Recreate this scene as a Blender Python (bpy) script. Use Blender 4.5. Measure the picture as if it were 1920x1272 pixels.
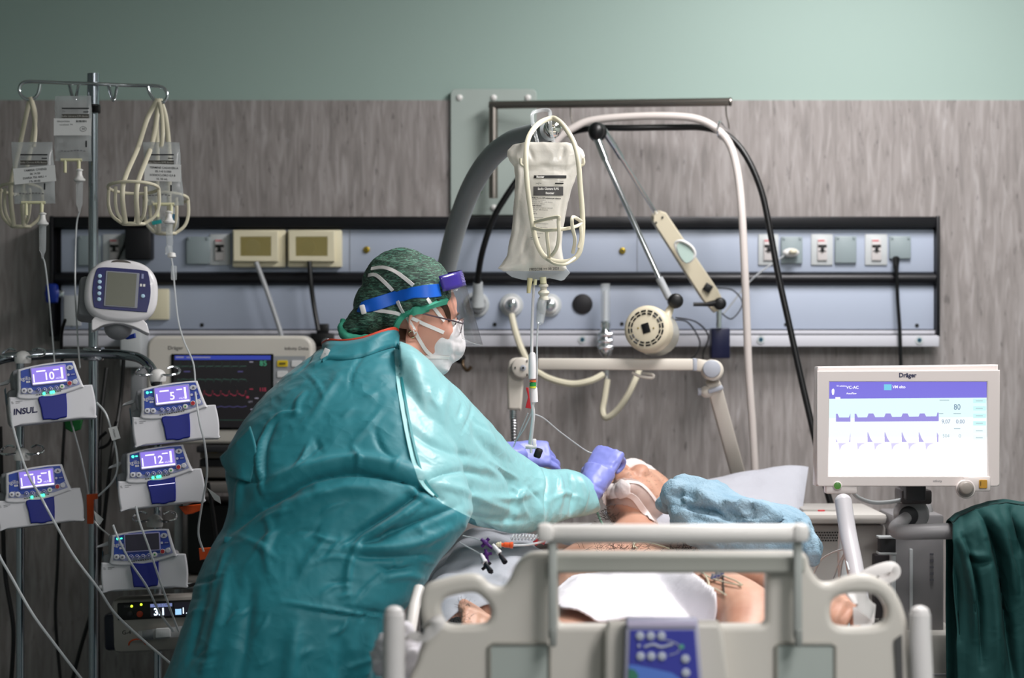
import bpy, bmesh, math, random
import numpy as np
from mathutils import Vector, Matrix, noise
from mathutils.bvhtree import BVHTree
random.seed(7)
for o in list(bpy.data.objects): bpy.data.objects.remove(o)
SC = bpy.context.scene
COL = SC.collection
F = 4220.0; HC = 1.45
PI = math.pi
# ---------------------------------------------------------------- camera, world, light, exposure
cam_d = bpy.data.cameras.new('camera'); cam = bpy.data.objects.new('camera', cam_d); COL.objects.link(cam)
cam.location = (0, 0, HC); cam.rotation_euler = (PI/2, 0, 0)
cam_d.sensor_width = 36; cam_d.lens = F/1920*36; cam_d.clip_start = .05
cam_d.dof.use_dof = True; cam_d.dof.focus_distance = 5.2; cam_d.dof.aperture_fstop = 2.5
SC.camera = cam
SC.view_settings.view_transform = 'Standard'; SC.view_settings.look = 'None'
SC.view_settings.exposure = 0.15; SC.view_settings.gamma = 1; SC.view_settings.use_curve_mapping = False
wd = bpy.data.worlds.new('world'); SC.world = wd; wd.use_nodes = True
wd.node_tree.nodes['Background'].inputs[0].default_value = (.8, .9, 1, 1)
wd.node_tree.nodes['Background'].inputs[1].default_value = .05
# lamps of the ceiling fittings built further down; the last two are added fill
LIGHTS = [(1.0, 5.1, 60), (1.9, 1.2, 52), (1.2, 2.6, 34), (.7, .2, 22)]
for lx, ly, pw in LIGHTS:
    ld = bpy.data.lights.new('ceiling_lamp', 'AREA'); ld.shape = 'RECTANGLE'; ld.size = .6; ld.size_y = 1.2
    ld.energy = pw; ld.color = (1.0, .97, .955)
    lo = bpy.data.objects.new('ceiling_lamp', ld); COL.objects.link(lo); lo.location = (lx, ly, 2.93)

# ---------------------------------------------------------------- helpers
def lin(c):
    c = c.lstrip('#'); r = []
    for i in (0, 2, 4):
        v = int(c[i:i+2], 16)/255
        r.append(v/12.92 if v <= .04045 else ((v+.055)/1.055)**2.4)
    return (*r, 1)
MATS = {}
def mat(name, colr, rough=.5, metal=0, emit=0, trans=0, alpha=1, bump=None, sheen=0, coat=0, sss=0, ior=1.45, var=None):
    if name in MATS: return MATS[name]
    m = bpy.data.materials.new(name); m.use_nodes = True; nt = m.node_tree; b = nt.nodes['Principled BSDF']
    c = lin(colr) if isinstance(colr, str) else colr
    b.inputs['Base Color'].default_value = c; b.inputs['Roughness'].default_value = rough; b.inputs['Metallic'].default_value = metal
    b.inputs['IOR'].default_value = ior
    if emit:
        b.inputs['Emission Color'].default_value = c; b.inputs['Emission Strength'].default_value = emit; b.inputs['Base Color'].default_value = (.02, .02, .02, 1)
    if trans: b.inputs['Transmission Weight'].default_value = trans
    if alpha < 1: b.inputs['Alpha'].default_value = alpha
    if sheen: b.inputs['Sheen Weight'].default_value = sheen
    if coat: b.inputs['Coat Weight'].default_value = coat
    if sss: b.inputs['Subsurface Weight'].default_value = sss; b.inputs['Subsurface Radius'].default_value = (.02, .008, .004); b.inputs['Subsurface Scale'].default_value = .5
    N = nt.nodes; L = nt.links
    tc = None
    if bump or var: tc = N.new('ShaderNodeTexCoord')
    if var:   # (scale vector, second colour, amount, detail)
        mp = N.new('ShaderNodeMapping'); mp.inputs['Scale'].default_value = var[0]; L.new(tc.outputs['Object'], mp.inputs[0])
        nz = N.new('ShaderNodeTexNoise'); nz.inputs['Scale'].default_value = 1; nz.inputs['Detail'].default_value = var[3] if len(var) > 3 else 4
        L.new(mp.outputs[0], nz.inputs[0])
        cr_ = N.new('ShaderNodeValToRGB'); cr_.color_ramp.elements[0].position = .35; cr_.color_ramp.elements[1].position = .35+var[2]
        cr_.color_ramp.elements[0].color = lin(var[1]); cr_.color_ramp.elements[1].color = c
        L.new(nz.outputs[0], cr_.inputs[0]); L.new(cr_.outputs[0], b.inputs['Base Color'])
    if bump:  # (scale, strength, distance)
        nz = N.new('ShaderNodeTexNoise'); nz.inputs['Scale'].default_value = bump[0]; nz.inputs['Detail'].default_value = 5
        L.new(tc.outputs['Object'], nz.inputs[0]); bp = N.new('ShaderNodeBump'); bp.inputs['Strength'].default_value = bump[1]
        bp.inputs['Distance'].default_value = bump[2]; L.new(nz.outputs[0], bp.inputs['Height']); L.new(bp.outputs[0], b.inputs['Normal'])
    MATS[name] = m; return m
def clear_mat(name, colr='#ffffff', clear=.85, rough=.05, gloss=.5):
    """thin clear plastic film: mostly see-through with glossy reflections at glancing angles"""
    if name in MATS: return MATS[name]
    m = bpy.data.materials.new(name); m.use_nodes = True; nt = m.node_tree; N = nt.nodes; L = nt.links; N.clear()
    out = N.new('ShaderNodeOutputMaterial'); mx = N.new('ShaderNodeMixShader'); m2 = N.new('ShaderNodeMixShader'); tr = N.new('ShaderNodeBsdfTransparent')
    pb = N.new('ShaderNodeBsdfPrincipled'); pb.inputs['Base Color'].default_value = lin(colr); pb.inputs['Roughness'].default_value = max(rough, .2)
    gb = N.new('ShaderNodeBsdfGlossy'); gb.inputs['Roughness'].default_value = rough; gb.inputs['Color'].default_value = (gloss, gloss, gloss, 1)
    lw = N.new('ShaderNodeLayerWeight'); lw.inputs[0].default_value = .35; mr = N.new('ShaderNodeMath'); mr.operation = 'MULTIPLY'; mr.inputs[1].default_value = .28
    mx.inputs[0].default_value = 1-clear; L.new(tr.outputs[0], mx.inputs[1]); L.new(pb.outputs[0], mx.inputs[2])
    L.new(lw.outputs[0], mr.inputs[0]); L.new(mr.outputs[0], m2.inputs[0]); L.new(mx.outputs[0], m2.inputs[1]); L.new(gb.outputs[0], m2.inputs[2])
    L.new(m2.outputs[0], out.inputs[0]); MATS[name] = m; return m

def P(px, py, d): return Vector(((px-960)/F*d, d, HC-(py-636)/F*d))
def PP(l): return [P(*q) for q in l]
def px2m(px, d): return px/F*d
WM = {}
def wm(o): return WM.get(o.name, Matrix.Identity(4))
def thing(name, label, cat, loc=(0, 0, 0), rot=None, group=None):
    o = bpy.data.objects.new(name, None); COL.objects.link(o); o.empty_display_size = .05
    M = Matrix.Translation(Vector(loc)) @ (rot.to_4x4() if rot is not None else Matrix.Identity(4))
    o.matrix_basis = M; WM[o.name] = M
    o['label'] = label; o['category'] = cat
    if group: o['group'] = group
    return o
def tag(o, label, cat, group=None, kind=None):
    o['label'] = label; o['category'] = cat
    if group: o['group'] = group
    if kind: o['kind'] = kind
    return o
def link(name, me, parent=None, world=True):
    o = bpy.data.objects.new(name, me); COL.objects.link(o); M = Matrix.Identity(4)
    if parent is not None:
        o.parent = parent
        if world: o.matrix_basis = wm(parent).inverted()
        else: M = wm(parent).copy()
    WM[o.name] = M
    return o
def rotm(rx=0, ry=0, rz=0):
    return Matrix.Rotation(math.radians(rz), 3, 'Z') @ Matrix.Rotation(math.radians(ry), 3, 'Y') @ Matrix.Rotation(math.radians(rx), 3, 'X')
def cr(pts, n=8, closed=False):
    """Catmull-Rom through the points"""
    pts = [Vector(p) for p in pts]; k = len(pts)
    if k < 3 and not closed: 
        return [pts[0].lerp(pts[-1], i/n) for i in range(n+1)]
    out = []
    segs = k if closed else k-1
    for i in range(segs):
        if closed: a, b, c, d = pts[(i-1) % k], pts[i], pts[(i+1) % k], pts[(i+2) % k]
        else: a = pts[max(i-1, 0)]; b = pts[i]; c = pts[i+1]; d = pts[min(i+2, k-1)]
        for j in range(n):
            t = j/n
            out.append(.5*((2*b)+(-a+c)*t+(2*a-5*b+4*c-d)*t*t+(-a+3*b-3*c+d)*t**3))
    if not closed: out.append(pts[-1])
    return out
def interp(x, xs, ys): return float(np.interp(x, xs, ys))
class MB:
    def __init__(s): s.v = []; s.f = []; s.m = []; s.mats = []
    def mi(s, m):
        if m not in s.mats: s.mats.append(m)
        return s.mats.index(m)
    def add(s, vs, fs, m=None, M=None):
        o = len(s.v); k = s.mi(m)
        if M is not None: vs = [M @ Vector(v) for v in vs]
        s.v += [tuple(v) for v in vs]; s.f += [[i+o for i in f] for f in fs]; s.m += [k]*len(fs)
        return s
    def box(s, c, size, m=None, bev=0, M=None, seg=2, rot=None):
        bm = bmesh.new(); bmesh.ops.create_cube(bm, size=1)
        for v in bm.verts: v.co = Vector((v.co.x*size[0], v.co.y*size[1], v.co.z*size[2]))
        if bev: bmesh.ops.bevel(bm, geom=bm.edges[:], offset=min(bev, min(size)*.49), segments=seg, affect='EDGES', profile=.5)
        R = rot if rot is not None else Matrix.Identity(3)
        bm.verts.index_update()
        vs = [Vector(c)+R @ v.co for v in bm.verts]; fs = [[v.index for v in f.verts] for f in bm.faces]; bm.free()
        return s.add(vs, fs, m, M)
    def tube(s, pts, r, m=None, n=10, closed=False, M=None, flat=None, caps=True):
        pts = [Vector(p) for p in pts]; k = len(pts)
        if k < 2: return s
        rs = r if isinstance(r, (list, tuple)) else [r]*k
        if len(rs) != k: rs = [interp(i/(k-1), np.linspace(0, 1, len(rs)), rs) for i in range(k)]
        vs = []; fs = []; up = None
        for i in range(k):
            if closed: t = pts[(i+1) % k]-pts[i-1]
            else: t = pts[min(i+1, k-1)]-pts[max(i-1, 0)]
            if t.length < 1e-9: t = Vector((0, 0, 1))
            t.normalize()
            if up is None:
                up = Vector((0, -1, 0)) if flat is not None else (Vector((0, 0, 1)) if abs(t.z) < .9 else Vector((1, 0, 0)))
            if flat is not None: up = Vector(flat[0])
            u = (up-t*up.dot(t))
            if u.length < 1e-6: u = t.orthogonal()
            u.normalize(); w = t.cross(u); up = u
            a = rs[i]; b = rs[i]
            if flat is not None: a = flat[1]          # thickness along 'up', rs = half width
            for j in range(n):
                an = 2*PI*j/n
                if flat is not None and n == 4:
                    ca = (1, -1, -1, 1)[j]; sa = (1, 1, -1, -1)[j]; vs.append(pts[i]+u*a*ca+w*b*sa)
                else: vs.append(pts[i]+u*a*math.cos(an)+w*b*math.sin(an))
        for i in range(k if closed else k-1):
            for j in range(n):
                a0 = i*n+j; a1 = i*n+(j+1) % n; b0 = ((i+1) % k)*n+j; b1 = ((i+1) % k)*n+(j+1) % n
                fs.append([a0, a1, b1, b0])
        if caps and not closed:
            fs.append(list(range(n))[::-1]); fs.append([(k-1)*n+j for j in range(n)])
        return s.add(vs, fs, m, M)
    def cyl(s, a, b, r, m=None, n=24, r2=None, M=None): return s.tube([a, b], [r, r if r2 is None else r2], m, n, M=M)
    def disc(s, c, r, axis, h, m=None, n=28, bev=0, M=None):
        a = Vector(axis).normalized(); c = Vector(c)
        if bev: return s.tube([c, c+a*1e-5, c+a*(h-bev), c+a*(h-bev*.3), c+a*h], [r*.98, r, r, r-bev*.4, r-bev], m, n, M=M)
        return s.tube([c, c+a*h], r, m, n, M=M)
    def lathe(s, prof, base, axis=(0, 0, 1), m=None, n=28, M=None):
        a = Vector(axis).normalized(); return s.tube([Vector(base)+a*(h+1e-6*i) for i, (r, h) in enumerate(prof)], [max(r, 1e-5) for r, h in prof], m, n, M=M)
    def ell(s, c, r, m=None, M=None, R=None, nu=20, nv=14):
        vs = []; fs = []; R = R or Matrix.Identity(3); c = Vector(c)
        if isinstance(r, (int, float)): r = (r, r, r)
        for i in range(nv+1):
            th = PI*i/nv
            for j in range(nu):
                ph = 2*PI*j/nu
                vs.append(c+R @ Vector((r[0]*math.sin(th)*math.cos(ph), r[1]*math.sin(th)*math.sin(ph), r[2]*math.cos(th))))
        for i in range(nv):
            for j in range(nu):
                q = [i*nu+j, (i+1)*nu+j, (i+1)*nu+(j+1) % nu, i*nu+(j+1) % nu]
                if i == 0: q = [j, nu+j, nu+(j+1) % nu]; 
                if i == nv-1: q = [i*nu+j, (i+1)*nu, i*nu+(j+1) % nu]
                if i == 0: q = [0, nu+j, nu+(j+1) % nu]
                fs.append(q)
        return s.add(vs, fs, m, M)
    def loft(s, rings, m=None, cap=True, M=None, closed=False):
        n = len(rings[0]); vs = [v for r in rings for v in r]; fs = []
        k = len(rings)
        for i in range(k if closed else k-1):
            for j in range(n): fs.append([i*n+j, i*n+(j+1) % n, ((i+1) % k)*n+(j+1) % n, ((i+1) % k)*n+j])
        if cap and not closed: fs.append(list(range(n))[::-1]); fs.append([(k-1)*n+j for j in range(n)])
        return s.add(vs, fs, m, M)
    def grid(s, fn, nu, nv, m=None, M=None):
        vs = [fn(i/nu, j/nv) for j in range(nv+1) for i in range(nu+1)]
        fs = [[j*(nu+1)+i, j*(nu+1)+i+1, (j+1)*(nu+1)+i+1, (j+1)*(nu+1)+i] for j in range(nv) for i in range(nu)]
        return s.add(vs, fs, m, M)
    def plate(s, outer, holes=(), th=.01, m=None, bev=0, M=None, seg=2):
        """2-D outline (x, z) with holes, thickness th along +y (front face at y=0)"""
        cu = bpy.data.curves.new('t', 'CURVE'); cu.dimensions = '2D'; cu.fill_mode = 'BOTH'
        for poly in [outer]+list(holes):
            sp = cu.splines.new('POLY'); sp.points.add(len(poly)-1); sp.use_cyclic_u = True
            for i, q in enumerate(poly): sp.points[i].co = (q[0], q[1], 0, 1)
        cu.extrude = max(th/2-bev, 1e-5); cu.bevel_depth = bev; cu.bevel_resolution = seg; cu.offset = -bev
        ob = bpy.data.objects.new('t', cu); me = ob.to_mesh()
        vs = [Vector((v.co.x, th/2-v.co.z, v.co.y)) for v in me.vertices]; fs = [list(p.vertices) for p in me.polygons]
        s.add(vs, fs, m, M); ob.to_mesh_clear(); bpy.data.objects.remove(ob); bpy.data.curves.remove(cu); return s
    def flat(s, poly, y, m=None, M=None):
        """flat polygon (x,z) at y, facing -y"""
        return s.add([Vector((q[0], y, q[1])) for q in poly], [list(range(len(poly)))], m, M)
    def rect(s, x0, z0, x1, z1, y, m=None, M=None): return s.flat([(x0, z0), (x1, z0), (x1, z1), (x0, z1)], y, m, M)
    def text(s, body, size, x, z, y, m=None, M=None, align='CENTER', sx=1, bold=0, mirror=False, shear=0, R=None):
        cu = bpy.data.curves.new('t', 'FONT'); cu.body = body; cu.size = size; cu.align_x = align; cu.align_y = 'CENTER'; cu.offset = bold; cu.shear = shear
        cu.resolution_u = 3
        ob = bpy.data.objects.new('t', cu); me = ob.to_mesh()
        k = -sx if mirror else sx
        vs = [Vector((v.co.x*k, 0, v.co.y)) for v in me.vertices]
        if R is not None: vs = [R @ v for v in vs]
        vs = [Vector((x, y, z))+v for v in vs]
        fs = [list(p.vertices) for p in me.polygons]
        s.add(vs, fs, m, M); ob.to_mesh_clear(); bpy.data.objects.remove(ob); bpy.data.curves.remove(cu); return s
    def mesh(s, name, smooth=True, ang=40):
        me = bpy.data.meshes.new(name); me.from_pydata(s.v, [], s.f)
        for m in s.mats: me.materials.append(m)
        me.polygons.foreach_set('material_index', s.m)
        me.update()
        bm = bmesh.new(); bm.from_mesh(me); bmesh.ops.recalc_face_normals(bm, faces=bm.faces[:]); bm.to_mesh(me); bm.free()
        if smooth:
            me.polygons.foreach_set('use_smooth', [True]*len(me.polygons)); me.set_sharp_from_angle(angle=math.radians(ang))
        me.update(); return me
    def build(s, name, parent=None, world=True, smooth=True, ang=40, kind=None, label=None):
        o = link(name, s.mesh(name, smooth, ang), parent, world)
        if kind: o['kind'] = kind
        if label: o['label'] = label
        return o
def arc(cx, cz, r, a0, a1, n=6, rz=None):
    rz = r if rz is None else rz
    return [(cx+r*math.cos(math.radians(a0+(a1-a0)*i/n)), cz+rz*math.sin(math.radians(a0+(a1-a0)*i/n))) for i in range(n+1)]
def rrect(x0, z0, x1, z1, r, n=4):
    return arc(x1-r, z0+r, r, -90, 0, n)+arc(x1-r, z1-r, r, 0, 90, n)+arc(x0+r, z1-r, r, 90, 180, n)+arc(x0+r, z0+r, r, 180, 270, n)
def smooth2(poly, n=5):
    return [(v.x, v.y) for v in cr([Vector((q[0], q[1], 0)) for q in poly], n, True)]
def ring(c, u, v, n=32, p=2.0):
    out = []
    for j in range(n):
        a = 2*PI*j/n; ca = math.cos(a); sa = math.sin(a)
        out.append(Vector(c)+Vector(u)*(math.copysign(abs(ca)**(2/p), ca))+Vector(v)*(math.copysign(abs(sa)**(2/p), sa)))
    return out
def fuse(mb, voxel=.005, smooth=4, dec=None):
    me = mb.mesh('t'); ob = bpy.data.objects.new('t', me); COL.objects.link(ob)
    r = ob.modifiers.new('r', 'REMESH'); r.mode = 'VOXEL'; r.voxel_size = voxel; r.use_smooth_shade = True
    if smooth: q = ob.modifiers.new('s', 'SMOOTH'); q.iterations = smooth; q.factor = .5
    dg = bpy.context.evaluated_depsgraph_get(); out = bpy.data.meshes.new_from_object(ob.evaluated_get(dg), depsgraph=dg)
    bpy.data.objects.remove(ob); out.materials.clear()
    for m in mb.mats: out.materials.append(m)
    return out
def get_np(me):
    n = len(me.vertices); co = np.empty(n*3, 'f'); me.vertices.foreach_get('co', co); nr = np.empty(n*3, 'f'); me.vertices.foreach_get('normal', nr)
    return co.reshape(-1, 3), nr.reshape(-1, 3)
def set_np(me, co): me.vertices.foreach_set('co', co.astype('f').ravel()); me.update()
def vpx(co): return 960+co[:, 0]/co[:, 1]*F, 636+(HC-co[:, 2])/co[:, 1]*F
def folds(me, lines, near=True, sharp=1.0, diry=False):
    """press real ridges and valleys into the cloth; each: (points, half width px, height m)"""
    co, nr = get_np(me); X, Y = vpx(co); disp = np.zeros(len(co))
    for pts, w, h in lines:
        pts = np.array([(v.x, v.y) for v in cr([Vector((a, b, 0)) for a, b in pts], 5)])
        seg = np.linalg.norm(np.diff(pts, axis=0), axis=1); L = np.concatenate([[0], np.cumsum(seg)]); T = L[-1]
        best = np.full(len(co), 1e9); bt = np.zeros(len(co))
        for i in range(len(pts)-1):
            a = pts[i]; b = pts[i+1]; ab = b-a; l2 = (ab**2).sum()+1e-9
            t = np.clip(((X-a[0])*ab[0]+(Y-a[1])*ab[1])/l2, 0, 1)
            d = np.hypot(X-a[0]-t*ab[0], Y-a[1]-t*ab[1]); k = d < best; best[k] = d[k]; bt[k] = (L[i]+t[k]*seg[i])/T
        env = np.sin(np.clip(bt, 0.02, .98)*PI)**.6
        disp += h*env*np.exp(-(best/w)**2*sharp)
    if diry:
        co[:, 1] -= disp; set_np(me, co); return
    if near: disp *= np.clip(-nr[:, 1]*2.2+.25, 0, 1)
    set_np(me, co+nr*disp[:, None])
def crumple(me, scale, amp, seed=0, ridged=True, stretch=(1, 1, 1)):
    co, nr = get_np(me); d = np.empty(len(co)); o = Vector((seed*3.1, seed*1.7, seed))
    for i, c in enumerate(co):
        q = Vector((c[0]*stretch[0], c[1]*stretch[1], c[2]*stretch[2]))*scale+o
        v = noise.noise(q)
        d[i] = (1-abs(v)*2.4) if ridged else v
    set_np(me, co+nr*(d*amp)[:, None])
def smooth_shade(me): me.polygons.foreach_set('use_smooth', [True]*len(me.polygons)); me.update(); return me
def bvh_of(objs):
    vs = []; fs = []
    for o in objs:
        me = o.data if hasattr(o, 'data') else o; k = len(vs)
        M = WM.get(o.name, Matrix.Identity(4)) if hasattr(o, 'data') else Matrix.Identity(4)
        vs += [M @ v.co for v in me.vertices]; fs += [[i+k for i in p.vertices] for p in me.polygons]
    return BVHTree.FromPolygons(vs, fs)
def cast(bv, px, py, default=5.2):
    o = Vector((0, 0, HC)); d = (P(px, py, 5)-o).normalized(); h = bv.ray_cast(o, d)
    if h[0] is None: return P(px, py, default), Vector((0, -1, 0))
    n = h[1]
    if n.dot(d) > 0: n = -n
    return h[0], n
def ribbon(mb, pts, nrm, w, th, m):
    """strip lying on a surface: centre points, surface normals, half width, thickness"""
    rings = []
    for i, p in enumerate(pts):
        t = (pts[min(i+1, len(pts)-1)]-pts[max(i-1, 0)]).normalized(); n = nrm[i]; b = t.cross(n).normalized(); n = b.cross(t).normalized()
        ww = w if not isinstance(w, (list, tuple)) else interp(i/(len(pts)-1), np.linspace(0, 1, len(w)), w)
        rings.append([p-b*ww-n*th, p+b*ww-n*th, p+b*ww*.92+n*th, p-b*ww*.92+n*th])
    mb.loft(rings, m)
def strap(mb, bv, px, w, th, m, n=8, lift=.001, default=5.1, it=3):
    q = cr([Vector((a, b, 0)) for a, b in px], n); hits = [cast(bv, v.x, v.y, default) for v in q]
    pts = [h[0]+h[1]*lift for h in hits]; nr = [h[1] for h in hits]
    for _ in range(it):
        pts = [pts[0]]+[(pts[i-1]+pts[i]*2+pts[i+1])/4 for i in range(1, len(pts)-1)]+[pts[-1]]
        nr = [nr[0]]+[((nr[i-1]+nr[i]*2+nr[i+1])/4).normalized() for i in range(1, len(nr)-1)]+[nr[-1]]
    ribbon(mb, pts, nr, w, th, m)
def copy_tree(o, parent=None):
    c = o.copy(); COL.objects.link(c); c.parent = parent
    for ch in [x for x in bpy.data.objects if x.parent == o]: copy_tree(ch, c)
    return c

# ---------------------------------------------------------------- materials
white = mat('white_plastic', '#e6e4e2', .35); offwhite = mat('offwhite_plastic', '#d5d0c6', .4); cream = mat('cream_plastic', '#d9d2bb', .4)
beige = mat('beige_plastic', '#cdc4b4', .4); greyp = mat('grey_plastic', '#9a9da1', .4); lgrey = mat('light_grey_plastic', '#bcc0c2', .4); dgrey = mat('dark_grey', '#2c2c2f', .5)
black = mat('black_plastic', '#0b0b0d', .4); blackg = mat('black_gloss', '#050506', .12); chrome = mat('chrome', '#dfe2e6', .1, 1); steel = mat('brushed_steel', '#98918b', .35, 1, bump=(60, .1, .001))
pole_m = mat('pole_steel', '#a5abb3', .16, 1); panel = mat('panel_enamel', '#a9b2c4', .38); panel2 = mat('rail_white', '#c3c3cb', .4)
navy = mat('navy_plastic', '#12173a', .4); blue = mat('pump_blue', '#1c2f9c', .35); dblue = mat('door_blue', '#0c1c86', .35); pblue = mat('panel_blue', '#2a48a8', .4)
darkmet = mat('dark_metal', '#17171b', .35, .3); rubber = mat('rubber_black', '#08080a', .35); ivory = mat('ivory_plastic', '#ddd5b9', .45)
orange = mat('orange_plastic', '#e0551a', .4); red = mat('red_plastic', '#b5202a', .4); green = mat('green_plastic', '#2f9a3f', .4); yellow = mat('yellow_plastic', '#e0c32a', .4)
teal_l = mat('teal_label', '#1d5a70', .4); wlabel = mat('white_label', '#dedede', .6); ink = mat('ink', '#1d1d22', .6); inkg = mat('ink_grey', '#66666a', .6); brass = mat('brass', '#b39a35', .35, .8)
clear = clear_mat('clear_film', '#dfe4e6', .8, .12); clearp = clear_mat('clear_rigid', '#e6ebee', .72, .06, .8); tubing = clear_mat('tubing_clear', '#d5d9dc', .35, .15, .8)
whosem = mat('white_hose', '#cfc6c2', .4); sheetm = mat('sheet_white', '#d6d6da', .8, bump=(35, .5, .006)); clothw = mat('cloth_white', '#e4e0e6', .8, bump=(30, .5, .006))
# ================================================================ ROOM
D = 6.5
def X(px, d=D): return (px-960)/F*d
def Z(py, d=D): return HC-(py-636)/F*d
def poly(pts, d=D): return [(X(a, d), Z(b, d)) for a, b in pts]
def clad_mat():
    m = bpy.data.materials.new('vinyl_cladding'); m.use_nodes = True; nt = m.node_tree; N = nt.nodes; L = nt.links; b = N['Principled BSDF']
    b.inputs['Roughness'].default_value = .55
    tc = N.new('ShaderNodeTexCoord')
    def nz(sc, det, dist=0):
        mp = N.new('ShaderNodeMapping'); mp.inputs['Scale'].default_value = sc; L.new(tc.outputs['Object'], mp.inputs[0])
        n = N.new('ShaderNodeTexNoise'); n.inputs['Scale'].default_value = 1; n.inputs['Detail'].default_value = det; n.inputs['Distortion'].default_value = dist
        L.new(mp.outputs[0], n.inputs[0]); return n
    a = nz((62, 5, 7.5), 6, .8); r1 = N.new('ShaderNodeValToRGB'); e = r1.color_ramp.elements
    e[0].position = .28; e[0].color = lin('#7d7775'); e[1].position = .72; e[1].color = lin('#a59f9e')
    m1 = r1.color_ramp.elements.new(.48); m1.color = lin('#8f8886')
    L.new(a.outputs[0], r1.inputs[0])
    c = nz((85, 5, 20), 3, .3); r2 = N.new('ShaderNodeValToRGB'); e = r2.color_ramp.elements
    e[0].position = .24; e[0].color = (.25, .24, .25, 1); e[1].position = .36; e[1].color = (1, 1, 1, 1); L.new(c.outputs[0], r2.inputs[0])
    mx = N.new('ShaderNodeMix'); mx.data_type = 'RGBA'; mx.blend_type = 'MULTIPLY'; mx.inputs[0].default_value = .6
    L.new(r1.outputs[0], mx.inputs[6]); L.new(r2.outputs[0], mx.inputs[7])
    g = nz((50, 5, 12), 3); r3 = N.new('ShaderNodeValToRGB'); e = r3.color_ramp.elements
    e[0].position = .68; e[0].color = (0, 0, 0, 1); e[1].position = .8; e[1].color = (1, 1, 1, 1); L.new(g.outputs[0], r3.inputs[0])
    m2 = N.new('ShaderNodeMix'); m2.data_type = 'RGBA'; L.new(mx.outputs[2], m2.inputs[6]); m2.inputs[7].default_value = lin('#b5b0b2')
    ml = N.new('ShaderNodeMath'); ml.operation = 'MULTIPLY'; ml.inputs[1].default_value = .45; L.new(r3.outputs[0], ml.inputs[0]); L.new(ml.outputs[0], m2.inputs[0])
    L.new(m2.outputs[2], b.inputs['Base Color'])
    return m
cladm = clad_mat(); wallg = mat('wall_green', '#97aca5', .6, bump=(90, .08, .002))
wallp = mat('wall_pale', '#b9c4be', .7); ceilm = mat('ceiling_white', '#d8d8d4', .8); floorm = mat('floor_vinyl', '#555a5f', .35, var=((6, 6, 6), '#4b5055', .2))
RX0, RX1, RY0, ZC = -2.3, 3.3, -1.6, 3.0
def struct(o): o['kind'] = 'structure'; return o
z_top = Z(188)
struct(MB().box(((RX0+RX1)/2, D+.06, ZC/2), (RX1-RX0+.2, .1, ZC), wallg).build('wall_back', smooth=False))
struct(MB().box(((RX0+RX1)/2, D+.006, z_top/2), (RX1-RX0, .012, z_top), cladm).build('trim_1', smooth=False))
struct(MB().box((RX0-.05, (RY0+D)/2, ZC/2), (.1, D-RY0, ZC), mat('wall_left_grey', '#7f8a86', .7)).build('wall_left', smooth=False))
struct(MB().box((RX1+.05, (RY0+D)/2, ZC/2), (.1, D-RY0, ZC), wallp).build('wall_right', smooth=False))
struct(MB().box(((RX0+RX1)/2, RY0-.05, ZC/2), (RX1-RX0, .1, ZC), wallp).build('wall_front', smooth=False))
struct(MB().box(((RX0+RX1)/2, (RY0+D)/2, -.05), (RX1-RX0+.2, D-RY0+.3, .1), floorm).build('floor', smooth=False))
struct(MB().box(((RX0+RX1)/2, (RY0+D)/2, ZC+.05), (RX1-RX0+.2, D-RY0+.3, .1), ceilm).build('ceiling', smooth=False))
diffuser = mat('diffuser', '#f4f8ff', .5, emit=2.0)
for i, (lx, ly, pw) in enumerate(LIGHTS):  # last two bodies go with the added fill lamps
    t = thing('ceiling_light', 'recessed fluorescent ceiling fitting, %s' % ['the one above the bed head', 'the one at front right', 'added to light the footboard front', 'added above the camera as front fill'][i], 'ceiling light', (lx, ly, ZC), group='ceiling fittings')
    MB().plate(rrect(lx-.33, -.63, lx+.33, .63, .01), [rrect(lx-.29, -.59, lx+.29, .59, .01)], .03, white, 0, Matrix.Translation((0, ly, 2.985)) @ Matrix.Rotation(PI/2, 4, 'X')).build('frame', t)
    MB().box((lx, ly, 2.985), (.58, 1.18, .01), diffuser).build('diffuser', t)

# ================================================================ BEDHEAD SERVICE PANEL (on the wall)
YP = 6.44                                # front of the panel
bp = thing('bedhead_panel', 'long white and black medical service panel mounted across the grey wall behind the bed', 'wall panel', (X(928), D, Z(650)))
def bx(mb, x0, y0, x1, y1, yf, yb, m, bev=.002, d=D): 
    return mb.box(((X(x0, d)+X(x1, d))/2, (yf+yb)/2, (Z(y0, d)+Z(y1, d))/2), (abs(X(x1, d)-X(x0, d)), abs(yb-yf), abs(Z(y0, d)-Z(y1, d))), m, bev)
bx(MB(), 107, 414, 1748, 640, YP+.012, D-.001, darkmet).build('back_box', bp)
bx(MB(), 122, 432, 1744, 512, YP, YP+.03, panel, .003).build('upper_panel', bp)
bx(MB(), 122, 536, 1744, 618, YP, YP+.03, panel, .003).build('lower_panel', bp)
m = bx(MB(), 105, 409, 1746, 430, YP-.022, YP+.03, darkmet, .004); m.build('top_trim', bp)
m = MB(); m.tube([(X(112), YP-.004, Z(524)), (X(1745), YP-.004, Z(524))], .0175, darkmet, 16); m.build('middle_rail', bp)
bx(MB(), 122, 620, 1750, 627, YP-.004, YP+.03, panel2, .001).build('ledge', bp)
bx(MB(), 300, 629, 1750, 650, YP-.03, YP-.012, panel2, .002).build('equipment_rail', bp)
bx(MB(), 122, 629, 300, 650, YP-.012, YP+.01, panel2, .002).build('ledge_front', bp)
for a, b in ((104, 111), (1745, 1752)): bx(MB(), a, 408, b, 632, YP-.03, D-.001, darkmet, .003).build('end_cap', bp)
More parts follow.
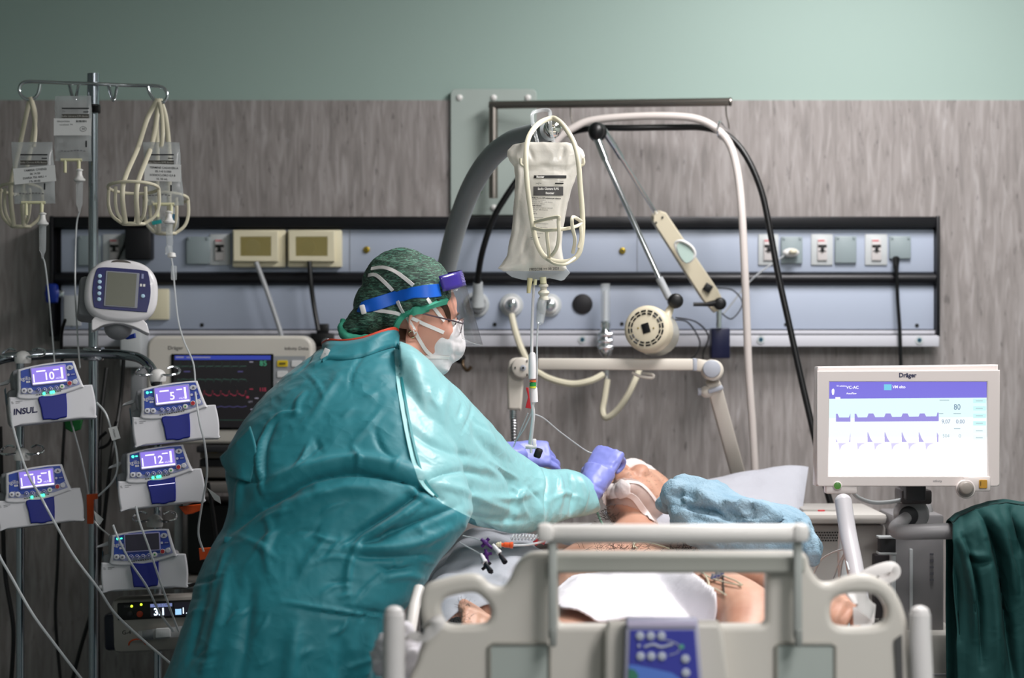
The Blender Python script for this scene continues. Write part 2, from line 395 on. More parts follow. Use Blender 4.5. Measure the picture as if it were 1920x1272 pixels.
for x_, y_ in ((1090, 637), (1420, 637), (1713, 638)):
    m = MB(); m.disc((X(x_), YP-.03, Z(y_)), .012, (0, -1, 0), .003, lgrey); m.disc((X(x_), YP-.032, Z(y_)), .006, (0, -1, 0), .003, teal_l); m.disc((X(x_), YP-.034, Z(y_)), .0025, (0, -1, 0), .002, black); m.build('rail_bolt', bp)
for x_, y_ in ((928, 609), (1164, 608), (1469, 609), (1712, 611), (384, 610), (142, 610), (140, 638)):
    m = MB(); m.disc((X(x_), YP, Z(y_)), .0055, (0, -1, 0), .002, black); m.build('screw', bp)
for x_, y_ in ((690, 470), (1165, 472)):
    m = MB(); m.disc((X(x_), YP, Z(y_)), .0095, (0, -1, 0), .006, brass, bev=.002); m.disc((X(x_), YP-.006, Z(y_)), .004, (0, -1, 0), .003, mat('brass_dark', '#4d4618', .5)); m.build('earth_terminal', bp)
for x_ in (1192, 658): bx(MB(), x_, 434, x_+1, 511, YP-.0008, YP+.01, inkg, 0).build('panel_joint', bp)
def breaker(x0, x1, y0=441, y1=499):
    m = bx(MB(), x0, y0, x1, y1, YP-.006, YP+.004, lgrey, .003); cx = (x0+x1)/2
    bx(m, cx-9, y0+10, cx+9, y1-9, YP-.012, YP, mat('breaker_body', '#c5c0c0', .4), .001)
    m.build('breaker_plate', bp)
    s = bx(MB(), cx-8, y0+20, cx+8, y0+25, YP-.0135, YP-.005, black, .0005); bx(s, cx-3, y0+24, cx+3, y0+33, YP-.017, YP-.005, black, .0005); bx(s, cx-7, y0+31, cx+7, y0+33, YP-.013, YP-.005, black, .0005)
    s.build('breaker_switch', bp); bx(MB(), cx-8, y0+11, cx+4, y0+14, YP-.0125, YP-.01, mat('ink_red', '#c66a72', .6), 0).build('breaker_marking', bp)
breaker(1417, 1455); breaker(1515, 1556); breaker(1615, 1657); breaker(399, 437); breaker(200, 245)
sock = mat('socket_grey', '#8d999d', .4)
for x0, x1, y0, y1 in ((1459, 1499, 446, 496), (1559, 1599, 445, 495), (1660, 1700, 445, 487), (356, 400, 446, 497), (155, 197, 444, 500)):
    m = bx(MB(), x0, y0, x1, y1, YP-.012, YP+.004, sock, .003); bx(m, x0+3, y0+1, x0+7, y0+6, YP-.015, YP-.01, sock, .001); bx(m, x1-7, y0+1, x1-3, y0+6, YP-.015, YP-.01, sock, .001); m.build('socket_cover', bp)
glassy = clear_mat('amber_window', '#a89b62', .45, .1)
for x0, x1 in ((443, 541), (545, 645)):
    m = bx(MB(), x0, 434, x1, 503, YP-.03, YP+.004, ivory, .004); m.build('socket_box', bp)
    M = Matrix.Translation((0, YP-.05, 0)); q = MB()
    w0, w1 = x0+3, x1-12
    q.plate(poly([(w0, 436), (w1, 436), (w1, 493), (w0, 493)]), [poly([(w0+14, 448), (w1-14, 448), (w1-14, 482), (w0+14, 482)])], .02, ivory, .003, M); fr = q.build('socket_frame', bp)
    bx(MB(), w0+13, 447, w1-13, 483, YP-.036, YP-.032, mat('amber_back', '#8f865c', .5), 0).build('socket_face', bp)
    pl = MB(); pl.disc((X(x0+38), YP-.036, Z(466)), .022, (0, -1, 0), .012, greyp if x0 < 500 else dgrey, bev=.003); pl.build('plug_body', bp)
    bx(MB(), w0+13, 447, w1-13, 483, YP-.05, YP-.0485, glassy, 0).build('window', bp)
# gas outlets
def outlet(x_, y_, r_, name='gas_outlet'):
    m = MB(); m.disc((X(x_), YP, Z(y_)), r_/F*D, (0, -1, 0), .012, lgrey, bev=.004); m.disc((X(x_), YP-.012, Z(y_)), r_*.72/F*D, (0, -1, 0), .012, dgrey if x_ < 920 else white, bev=.003)
    m.disc((X(x_), YP-.024, Z(y_)), r_*.5/F*D, (0, -1, 0), .014, chrome, bev=.004); return m.build(name, bp)
outlet(894, 572, 24); outlet(959, 573, 22); outlet(1030, 573, 22)
m = MB(); m.disc((X(1091), YP, Z(571)), .029, (0, -1, 0), .006, mat('cap_black', '#1b1a1e', .5), bev=.002); m.build('outlet_cap', bp)
bx(MB(), 285, 543, 324, 600, YP-.02, YP+.003, ivory, .003).build('nurse_call_plate', bp)
bx(MB(), 128, 555, 160, 612, YP-.006, YP+.003, lgrey, .002).build('data_plate', bp)
# dark blue knob / clamp on the far left
t = thing('rail_clamp', 'dark blue knob clamp fixed on the left end of the wall panel', 'clamp', (X(112), YP, Z(570)))
m = MB(); m.lathe([(.012, 0), (.02, .004), (.021, .02), (.014, .026)], (X(112), YP-.03, Z(552)), (0, -1, 0), mat('knob_blue', '#0b2a86', .4)); m.box((X(112), YP-.05, Z(552)), (.034, .03, .055), mat('knob_blue', '#0b2a86', .4), .008); m.build('knob', t)
MB().box((X(124), YP-.04, Z(553)), (.03, .02, .02), chrome, .003).build('bolt', t)
# black box behind the pole
t = thing('power_adapter', 'black power adapter plugged into the panel behind the drip pole', 'adapter', (X(272), YP, Z(492)))
MB().box((X(272), YP-.035, Z(461)), (.075, .06, .09), mat('adapter_black', '#0d0d12', .5), .006).build('housing', t)
m = MB(); m.tube(cr([(X(247), YP-.03, Z(440)), (X(243), YP-.03, Z(462)), (X(232), YP-.03, Z(490)), (X(215), YP-.04, Z(560))], 6), .004, rubber); m.build('cable', t)

# plugs & cables on the right
def cable(name, pts, r, m_, label, cat='cable', n=10, group=None):
    mb = MB(); mb.tube(cr(PP(pts), n), r, m_, 8); return tag(mb.build(name), label, cat, group)
dd = 6.38
t = thing('power_plug', 'black power cord plugged into the rightmost wall socket, hanging behind the screen', 'plug', P(1683, 490, 6.42))
MB().tube(PP([(1680, 486, 6.425), (1680, 500, 6.40), (1681, 515, 6.40)]), [.011, .008, .005], rubber, 12).build('plug', t)
MB().tube(cr(PP([(1681, 512, 6.40), (1683, 560, 6.40), (1687, 620, 6.39), (1689, 690, 6.39), (1690, 800, 6.39), (1688, 900, 6.39), (1690, 1000, 6.4)]), 8), .0055, rubber, 8).build('cord', t)
t = thing('power_plug', 'white plug with grey wire pushed into the first socket right of the lamp', 'plug', P(1483, 478, 6.42))
m = MB(); m.ell(P(1483, 474, 6.41), (.024, .016, .013), white); m.ell(P(1487, 472, 6.39), (.012, .012, .008), cream); m.build('plug', t)
MB().tube(cr(PP([(1470, 480, 6.40), (1455, 490, 6.39), (1420, 515, 6.38), (1395, 540, 6.38), (1372, 570, 6.37), (1355, 590, 6.36)]), 8), .0026, greyp, 8).build('cord', t)
cable('socket_cable', [(480, 492, 6.385), (487, 510, 6.38), (500, 545, 6.37), (522, 610, 6.36), (528, 632, 6.35)], .0068, greyp, 'grey cord hanging from the left cream socket box')
cable('socket_cable', [(580, 490, 6.385), (583, 530, 6.38), (588, 570, 6.38), (597, 620, 6.37)], .0068, rubber, 'black cord hanging from the right cream socket box')
t = thing('rail_bracket', 'black metal bracket clamped on the rail behind the nurse, beside the patient monitor', 'bracket', P(612, 650, 6.4))
m = MB(); bx(m, 590, 625, 632, 650, 6.37, 6.41, black, .003); bx(m, 600, 608, 622, 628, 6.38, 6.41, black, .003); bx(m, 586, 645, 600, 690, 6.36, 6.4, black, .003); m.build('bracket', t)
m = MB(); m.disc(P(612, 642, 6.37), .012, (0, -1, 0), .02, chrome, bev=.004); m.build('screw', t)

# ================================================================ WALL PLATE, L RAIL, HOOKS
t = thing('wall_plate', 'pale green-grey metal plate screwed to the wall above the panel', 'plate', (X(925), D, Z(405)))
wp = mat('wallplate_paint', '#a5b0ab', .35, bump=(200, .05, .001))
MB().plate(poly(rrect(845, 168, 1006, 404, 10)), (), .012, wp, .002, Matrix.Translation((0, D-.014, 0))).build('plate', t)
for x_, y_ in ((862, 184), (926, 184), (990, 184), (862, 388), (926, 390), (990, 388)):
    m = MB(); m.lathe([(.009, 0), (.0085, .004), (.004, .007), (0, .008)], (X(x_), D-.014, Z(y_)), (0, -1, 0), white, 16); m.build('screw', t)
MB().box((X(897), D-.016, Z(357)), (.02, .002, .018), mat('green_sticker', '#5c8a4f', .5)).build('sticker', t)
t = thing('support_rail', 'bent brushed steel tube reaching from the wall plate across above the bed', 'rail', P(925, 370, 6.44))
d0 = 6.40
m = MB(); m.tube([P(925, 372, 6.44), P(925, 192, 6.44)], .013, steel, 20); m.tube([P(918, 197, 6.44), P(1368, 191, 6.25)], .0115, steel, 20); m.disc(P(1368, 191, 6.25), .0125, (1, 0, .0), .006, steel, bev=.002)
m.build('tube', t)
for x_, dd_ in ((1361, 6.26), (1069, 6.38)):
    m = MB(); m.tube(cr(PP([(x_, 196, dd_), (x_+1, 215, dd_), (x_+5, 232, dd_), (x_+6, 243, dd_)]), 6), .0022, steel, 8)
    h = MB(); m.build('hanger_wire', t)
t = thing('hose_hook', 'thin wire hook holding the black and white hoses under the steel rail', 'hook', P(1350, 245, 6.2))
m = MB(); m.tube(cr(PP([(1366, 243, 6.24), (1360, 240, 6.2), (1350, 228, 6.13), (1346, 240, 6.12), (1347, 256, 6.16), (1356, 262, 6.2), (1362, 255, 6.24)]), 6), .0024, chrome, 8); m.build('hook_wire', t)
# hoses
m = MB(); m.tube(cr(PP([(1030, 290, 6.2), (1045, 262, 6.2), (1075, 240, 6.2), (1110, 226, 6.2), (1180, 219, 6.19), (1260, 218, 6.17), (1310, 224, 6.16), (1345, 243, 6.16), (1370, 275, 6.14), (1384, 330, 6.12), (1391, 400, 6.1), (1396, 500, 6.1), (1400, 600, 6.12), (1404, 700, 6.14), (1411, 800, 6.16), (1417, 905, 6.18), (1425, 1000, 6.2)]), 8), .0107, whosem, 14)
tag(m.build('air_hose'), 'thick off-white hose looped over the hook and hanging down by the pillow', 'hose')
m = MB(); m.tube(cr(PP([(895, 545, 6.36), (896, 520, 6.34), (905, 470, 6.3), (925, 410, 6.28), (948, 370, 6.27), (975, 330, 6.27), (1010, 280, 6.26), (1060, 252, 6.25), (1110, 241, 6.22), (1180, 240, 6.2), (1260, 239, 6.2), (1320, 240, 6.19), (1365, 255, 6.18), (1400, 295, 6.16), (1428, 360, 6.14), (1445, 440, 6.12), (1460, 520, 6.1), (1480, 610, 6.08), (1502, 710, 6.06), (1525, 810, 6.04), (1545, 900, 6.02), (1562, 960, 6.0)]), 8), .0088, rubber, 14)
o = m.build('air_hose'); tag(o, 'long black hose arching from the left gas outlet to behind the screen', 'hose')
t = thing('gas_plug', 'white gas connector with black collar pushed into the left outlet', 'connector', P(895, 565, 6.4))
m = MB(); m.tube(PP([(895, 520, 6.35), (895, 552, 6.37)]), .0115, rubber, 16); m.build('collar', t)
m = MB(); m.tube(PP([(896, 530, 6.352), (896, 545, 6.362), (896, 560, 6.37), (896, 575, 6.375)]), [.014, .0145, .017, .02], lgrey, 18); m.disc(P(897, 574, 6.4), .0215, (0, -1, 0), .03, greyp, bev=.006); m.build('connector', t)
# oxygen flow meter and hose
t = thing('flow_meter', 'clear tube flow meter with chrome valve hanging on the panel rail', 'flow meter', P(1135, 700, 6.35))
m = MB(); m.tube(PP([(1135, 532, 6.36), (1135, 612, 6.36)]), .0135, clearp, 18); m.build('glass_tube', t)
m = MB(); m.tube(PP([(1135, 545, 6.36), (1135, 612, 6.36)]), .006, mat('scale_white', '#d9dde2', .4), 10); m.build('inner_tube', t)
m = MB(); m.lathe([(.012, 0), (.016, .006), (.02, .012), (.0215, .03), (.021, .06), (.017, .066), (.013, .078), (.015, .085), (.015, .095), (.01, .1)], P(1135, 668, 6.36), (0, 0, 1), chrome)
m.lathe([(.006, 0), (.008, .004), (.008, .028), (.011, .03), (.011, .04), (.007, .044), (.007, .06)], P(1137, 712, 6.36), (0, 0, 1), chrome, 18)
for k in (-1, 0, 1): m.box(P(1135, 640+k*12, 6.335), (.045, .012, .012), chrome, .004)
m.build('valve', t)
cable('oxygen_hose', [(959, 590, 6.38), (966, 620, 6.36), (978, 655, 6.33), (995, 685, 6.3), (1025, 708, 6.28), (1070, 720, 6.27), (1105, 715, 6.27), (1130, 703, 6.3)], .0095, cream, 'cream hose looping from the middle gas outlet to the flow meter', 'hose')
cable('oxygen_hose', [(1139, 712, 6.34), (1134, 745, 6.33), (1130, 770, 6.32), (1136, 784, 6.3), (1155, 772, 6.29), (1175, 745, 6.28), (1190, 715, 6.28), (1200, 690, 6.3)], .0088, cream, 'cream hose hanging in a V below the flow meter', 'hose')
MB_ = MB(); MB_.disc(P(959, 570, 6.37), .014, (0, -1, 0), .012, chrome, bev=.004); tag(MB_.build('gas_probe'), 'round chrome probe in the middle gas outlet', 'connector')

# ================================================================ EXAMINATION LAMP
t = thing('examination_lamp', 'beige spring-arm examination lamp clamped on the wall rail', 'lamp', P(1350, 650, 6.35))
m = MB(); m.box(P(1349, 644, 6.34), (.052, .08, .085), navy, .004); m.build('clamp_block', t)
m = MB(); m.tube([P(1348, 615, 6.3), P(1348, 575, 6.3)], .0085, chrome, 16); m.build('post', t)
armd = mat('lamp_beige', '#cfc5ae', .35)
def bar(mb, a, b, w0, w1, th, m_, bev=.006):
    a = Vector(a); b = Vector(b); t_ = b-a; L_ = t_.length; u = t_.normalized(); v = Vector((0, 1, 0)); v = (v-u*v.dot(u)).normalized(); w = u.cross(v)
    R = Matrix((u, w, v)).transposed()
    out = [(0, -w0/2*.55), (0, w0/2*.55), (.04*L_ , w0/2), (L_*.85, w1/2), (L_, w1/2*.75), (L_, -w1/2*.75), (L_*.85, -w1/2), (.04*L_, -w0/2)]
    rings = [[a+R @ Vector((x_, y_*s, z_)) for x_, y_ in out] for s, z_ in ((.86, -th/2), (1, -th/2+bev), (1, th/2-bev), (.86, th/2))]
    mb.loft(rings, m_)
m = MB(); bar(m, P(1230, 400, 6.2), P(1347, 578, 6.26), .045, .052, .04, armd); ab = m.build('lower_arm', t)
for x_, y_ in ((1230, 418), (1242, 408)): m = MB(); m.disc(P(x_, y_, 6.185), .003, (0, -1, 0), .004, black); m.build('arm_screw', t)
MB().box(P(1327, 540, 6.225), (.022, .01, .022), black, .001, rot=rotm(0, 33, 0)).build('arm_switch', t)
m = MB(); m.tube(cr(PP([(1266, 458, 6.175), (1278, 452, 6.165), (1296, 462, 6.165), (1303, 478, 6.17), (1290, 492, 6.175), (1276, 482, 6.175)]), 5, True), .004, white, 8, closed=True)
m.flat([(v.x, v.z) for v in cr(PP([(1268, 460, 6.2), (1280, 454, 6.2), (1298, 466, 6.2), (1302, 480, 6.2), (1286, 494, 6.2), (1272, 478, 6.2)]), 4, True)], 6.168, mat('tape_teal', '#a9bdb6', .5)); m.build('tape_patch', t)
m = MB(); m.disc(P(1349, 570, 6.22), .017, (0, -1, 0), .03, black, bev=.006); m.tube(PP([(1300, 571, 6.2), (1322, 571, 6.2), (1349, 568, 6.2)]), [.0055, .0055, .011], black, 12); m.build('joint_knob', t)
m = MB(); m.tube(PP([(1232, 403, 6.2), (1152, 275, 6.1)]), .006, chrome, 14); m.tube(PP([(1152, 275, 6.1), (1132, 245, 6.08)]), .0095, chrome, 14); m.tube([P(1165, 296, 6.112), P(1150, 272, 6.098)], .0088, chrome, 14)
m.build('rear_rod', t)
m = MB(); m.tube(PP([(1116, 252, 6.04), (1135, 300, 6.03)]), .010, chrome, 14); m.tube(PP([(1130, 290, 6.03), (1240, 530, 5.98)]), .0072, chrome, 14); m.tube(PP([(1236, 522, 5.98), (1255, 560, 5.97)]), .0105, greyp, 14); m.build('front_rod', t)
m = MB(); m.disc(P(1120, 250, 6.1), .024, (0, -1, .0), .06, black, bev=.01); m.ell(P(1118, 246, 6.03), (.022, .02, .024), black); m.build('elbow_joint', t)
m = MB(); m.disc(P(1265, 565, 5.99), .02, (0, -1, 0), .05, black, bev=.008); m.build('head_knob', t)
ax = (P(1212, 620, 5.88)-P(1252, 648, 6.02)).normalized()
cc = P(1214, 617, 5.9)
ax = Vector((-.30, -.93, .12)).normalized()
R = ax.to_track_quat('Z', 'Y').to_matrix().to_4x4(); Mh = Matrix.Translation(cc) @ R
m = MB(); m.tube([(0, 0, -.03), (0, 0, .004), (0, 0, .012), (0, 0, .016)], [.062, .0615, .058, .05], armd, 40, M=Mh)
m.tube([(0, 0, -.03), (0, 0, -.05)], [.062, .058], armd, 40, M=Mh)
m.build('lamp_housing', t)
v = MB()
for rr_, n_ in ((.046, 16), (.0385, 16)):
    for k in range(n_):
        a0 = 2*PI*k/n_+.03; a1 = 2*PI*(k+1)/n_-.09
        pts = [Vector((rr_*math.cos(a0+(a1-a0)*i/4), rr_*math.sin(a0+(a1-a0)*i/4), .0165)) for i in range(5)]
        v.tube(pts, .0023, black, 6, M=Mh)
v.box((0, 0, .0165), (.02, .026, .004), black, .001, M=Mh @ Matrix.Rotation(.3, 4, 'Z'))
for s in (-1, 1): v.disc((s*.021, 0, .0155), .002, (0, 0, 1), .002, brass, M=Mh)
v.build('vent_slots', t)
m = MB(); m.tube([(0, 0, -.03), (0, 0, -.05), (0, 0, -.09), (0, 0, -.115), (0, 0, -.122)], [.06, .058, .062, .058, .03], mat('shade_frost', '#c5c3ba', .3, trans=.3, bump=(8, .1, .01)), 40, M=Mh); m.build('shade', t)
m = MB(); m.tube(PP([(1262, 568, 5.97), (1252, 590, 5.96), (1246, 608, 5.95)]), [.007, .012, .015], armd, 16); m.build('yoke', t)
cable('lamp_wire', [(1350, 585, 6.3), (1372, 598, 6.32), (1392, 570, 6.34), (1375, 545, 6.34), (1345, 540, 6.3)], .002, dgrey, 'thin grey wire looping beside the lamp clamp', 'wire')
cable('lamp_wire', [(1262, 600, 6.05), (1290, 605, 6.3), (1312, 640, 6.36), (1305, 665, 6.36), (1296, 672, 6.36)], .0022, dgrey, 'thin dark wire curling right of the round lamp head', 'wire')
cable('lamp_wire', [(1268, 596, 6.05), (1305, 604, 6.3), (1328, 630, 6.34), (1318, 665, 6.35), (1322, 685, 6.36)], .0022, dgrey, 'thin dark wire drooping to the navy clamp block', 'wire')
# ================================================================ DRIP STAND (left)
dp = 5.75
ds = thing('drip_stand', 'tall chrome drip stand with four hooks on top, carrying the infusion pumps', 'drip stand', (X(175, dp), dp, 0))
m = MB(); m.tube([(X(175, dp), dp, .12), (X(175, dp), dp, Z(208, dp))], .0125, pole_m, 24); m.build('pole', ds)
m = MB(); m.tube([(X(175, dp), dp, Z(212, dp)), (X(175, dp), dp, Z(138, dp))], .0155, pole_m, 24); m.build('inner_pole', ds)
m = MB(); m.disc((X(175, dp), dp, Z(212, dp)), .018, (0, 0, 1), .022, black, bev=.003); m.box((X(183, dp), dp-.018, Z(206, dp)), (.02, .02, .018), black, .003); m.build('clamp_collar', ds)
m = MB(); m.tube(cr(PP([(75, 158, 5.75), (70, 178, 5.75), (56, 187, 5.75), (42, 181, 5.75), (36, 168, 5.75), (42, 156, 5.75), (60, 153, 5.75), (110, 155, 5.75), (175, 157, 5.73), (240, 160, 5.75), (290, 161, 5.75), (308, 166, 5.75), (314, 180, 5.75), (306, 192, 5.75), (293, 190, 5.75), (282, 177, 5.75), (277, 163, 5.75)]), 6), .0045, chrome, 10)
m.build('hook_bar', ds)
for x_ in (139, 212):
    m = MB(); m.tube(cr(PP([(x_-9, 157, 5.76), (x_-5, 175, 5.74), (x_, 187, 5.72), (x_+3, 186, 5.72), (x_+6, 172, 5.74), (x_+9, 158, 5.76)]), 5), .0045, chrome, 10); m.build('hook', ds)
for k in range(5):
    a = 2*PI*k/5+.3; m = MB(); c0 = Vector((X(175, dp), dp, .12)); m.tube(cr([c0, c0+Vector((.18*math.cos(a), .18*math.sin(a), .0)), c0+Vector((.3*math.cos(a), .3*math.sin(a), -.05))], 5), .014, lgrey, 10)
    m.disc(c0+Vector((.3*math.cos(a)-.0, .3*math.sin(a), -.09)), .03, (math.cos(a+1.5), math.sin(a+1.5), 0), .02, black); m.build('leg', ds)
# curved carrying rail with the two pump columns
m = MB(); m.tube(cr(PP([(-40, 690, 5.62), (10, 672, 5.62), (60, 667, 5.66), (120, 664, 5.69), (200, 664, 5.7), (240, 667, 5.68), (265, 674, 5.64), (284, 692, 5.6), (292, 720, 5.58)]), 8), .0125, pole_m, 18); m.build('carrying_rail', ds)
m = MB(); m.box(P(176, 664, 5.715), (.05, .05, .035), chrome, .006); m.build('rail_clamp', ds)
for nm, x_, y0, d_ in (('pump_column', 38, 672, 5.66), ('pump_column', 296, 700, 5.64)):
    m = MB(); m.tube([P(x_, y0, d_), (P(x_, y0, d_).x, d_, .35)], .0105, pole_m, 18); m.build(nm, ds)
m = MB(); q = P(38, 900, 5.66); q2 = P(296, 900, 5.64); m.tube(cr([(q.x, 5.66, .35), (q.x+.02, 5.68, .3), (X(175, dp), dp-.01, .26), (q2.x-.02, 5.68, .3), (q2.x, 5.64, .35)], 6), .0105, pole_m, 14); m.build('lower_brace', ds)
# small ring hook heads on top of each column part
def ring_head(x_, y_, d_):
    c = P(x_, y_, d_); m = MB(); pts = []
    for s in (-1, 1):
        m.tube(cr([c+Vector((0, 0, 0)), c+Vector((s*.03, -.03, -.002)), c+Vector((s*.052, -.01, .002)), c+Vector((s*.05, .02, .012)), c+Vector((s*.035, .022, .018)), c+Vector((s*.022, .01, .014))], 6), .003, chrome, 8)
    m.build('ring_hooks', ds)
    m = MB(); m.lathe([(.019, -.018), (.0205, -.014), (.0205, .0), (.016, .006), (.012, .010), (.004, .013)], c, (0, 0, 1), white, 24); m.build('head_cap', ds)
ring_head(43, 668, 5.56); ring_head(296, 702, 5.55); ring_head(41, 850, 5.6); ring_head(290, 975, 5.6)

# ---------------------------------------------------------------- infusion pumps
scr_on = mat('lcd_lit', '#8f7ae6', .3, emit=.9); scr_w = mat('lcd_white', '#e6e0ff', .3, emit=1.3); scr_off = mat('lcd_off', '#3b3648', .25)
led = mat('led_green', '#35ffa5', .3, emit=3.5); lilac = mat('keypad_lilac', '#8f95bd', .4); pumpw = mat('pump_white', '#dcdbe0', .32); pumpg = mat('pump_grey', '#8b8c90', .45)
def pump(px_, py_, d_, yaw, val, label, leds=(), status=False, on=True, stripe=False, hand=None, yaw2=0, roll=-6):
    """px_,py_ : centre of the front's lower edge"""
    t = thing('infusion_pump', label, 'infusion pump', P(px_, py_, d_), rotm(-7, 0, yaw) @ rotm(0, roll, 0), group='infusion pumps on the drip stand')
    k = .001
    def q(pts): return [(a*k, b*k) for a, b in pts]
    m = MB()
    low = smooth2(q([(-101, 4), (-96, 0), (0, -1), (96, 0), (101, 4), (104, 38), (101, 72), (96, 79), (60, 78), (0, 68), (-60, 66), (-97, 70), (-101, 66), (-103, 35)]), 3)
    m.plate(low, (), .045, pumpw, .004); m.build('case', t, world=False)
    m = MB(); m.box((-.008, .1, .05), (.185, .12, .085), pumpg, .012); m.box((-.015, .09, .105), (.14, .1, .07), pumpg, .012); m.build('rear_case', t, world=False)
    m = MB(); m.box((0, .19, .05), (.05, .09, .05), dgrey, .005); m.build('pole_clamp', t, world=False)
    m = MB(); head = smooth2(q([(-76, 62), (-77, 85), (-73, 128), (-70, 134), (-40, 139), (0, 142), (40, 142), (60, 141), (64, 137), (70, 110), (78, 80), (78, 74), (0, 58)]), 3)
    m.plate(head, (), .04, pumpw, .004, Matrix.Translation((0, -.004, 0))); m.build('head_case', t, world=False)
    y = -.0052
    m = MB(); m.flat(q([(-70, 86), (-66, 130), (-30, 136), (30, 138.5), (58, 137), (62, 118), (66, 98), (50, 92), (44, 84), (0, 80), (-38, 78), (-46, 82), (-56, 88)]), y, pblue)
    m.flat(q([(-72, 74), (-71, 85), (-56, 87), (-46, 81), (-38, 77), (0, 79), (44, 83), (50, 91), (66, 97), (71, 82), (40, 75), (0, 71), (-40, 70)]), y, lilac); fp = m.build('keypad', t, world=False)
    m = MB(); m.plate(rrect(-.044, .09, .042, .135, .004), (), .004, mat('bezel_lilac', '#a9a6d6', .3), .001, Matrix.Translation((0, y-.003, 0)))
    if on:
        m.rect(-.041, .093, .039, .132, y-.0034, scr_on); m.rect(-.041, .093, .039, .097, y-.0036, scr_w); m.rect(.028, .1, .033, .128, y-.0036, scr_w); m.rect(-.03, .122, -.008, .1255, y-.0037, scr_w); m.rect(.01, .122, .024, .125, y-.0037, scr_w)
        m.rect(-.039, .098, -.036, .118, y-.0037, scr_w)
        m.text(val, .026, -.001, .109, y-.0042, scr_w, bold=.0004); m.text('mL/h', .0065, .021, .1025, y-.0042, scr_w)
    else: m.rect(-.041, .093, .039, .132, y-.0034, scr_off)
    m.build('screen', t, world=False)
    m = MB(); m.text('agilia', .0135, -.0575, .11, y-.0006, white); m.rect(-.056, .099, -.047, .1035, y-.0006, white)
    m.text('VP', .004, -.0515, .1013, y-.001, pblue); m.build('pump_name', t, world=False)
    def btn(x_, z_, r_, c_, c2=None):
        b = MB(); b.disc((x_*k, y, z_*k), r_*k, (0, -1, 0), .0025, white if c_ is not pblue else blue, 20, bev=.0007, ); b.disc((x_*k, y-.0022, z_*k), r_*.8*k, (0, -1, 0), .001, c_, 20)
        if c2: b.disc((x_*k, y-.0032, z_*k), r_*.35*k, (0, -1, 0), .0006, c2, 14)
        b.build('button', t, world=False)
    wb = mat('button_white', '#cfd0dc', .4)
    btn(-64, 81, 6.5, wb, inkg); btn(-50, 79.5, 6.5, wb, inkg)
    for x_ in (-29, -15, -1, 13): btn(x_, 78+abs(x_+8)*.05, 5.2, blue, wb)
    btn(27, 81, 6.2, white, green); btn(46, 87, 6.2, red); btn(59, 89, 6.2, wb)
    m = MB()
    M_ = Matrix.Translation((.051, y-.002, .125)); m.plate([(a, b) for a, b in arc(0, 0, .0085, 0, 360, 20, .0062)[:-1]], (), .003, wb, .0006, M_); m.flat([(.0475, .1225), (.0545, .1225), (.051, .129)], y-.0026, inkg)
    m.build('alarm_button', t, world=False)
    m = MB(); m.plate(rrect(.041, .104, .064, .112, .0038), (), .001, blue, .0004, Matrix.Translation((0, y-.0008, 0))); m.disc((.0455, y-.001, .108), .003, (0, -1, 0), .0006, wb); m.rect(.052, .1065, .061, .1095, y-.0012, lilac); m.build('key_button', t, world=False)
    m = MB()
    for i in range(11):
        x0 = -.036+i*.0056; m.rect(x0, .0665+.00012*i*3, x0+.0038, .0685+.00012*i*3, y-.0005, led if i in leds else ink)
    for i in leds: m.disc((-.034+i*.0056, y, .068+.0003*i), .0032, (0, -1, 0), .0012, led, 12)
    if status: m.disc((-.059, y, .1245), .0032, (0, -1, 0), .0012, led, 12); m.rect(-.053, .1232, -.048, .1262, y-.0006, led)
    m.build('indicator_lights', t, world=False)
    m = MB(); dr = smooth2(q([(-31, 62), (-29, 35), (-27, 8), (-23, 6), (-10, 5), (-2, 3), (8, 3), (14, 5), (28, 6), (31, 10), (34, 35), (35, 60), (34, 64), (0, 61)]), 3)
    m.plate(dr, (), .012, dblue, .0025, Matrix.Translation((0, -.0065, 0))); db = m.build('door_handle', t, world=False)
    if stripe: MB().box((.002, -.0072, .05), (.062, .001, .0014), scr_w).build('stripe', db, world=False)
    m = MB(); m.text('\\\\', .009, -.094, .055, -.0006, ink); m.rect(-.086, .0565, -.07, .0575, -.0006, inkg); m.rect(-.086, .053, -.076, .054, -.0006, inkg); m.build('maker_mark', t, world=False)
    m = MB(); m.box((-.1012, .095, .08), (.001, .05, .04), teal_l); m.build('side_label', t, world=False)
    m = MB(); m.plate(q([(-.5, 0), (28, 3), (36, 12), (30, 14), (4, 5)]), (), .02, pumpw, .001, Matrix.Translation((-.118, .11, .11))); m.build('side_grip', t, world=False)
    if hand: m = MB(); m.text(hand, .020, -.066, .032, -.0008, mat('pen_navy', '#181848', .6), bold=.0006, shear=.15); m.build('handwriting', t, world=False)
    return t
pump(102, 790, 5.45, 16, '10', 'upper left infusion pump reading 10, with INSUL. handwritten on it', (3, 6, 7), hand='INSUL.')
pump(79, 984, 5.48, 14, '15', 'lower left infusion pump reading 15', (3, 7, 8))
pump(333, 828, 5.42, 11, '5', 'infusion pump reading 5, in front of the patient monitor', (), True)
pump(306, 948, 5.42, 11, '12', 'infusion pump reading 12 with a thin line across its blue door', (3, 5, 6), True, stripe=True)
pump(272, 1105, 5.42, 7, '', 'infusion pump with a dark unlit screen', (), True, on=False, roll=-3)
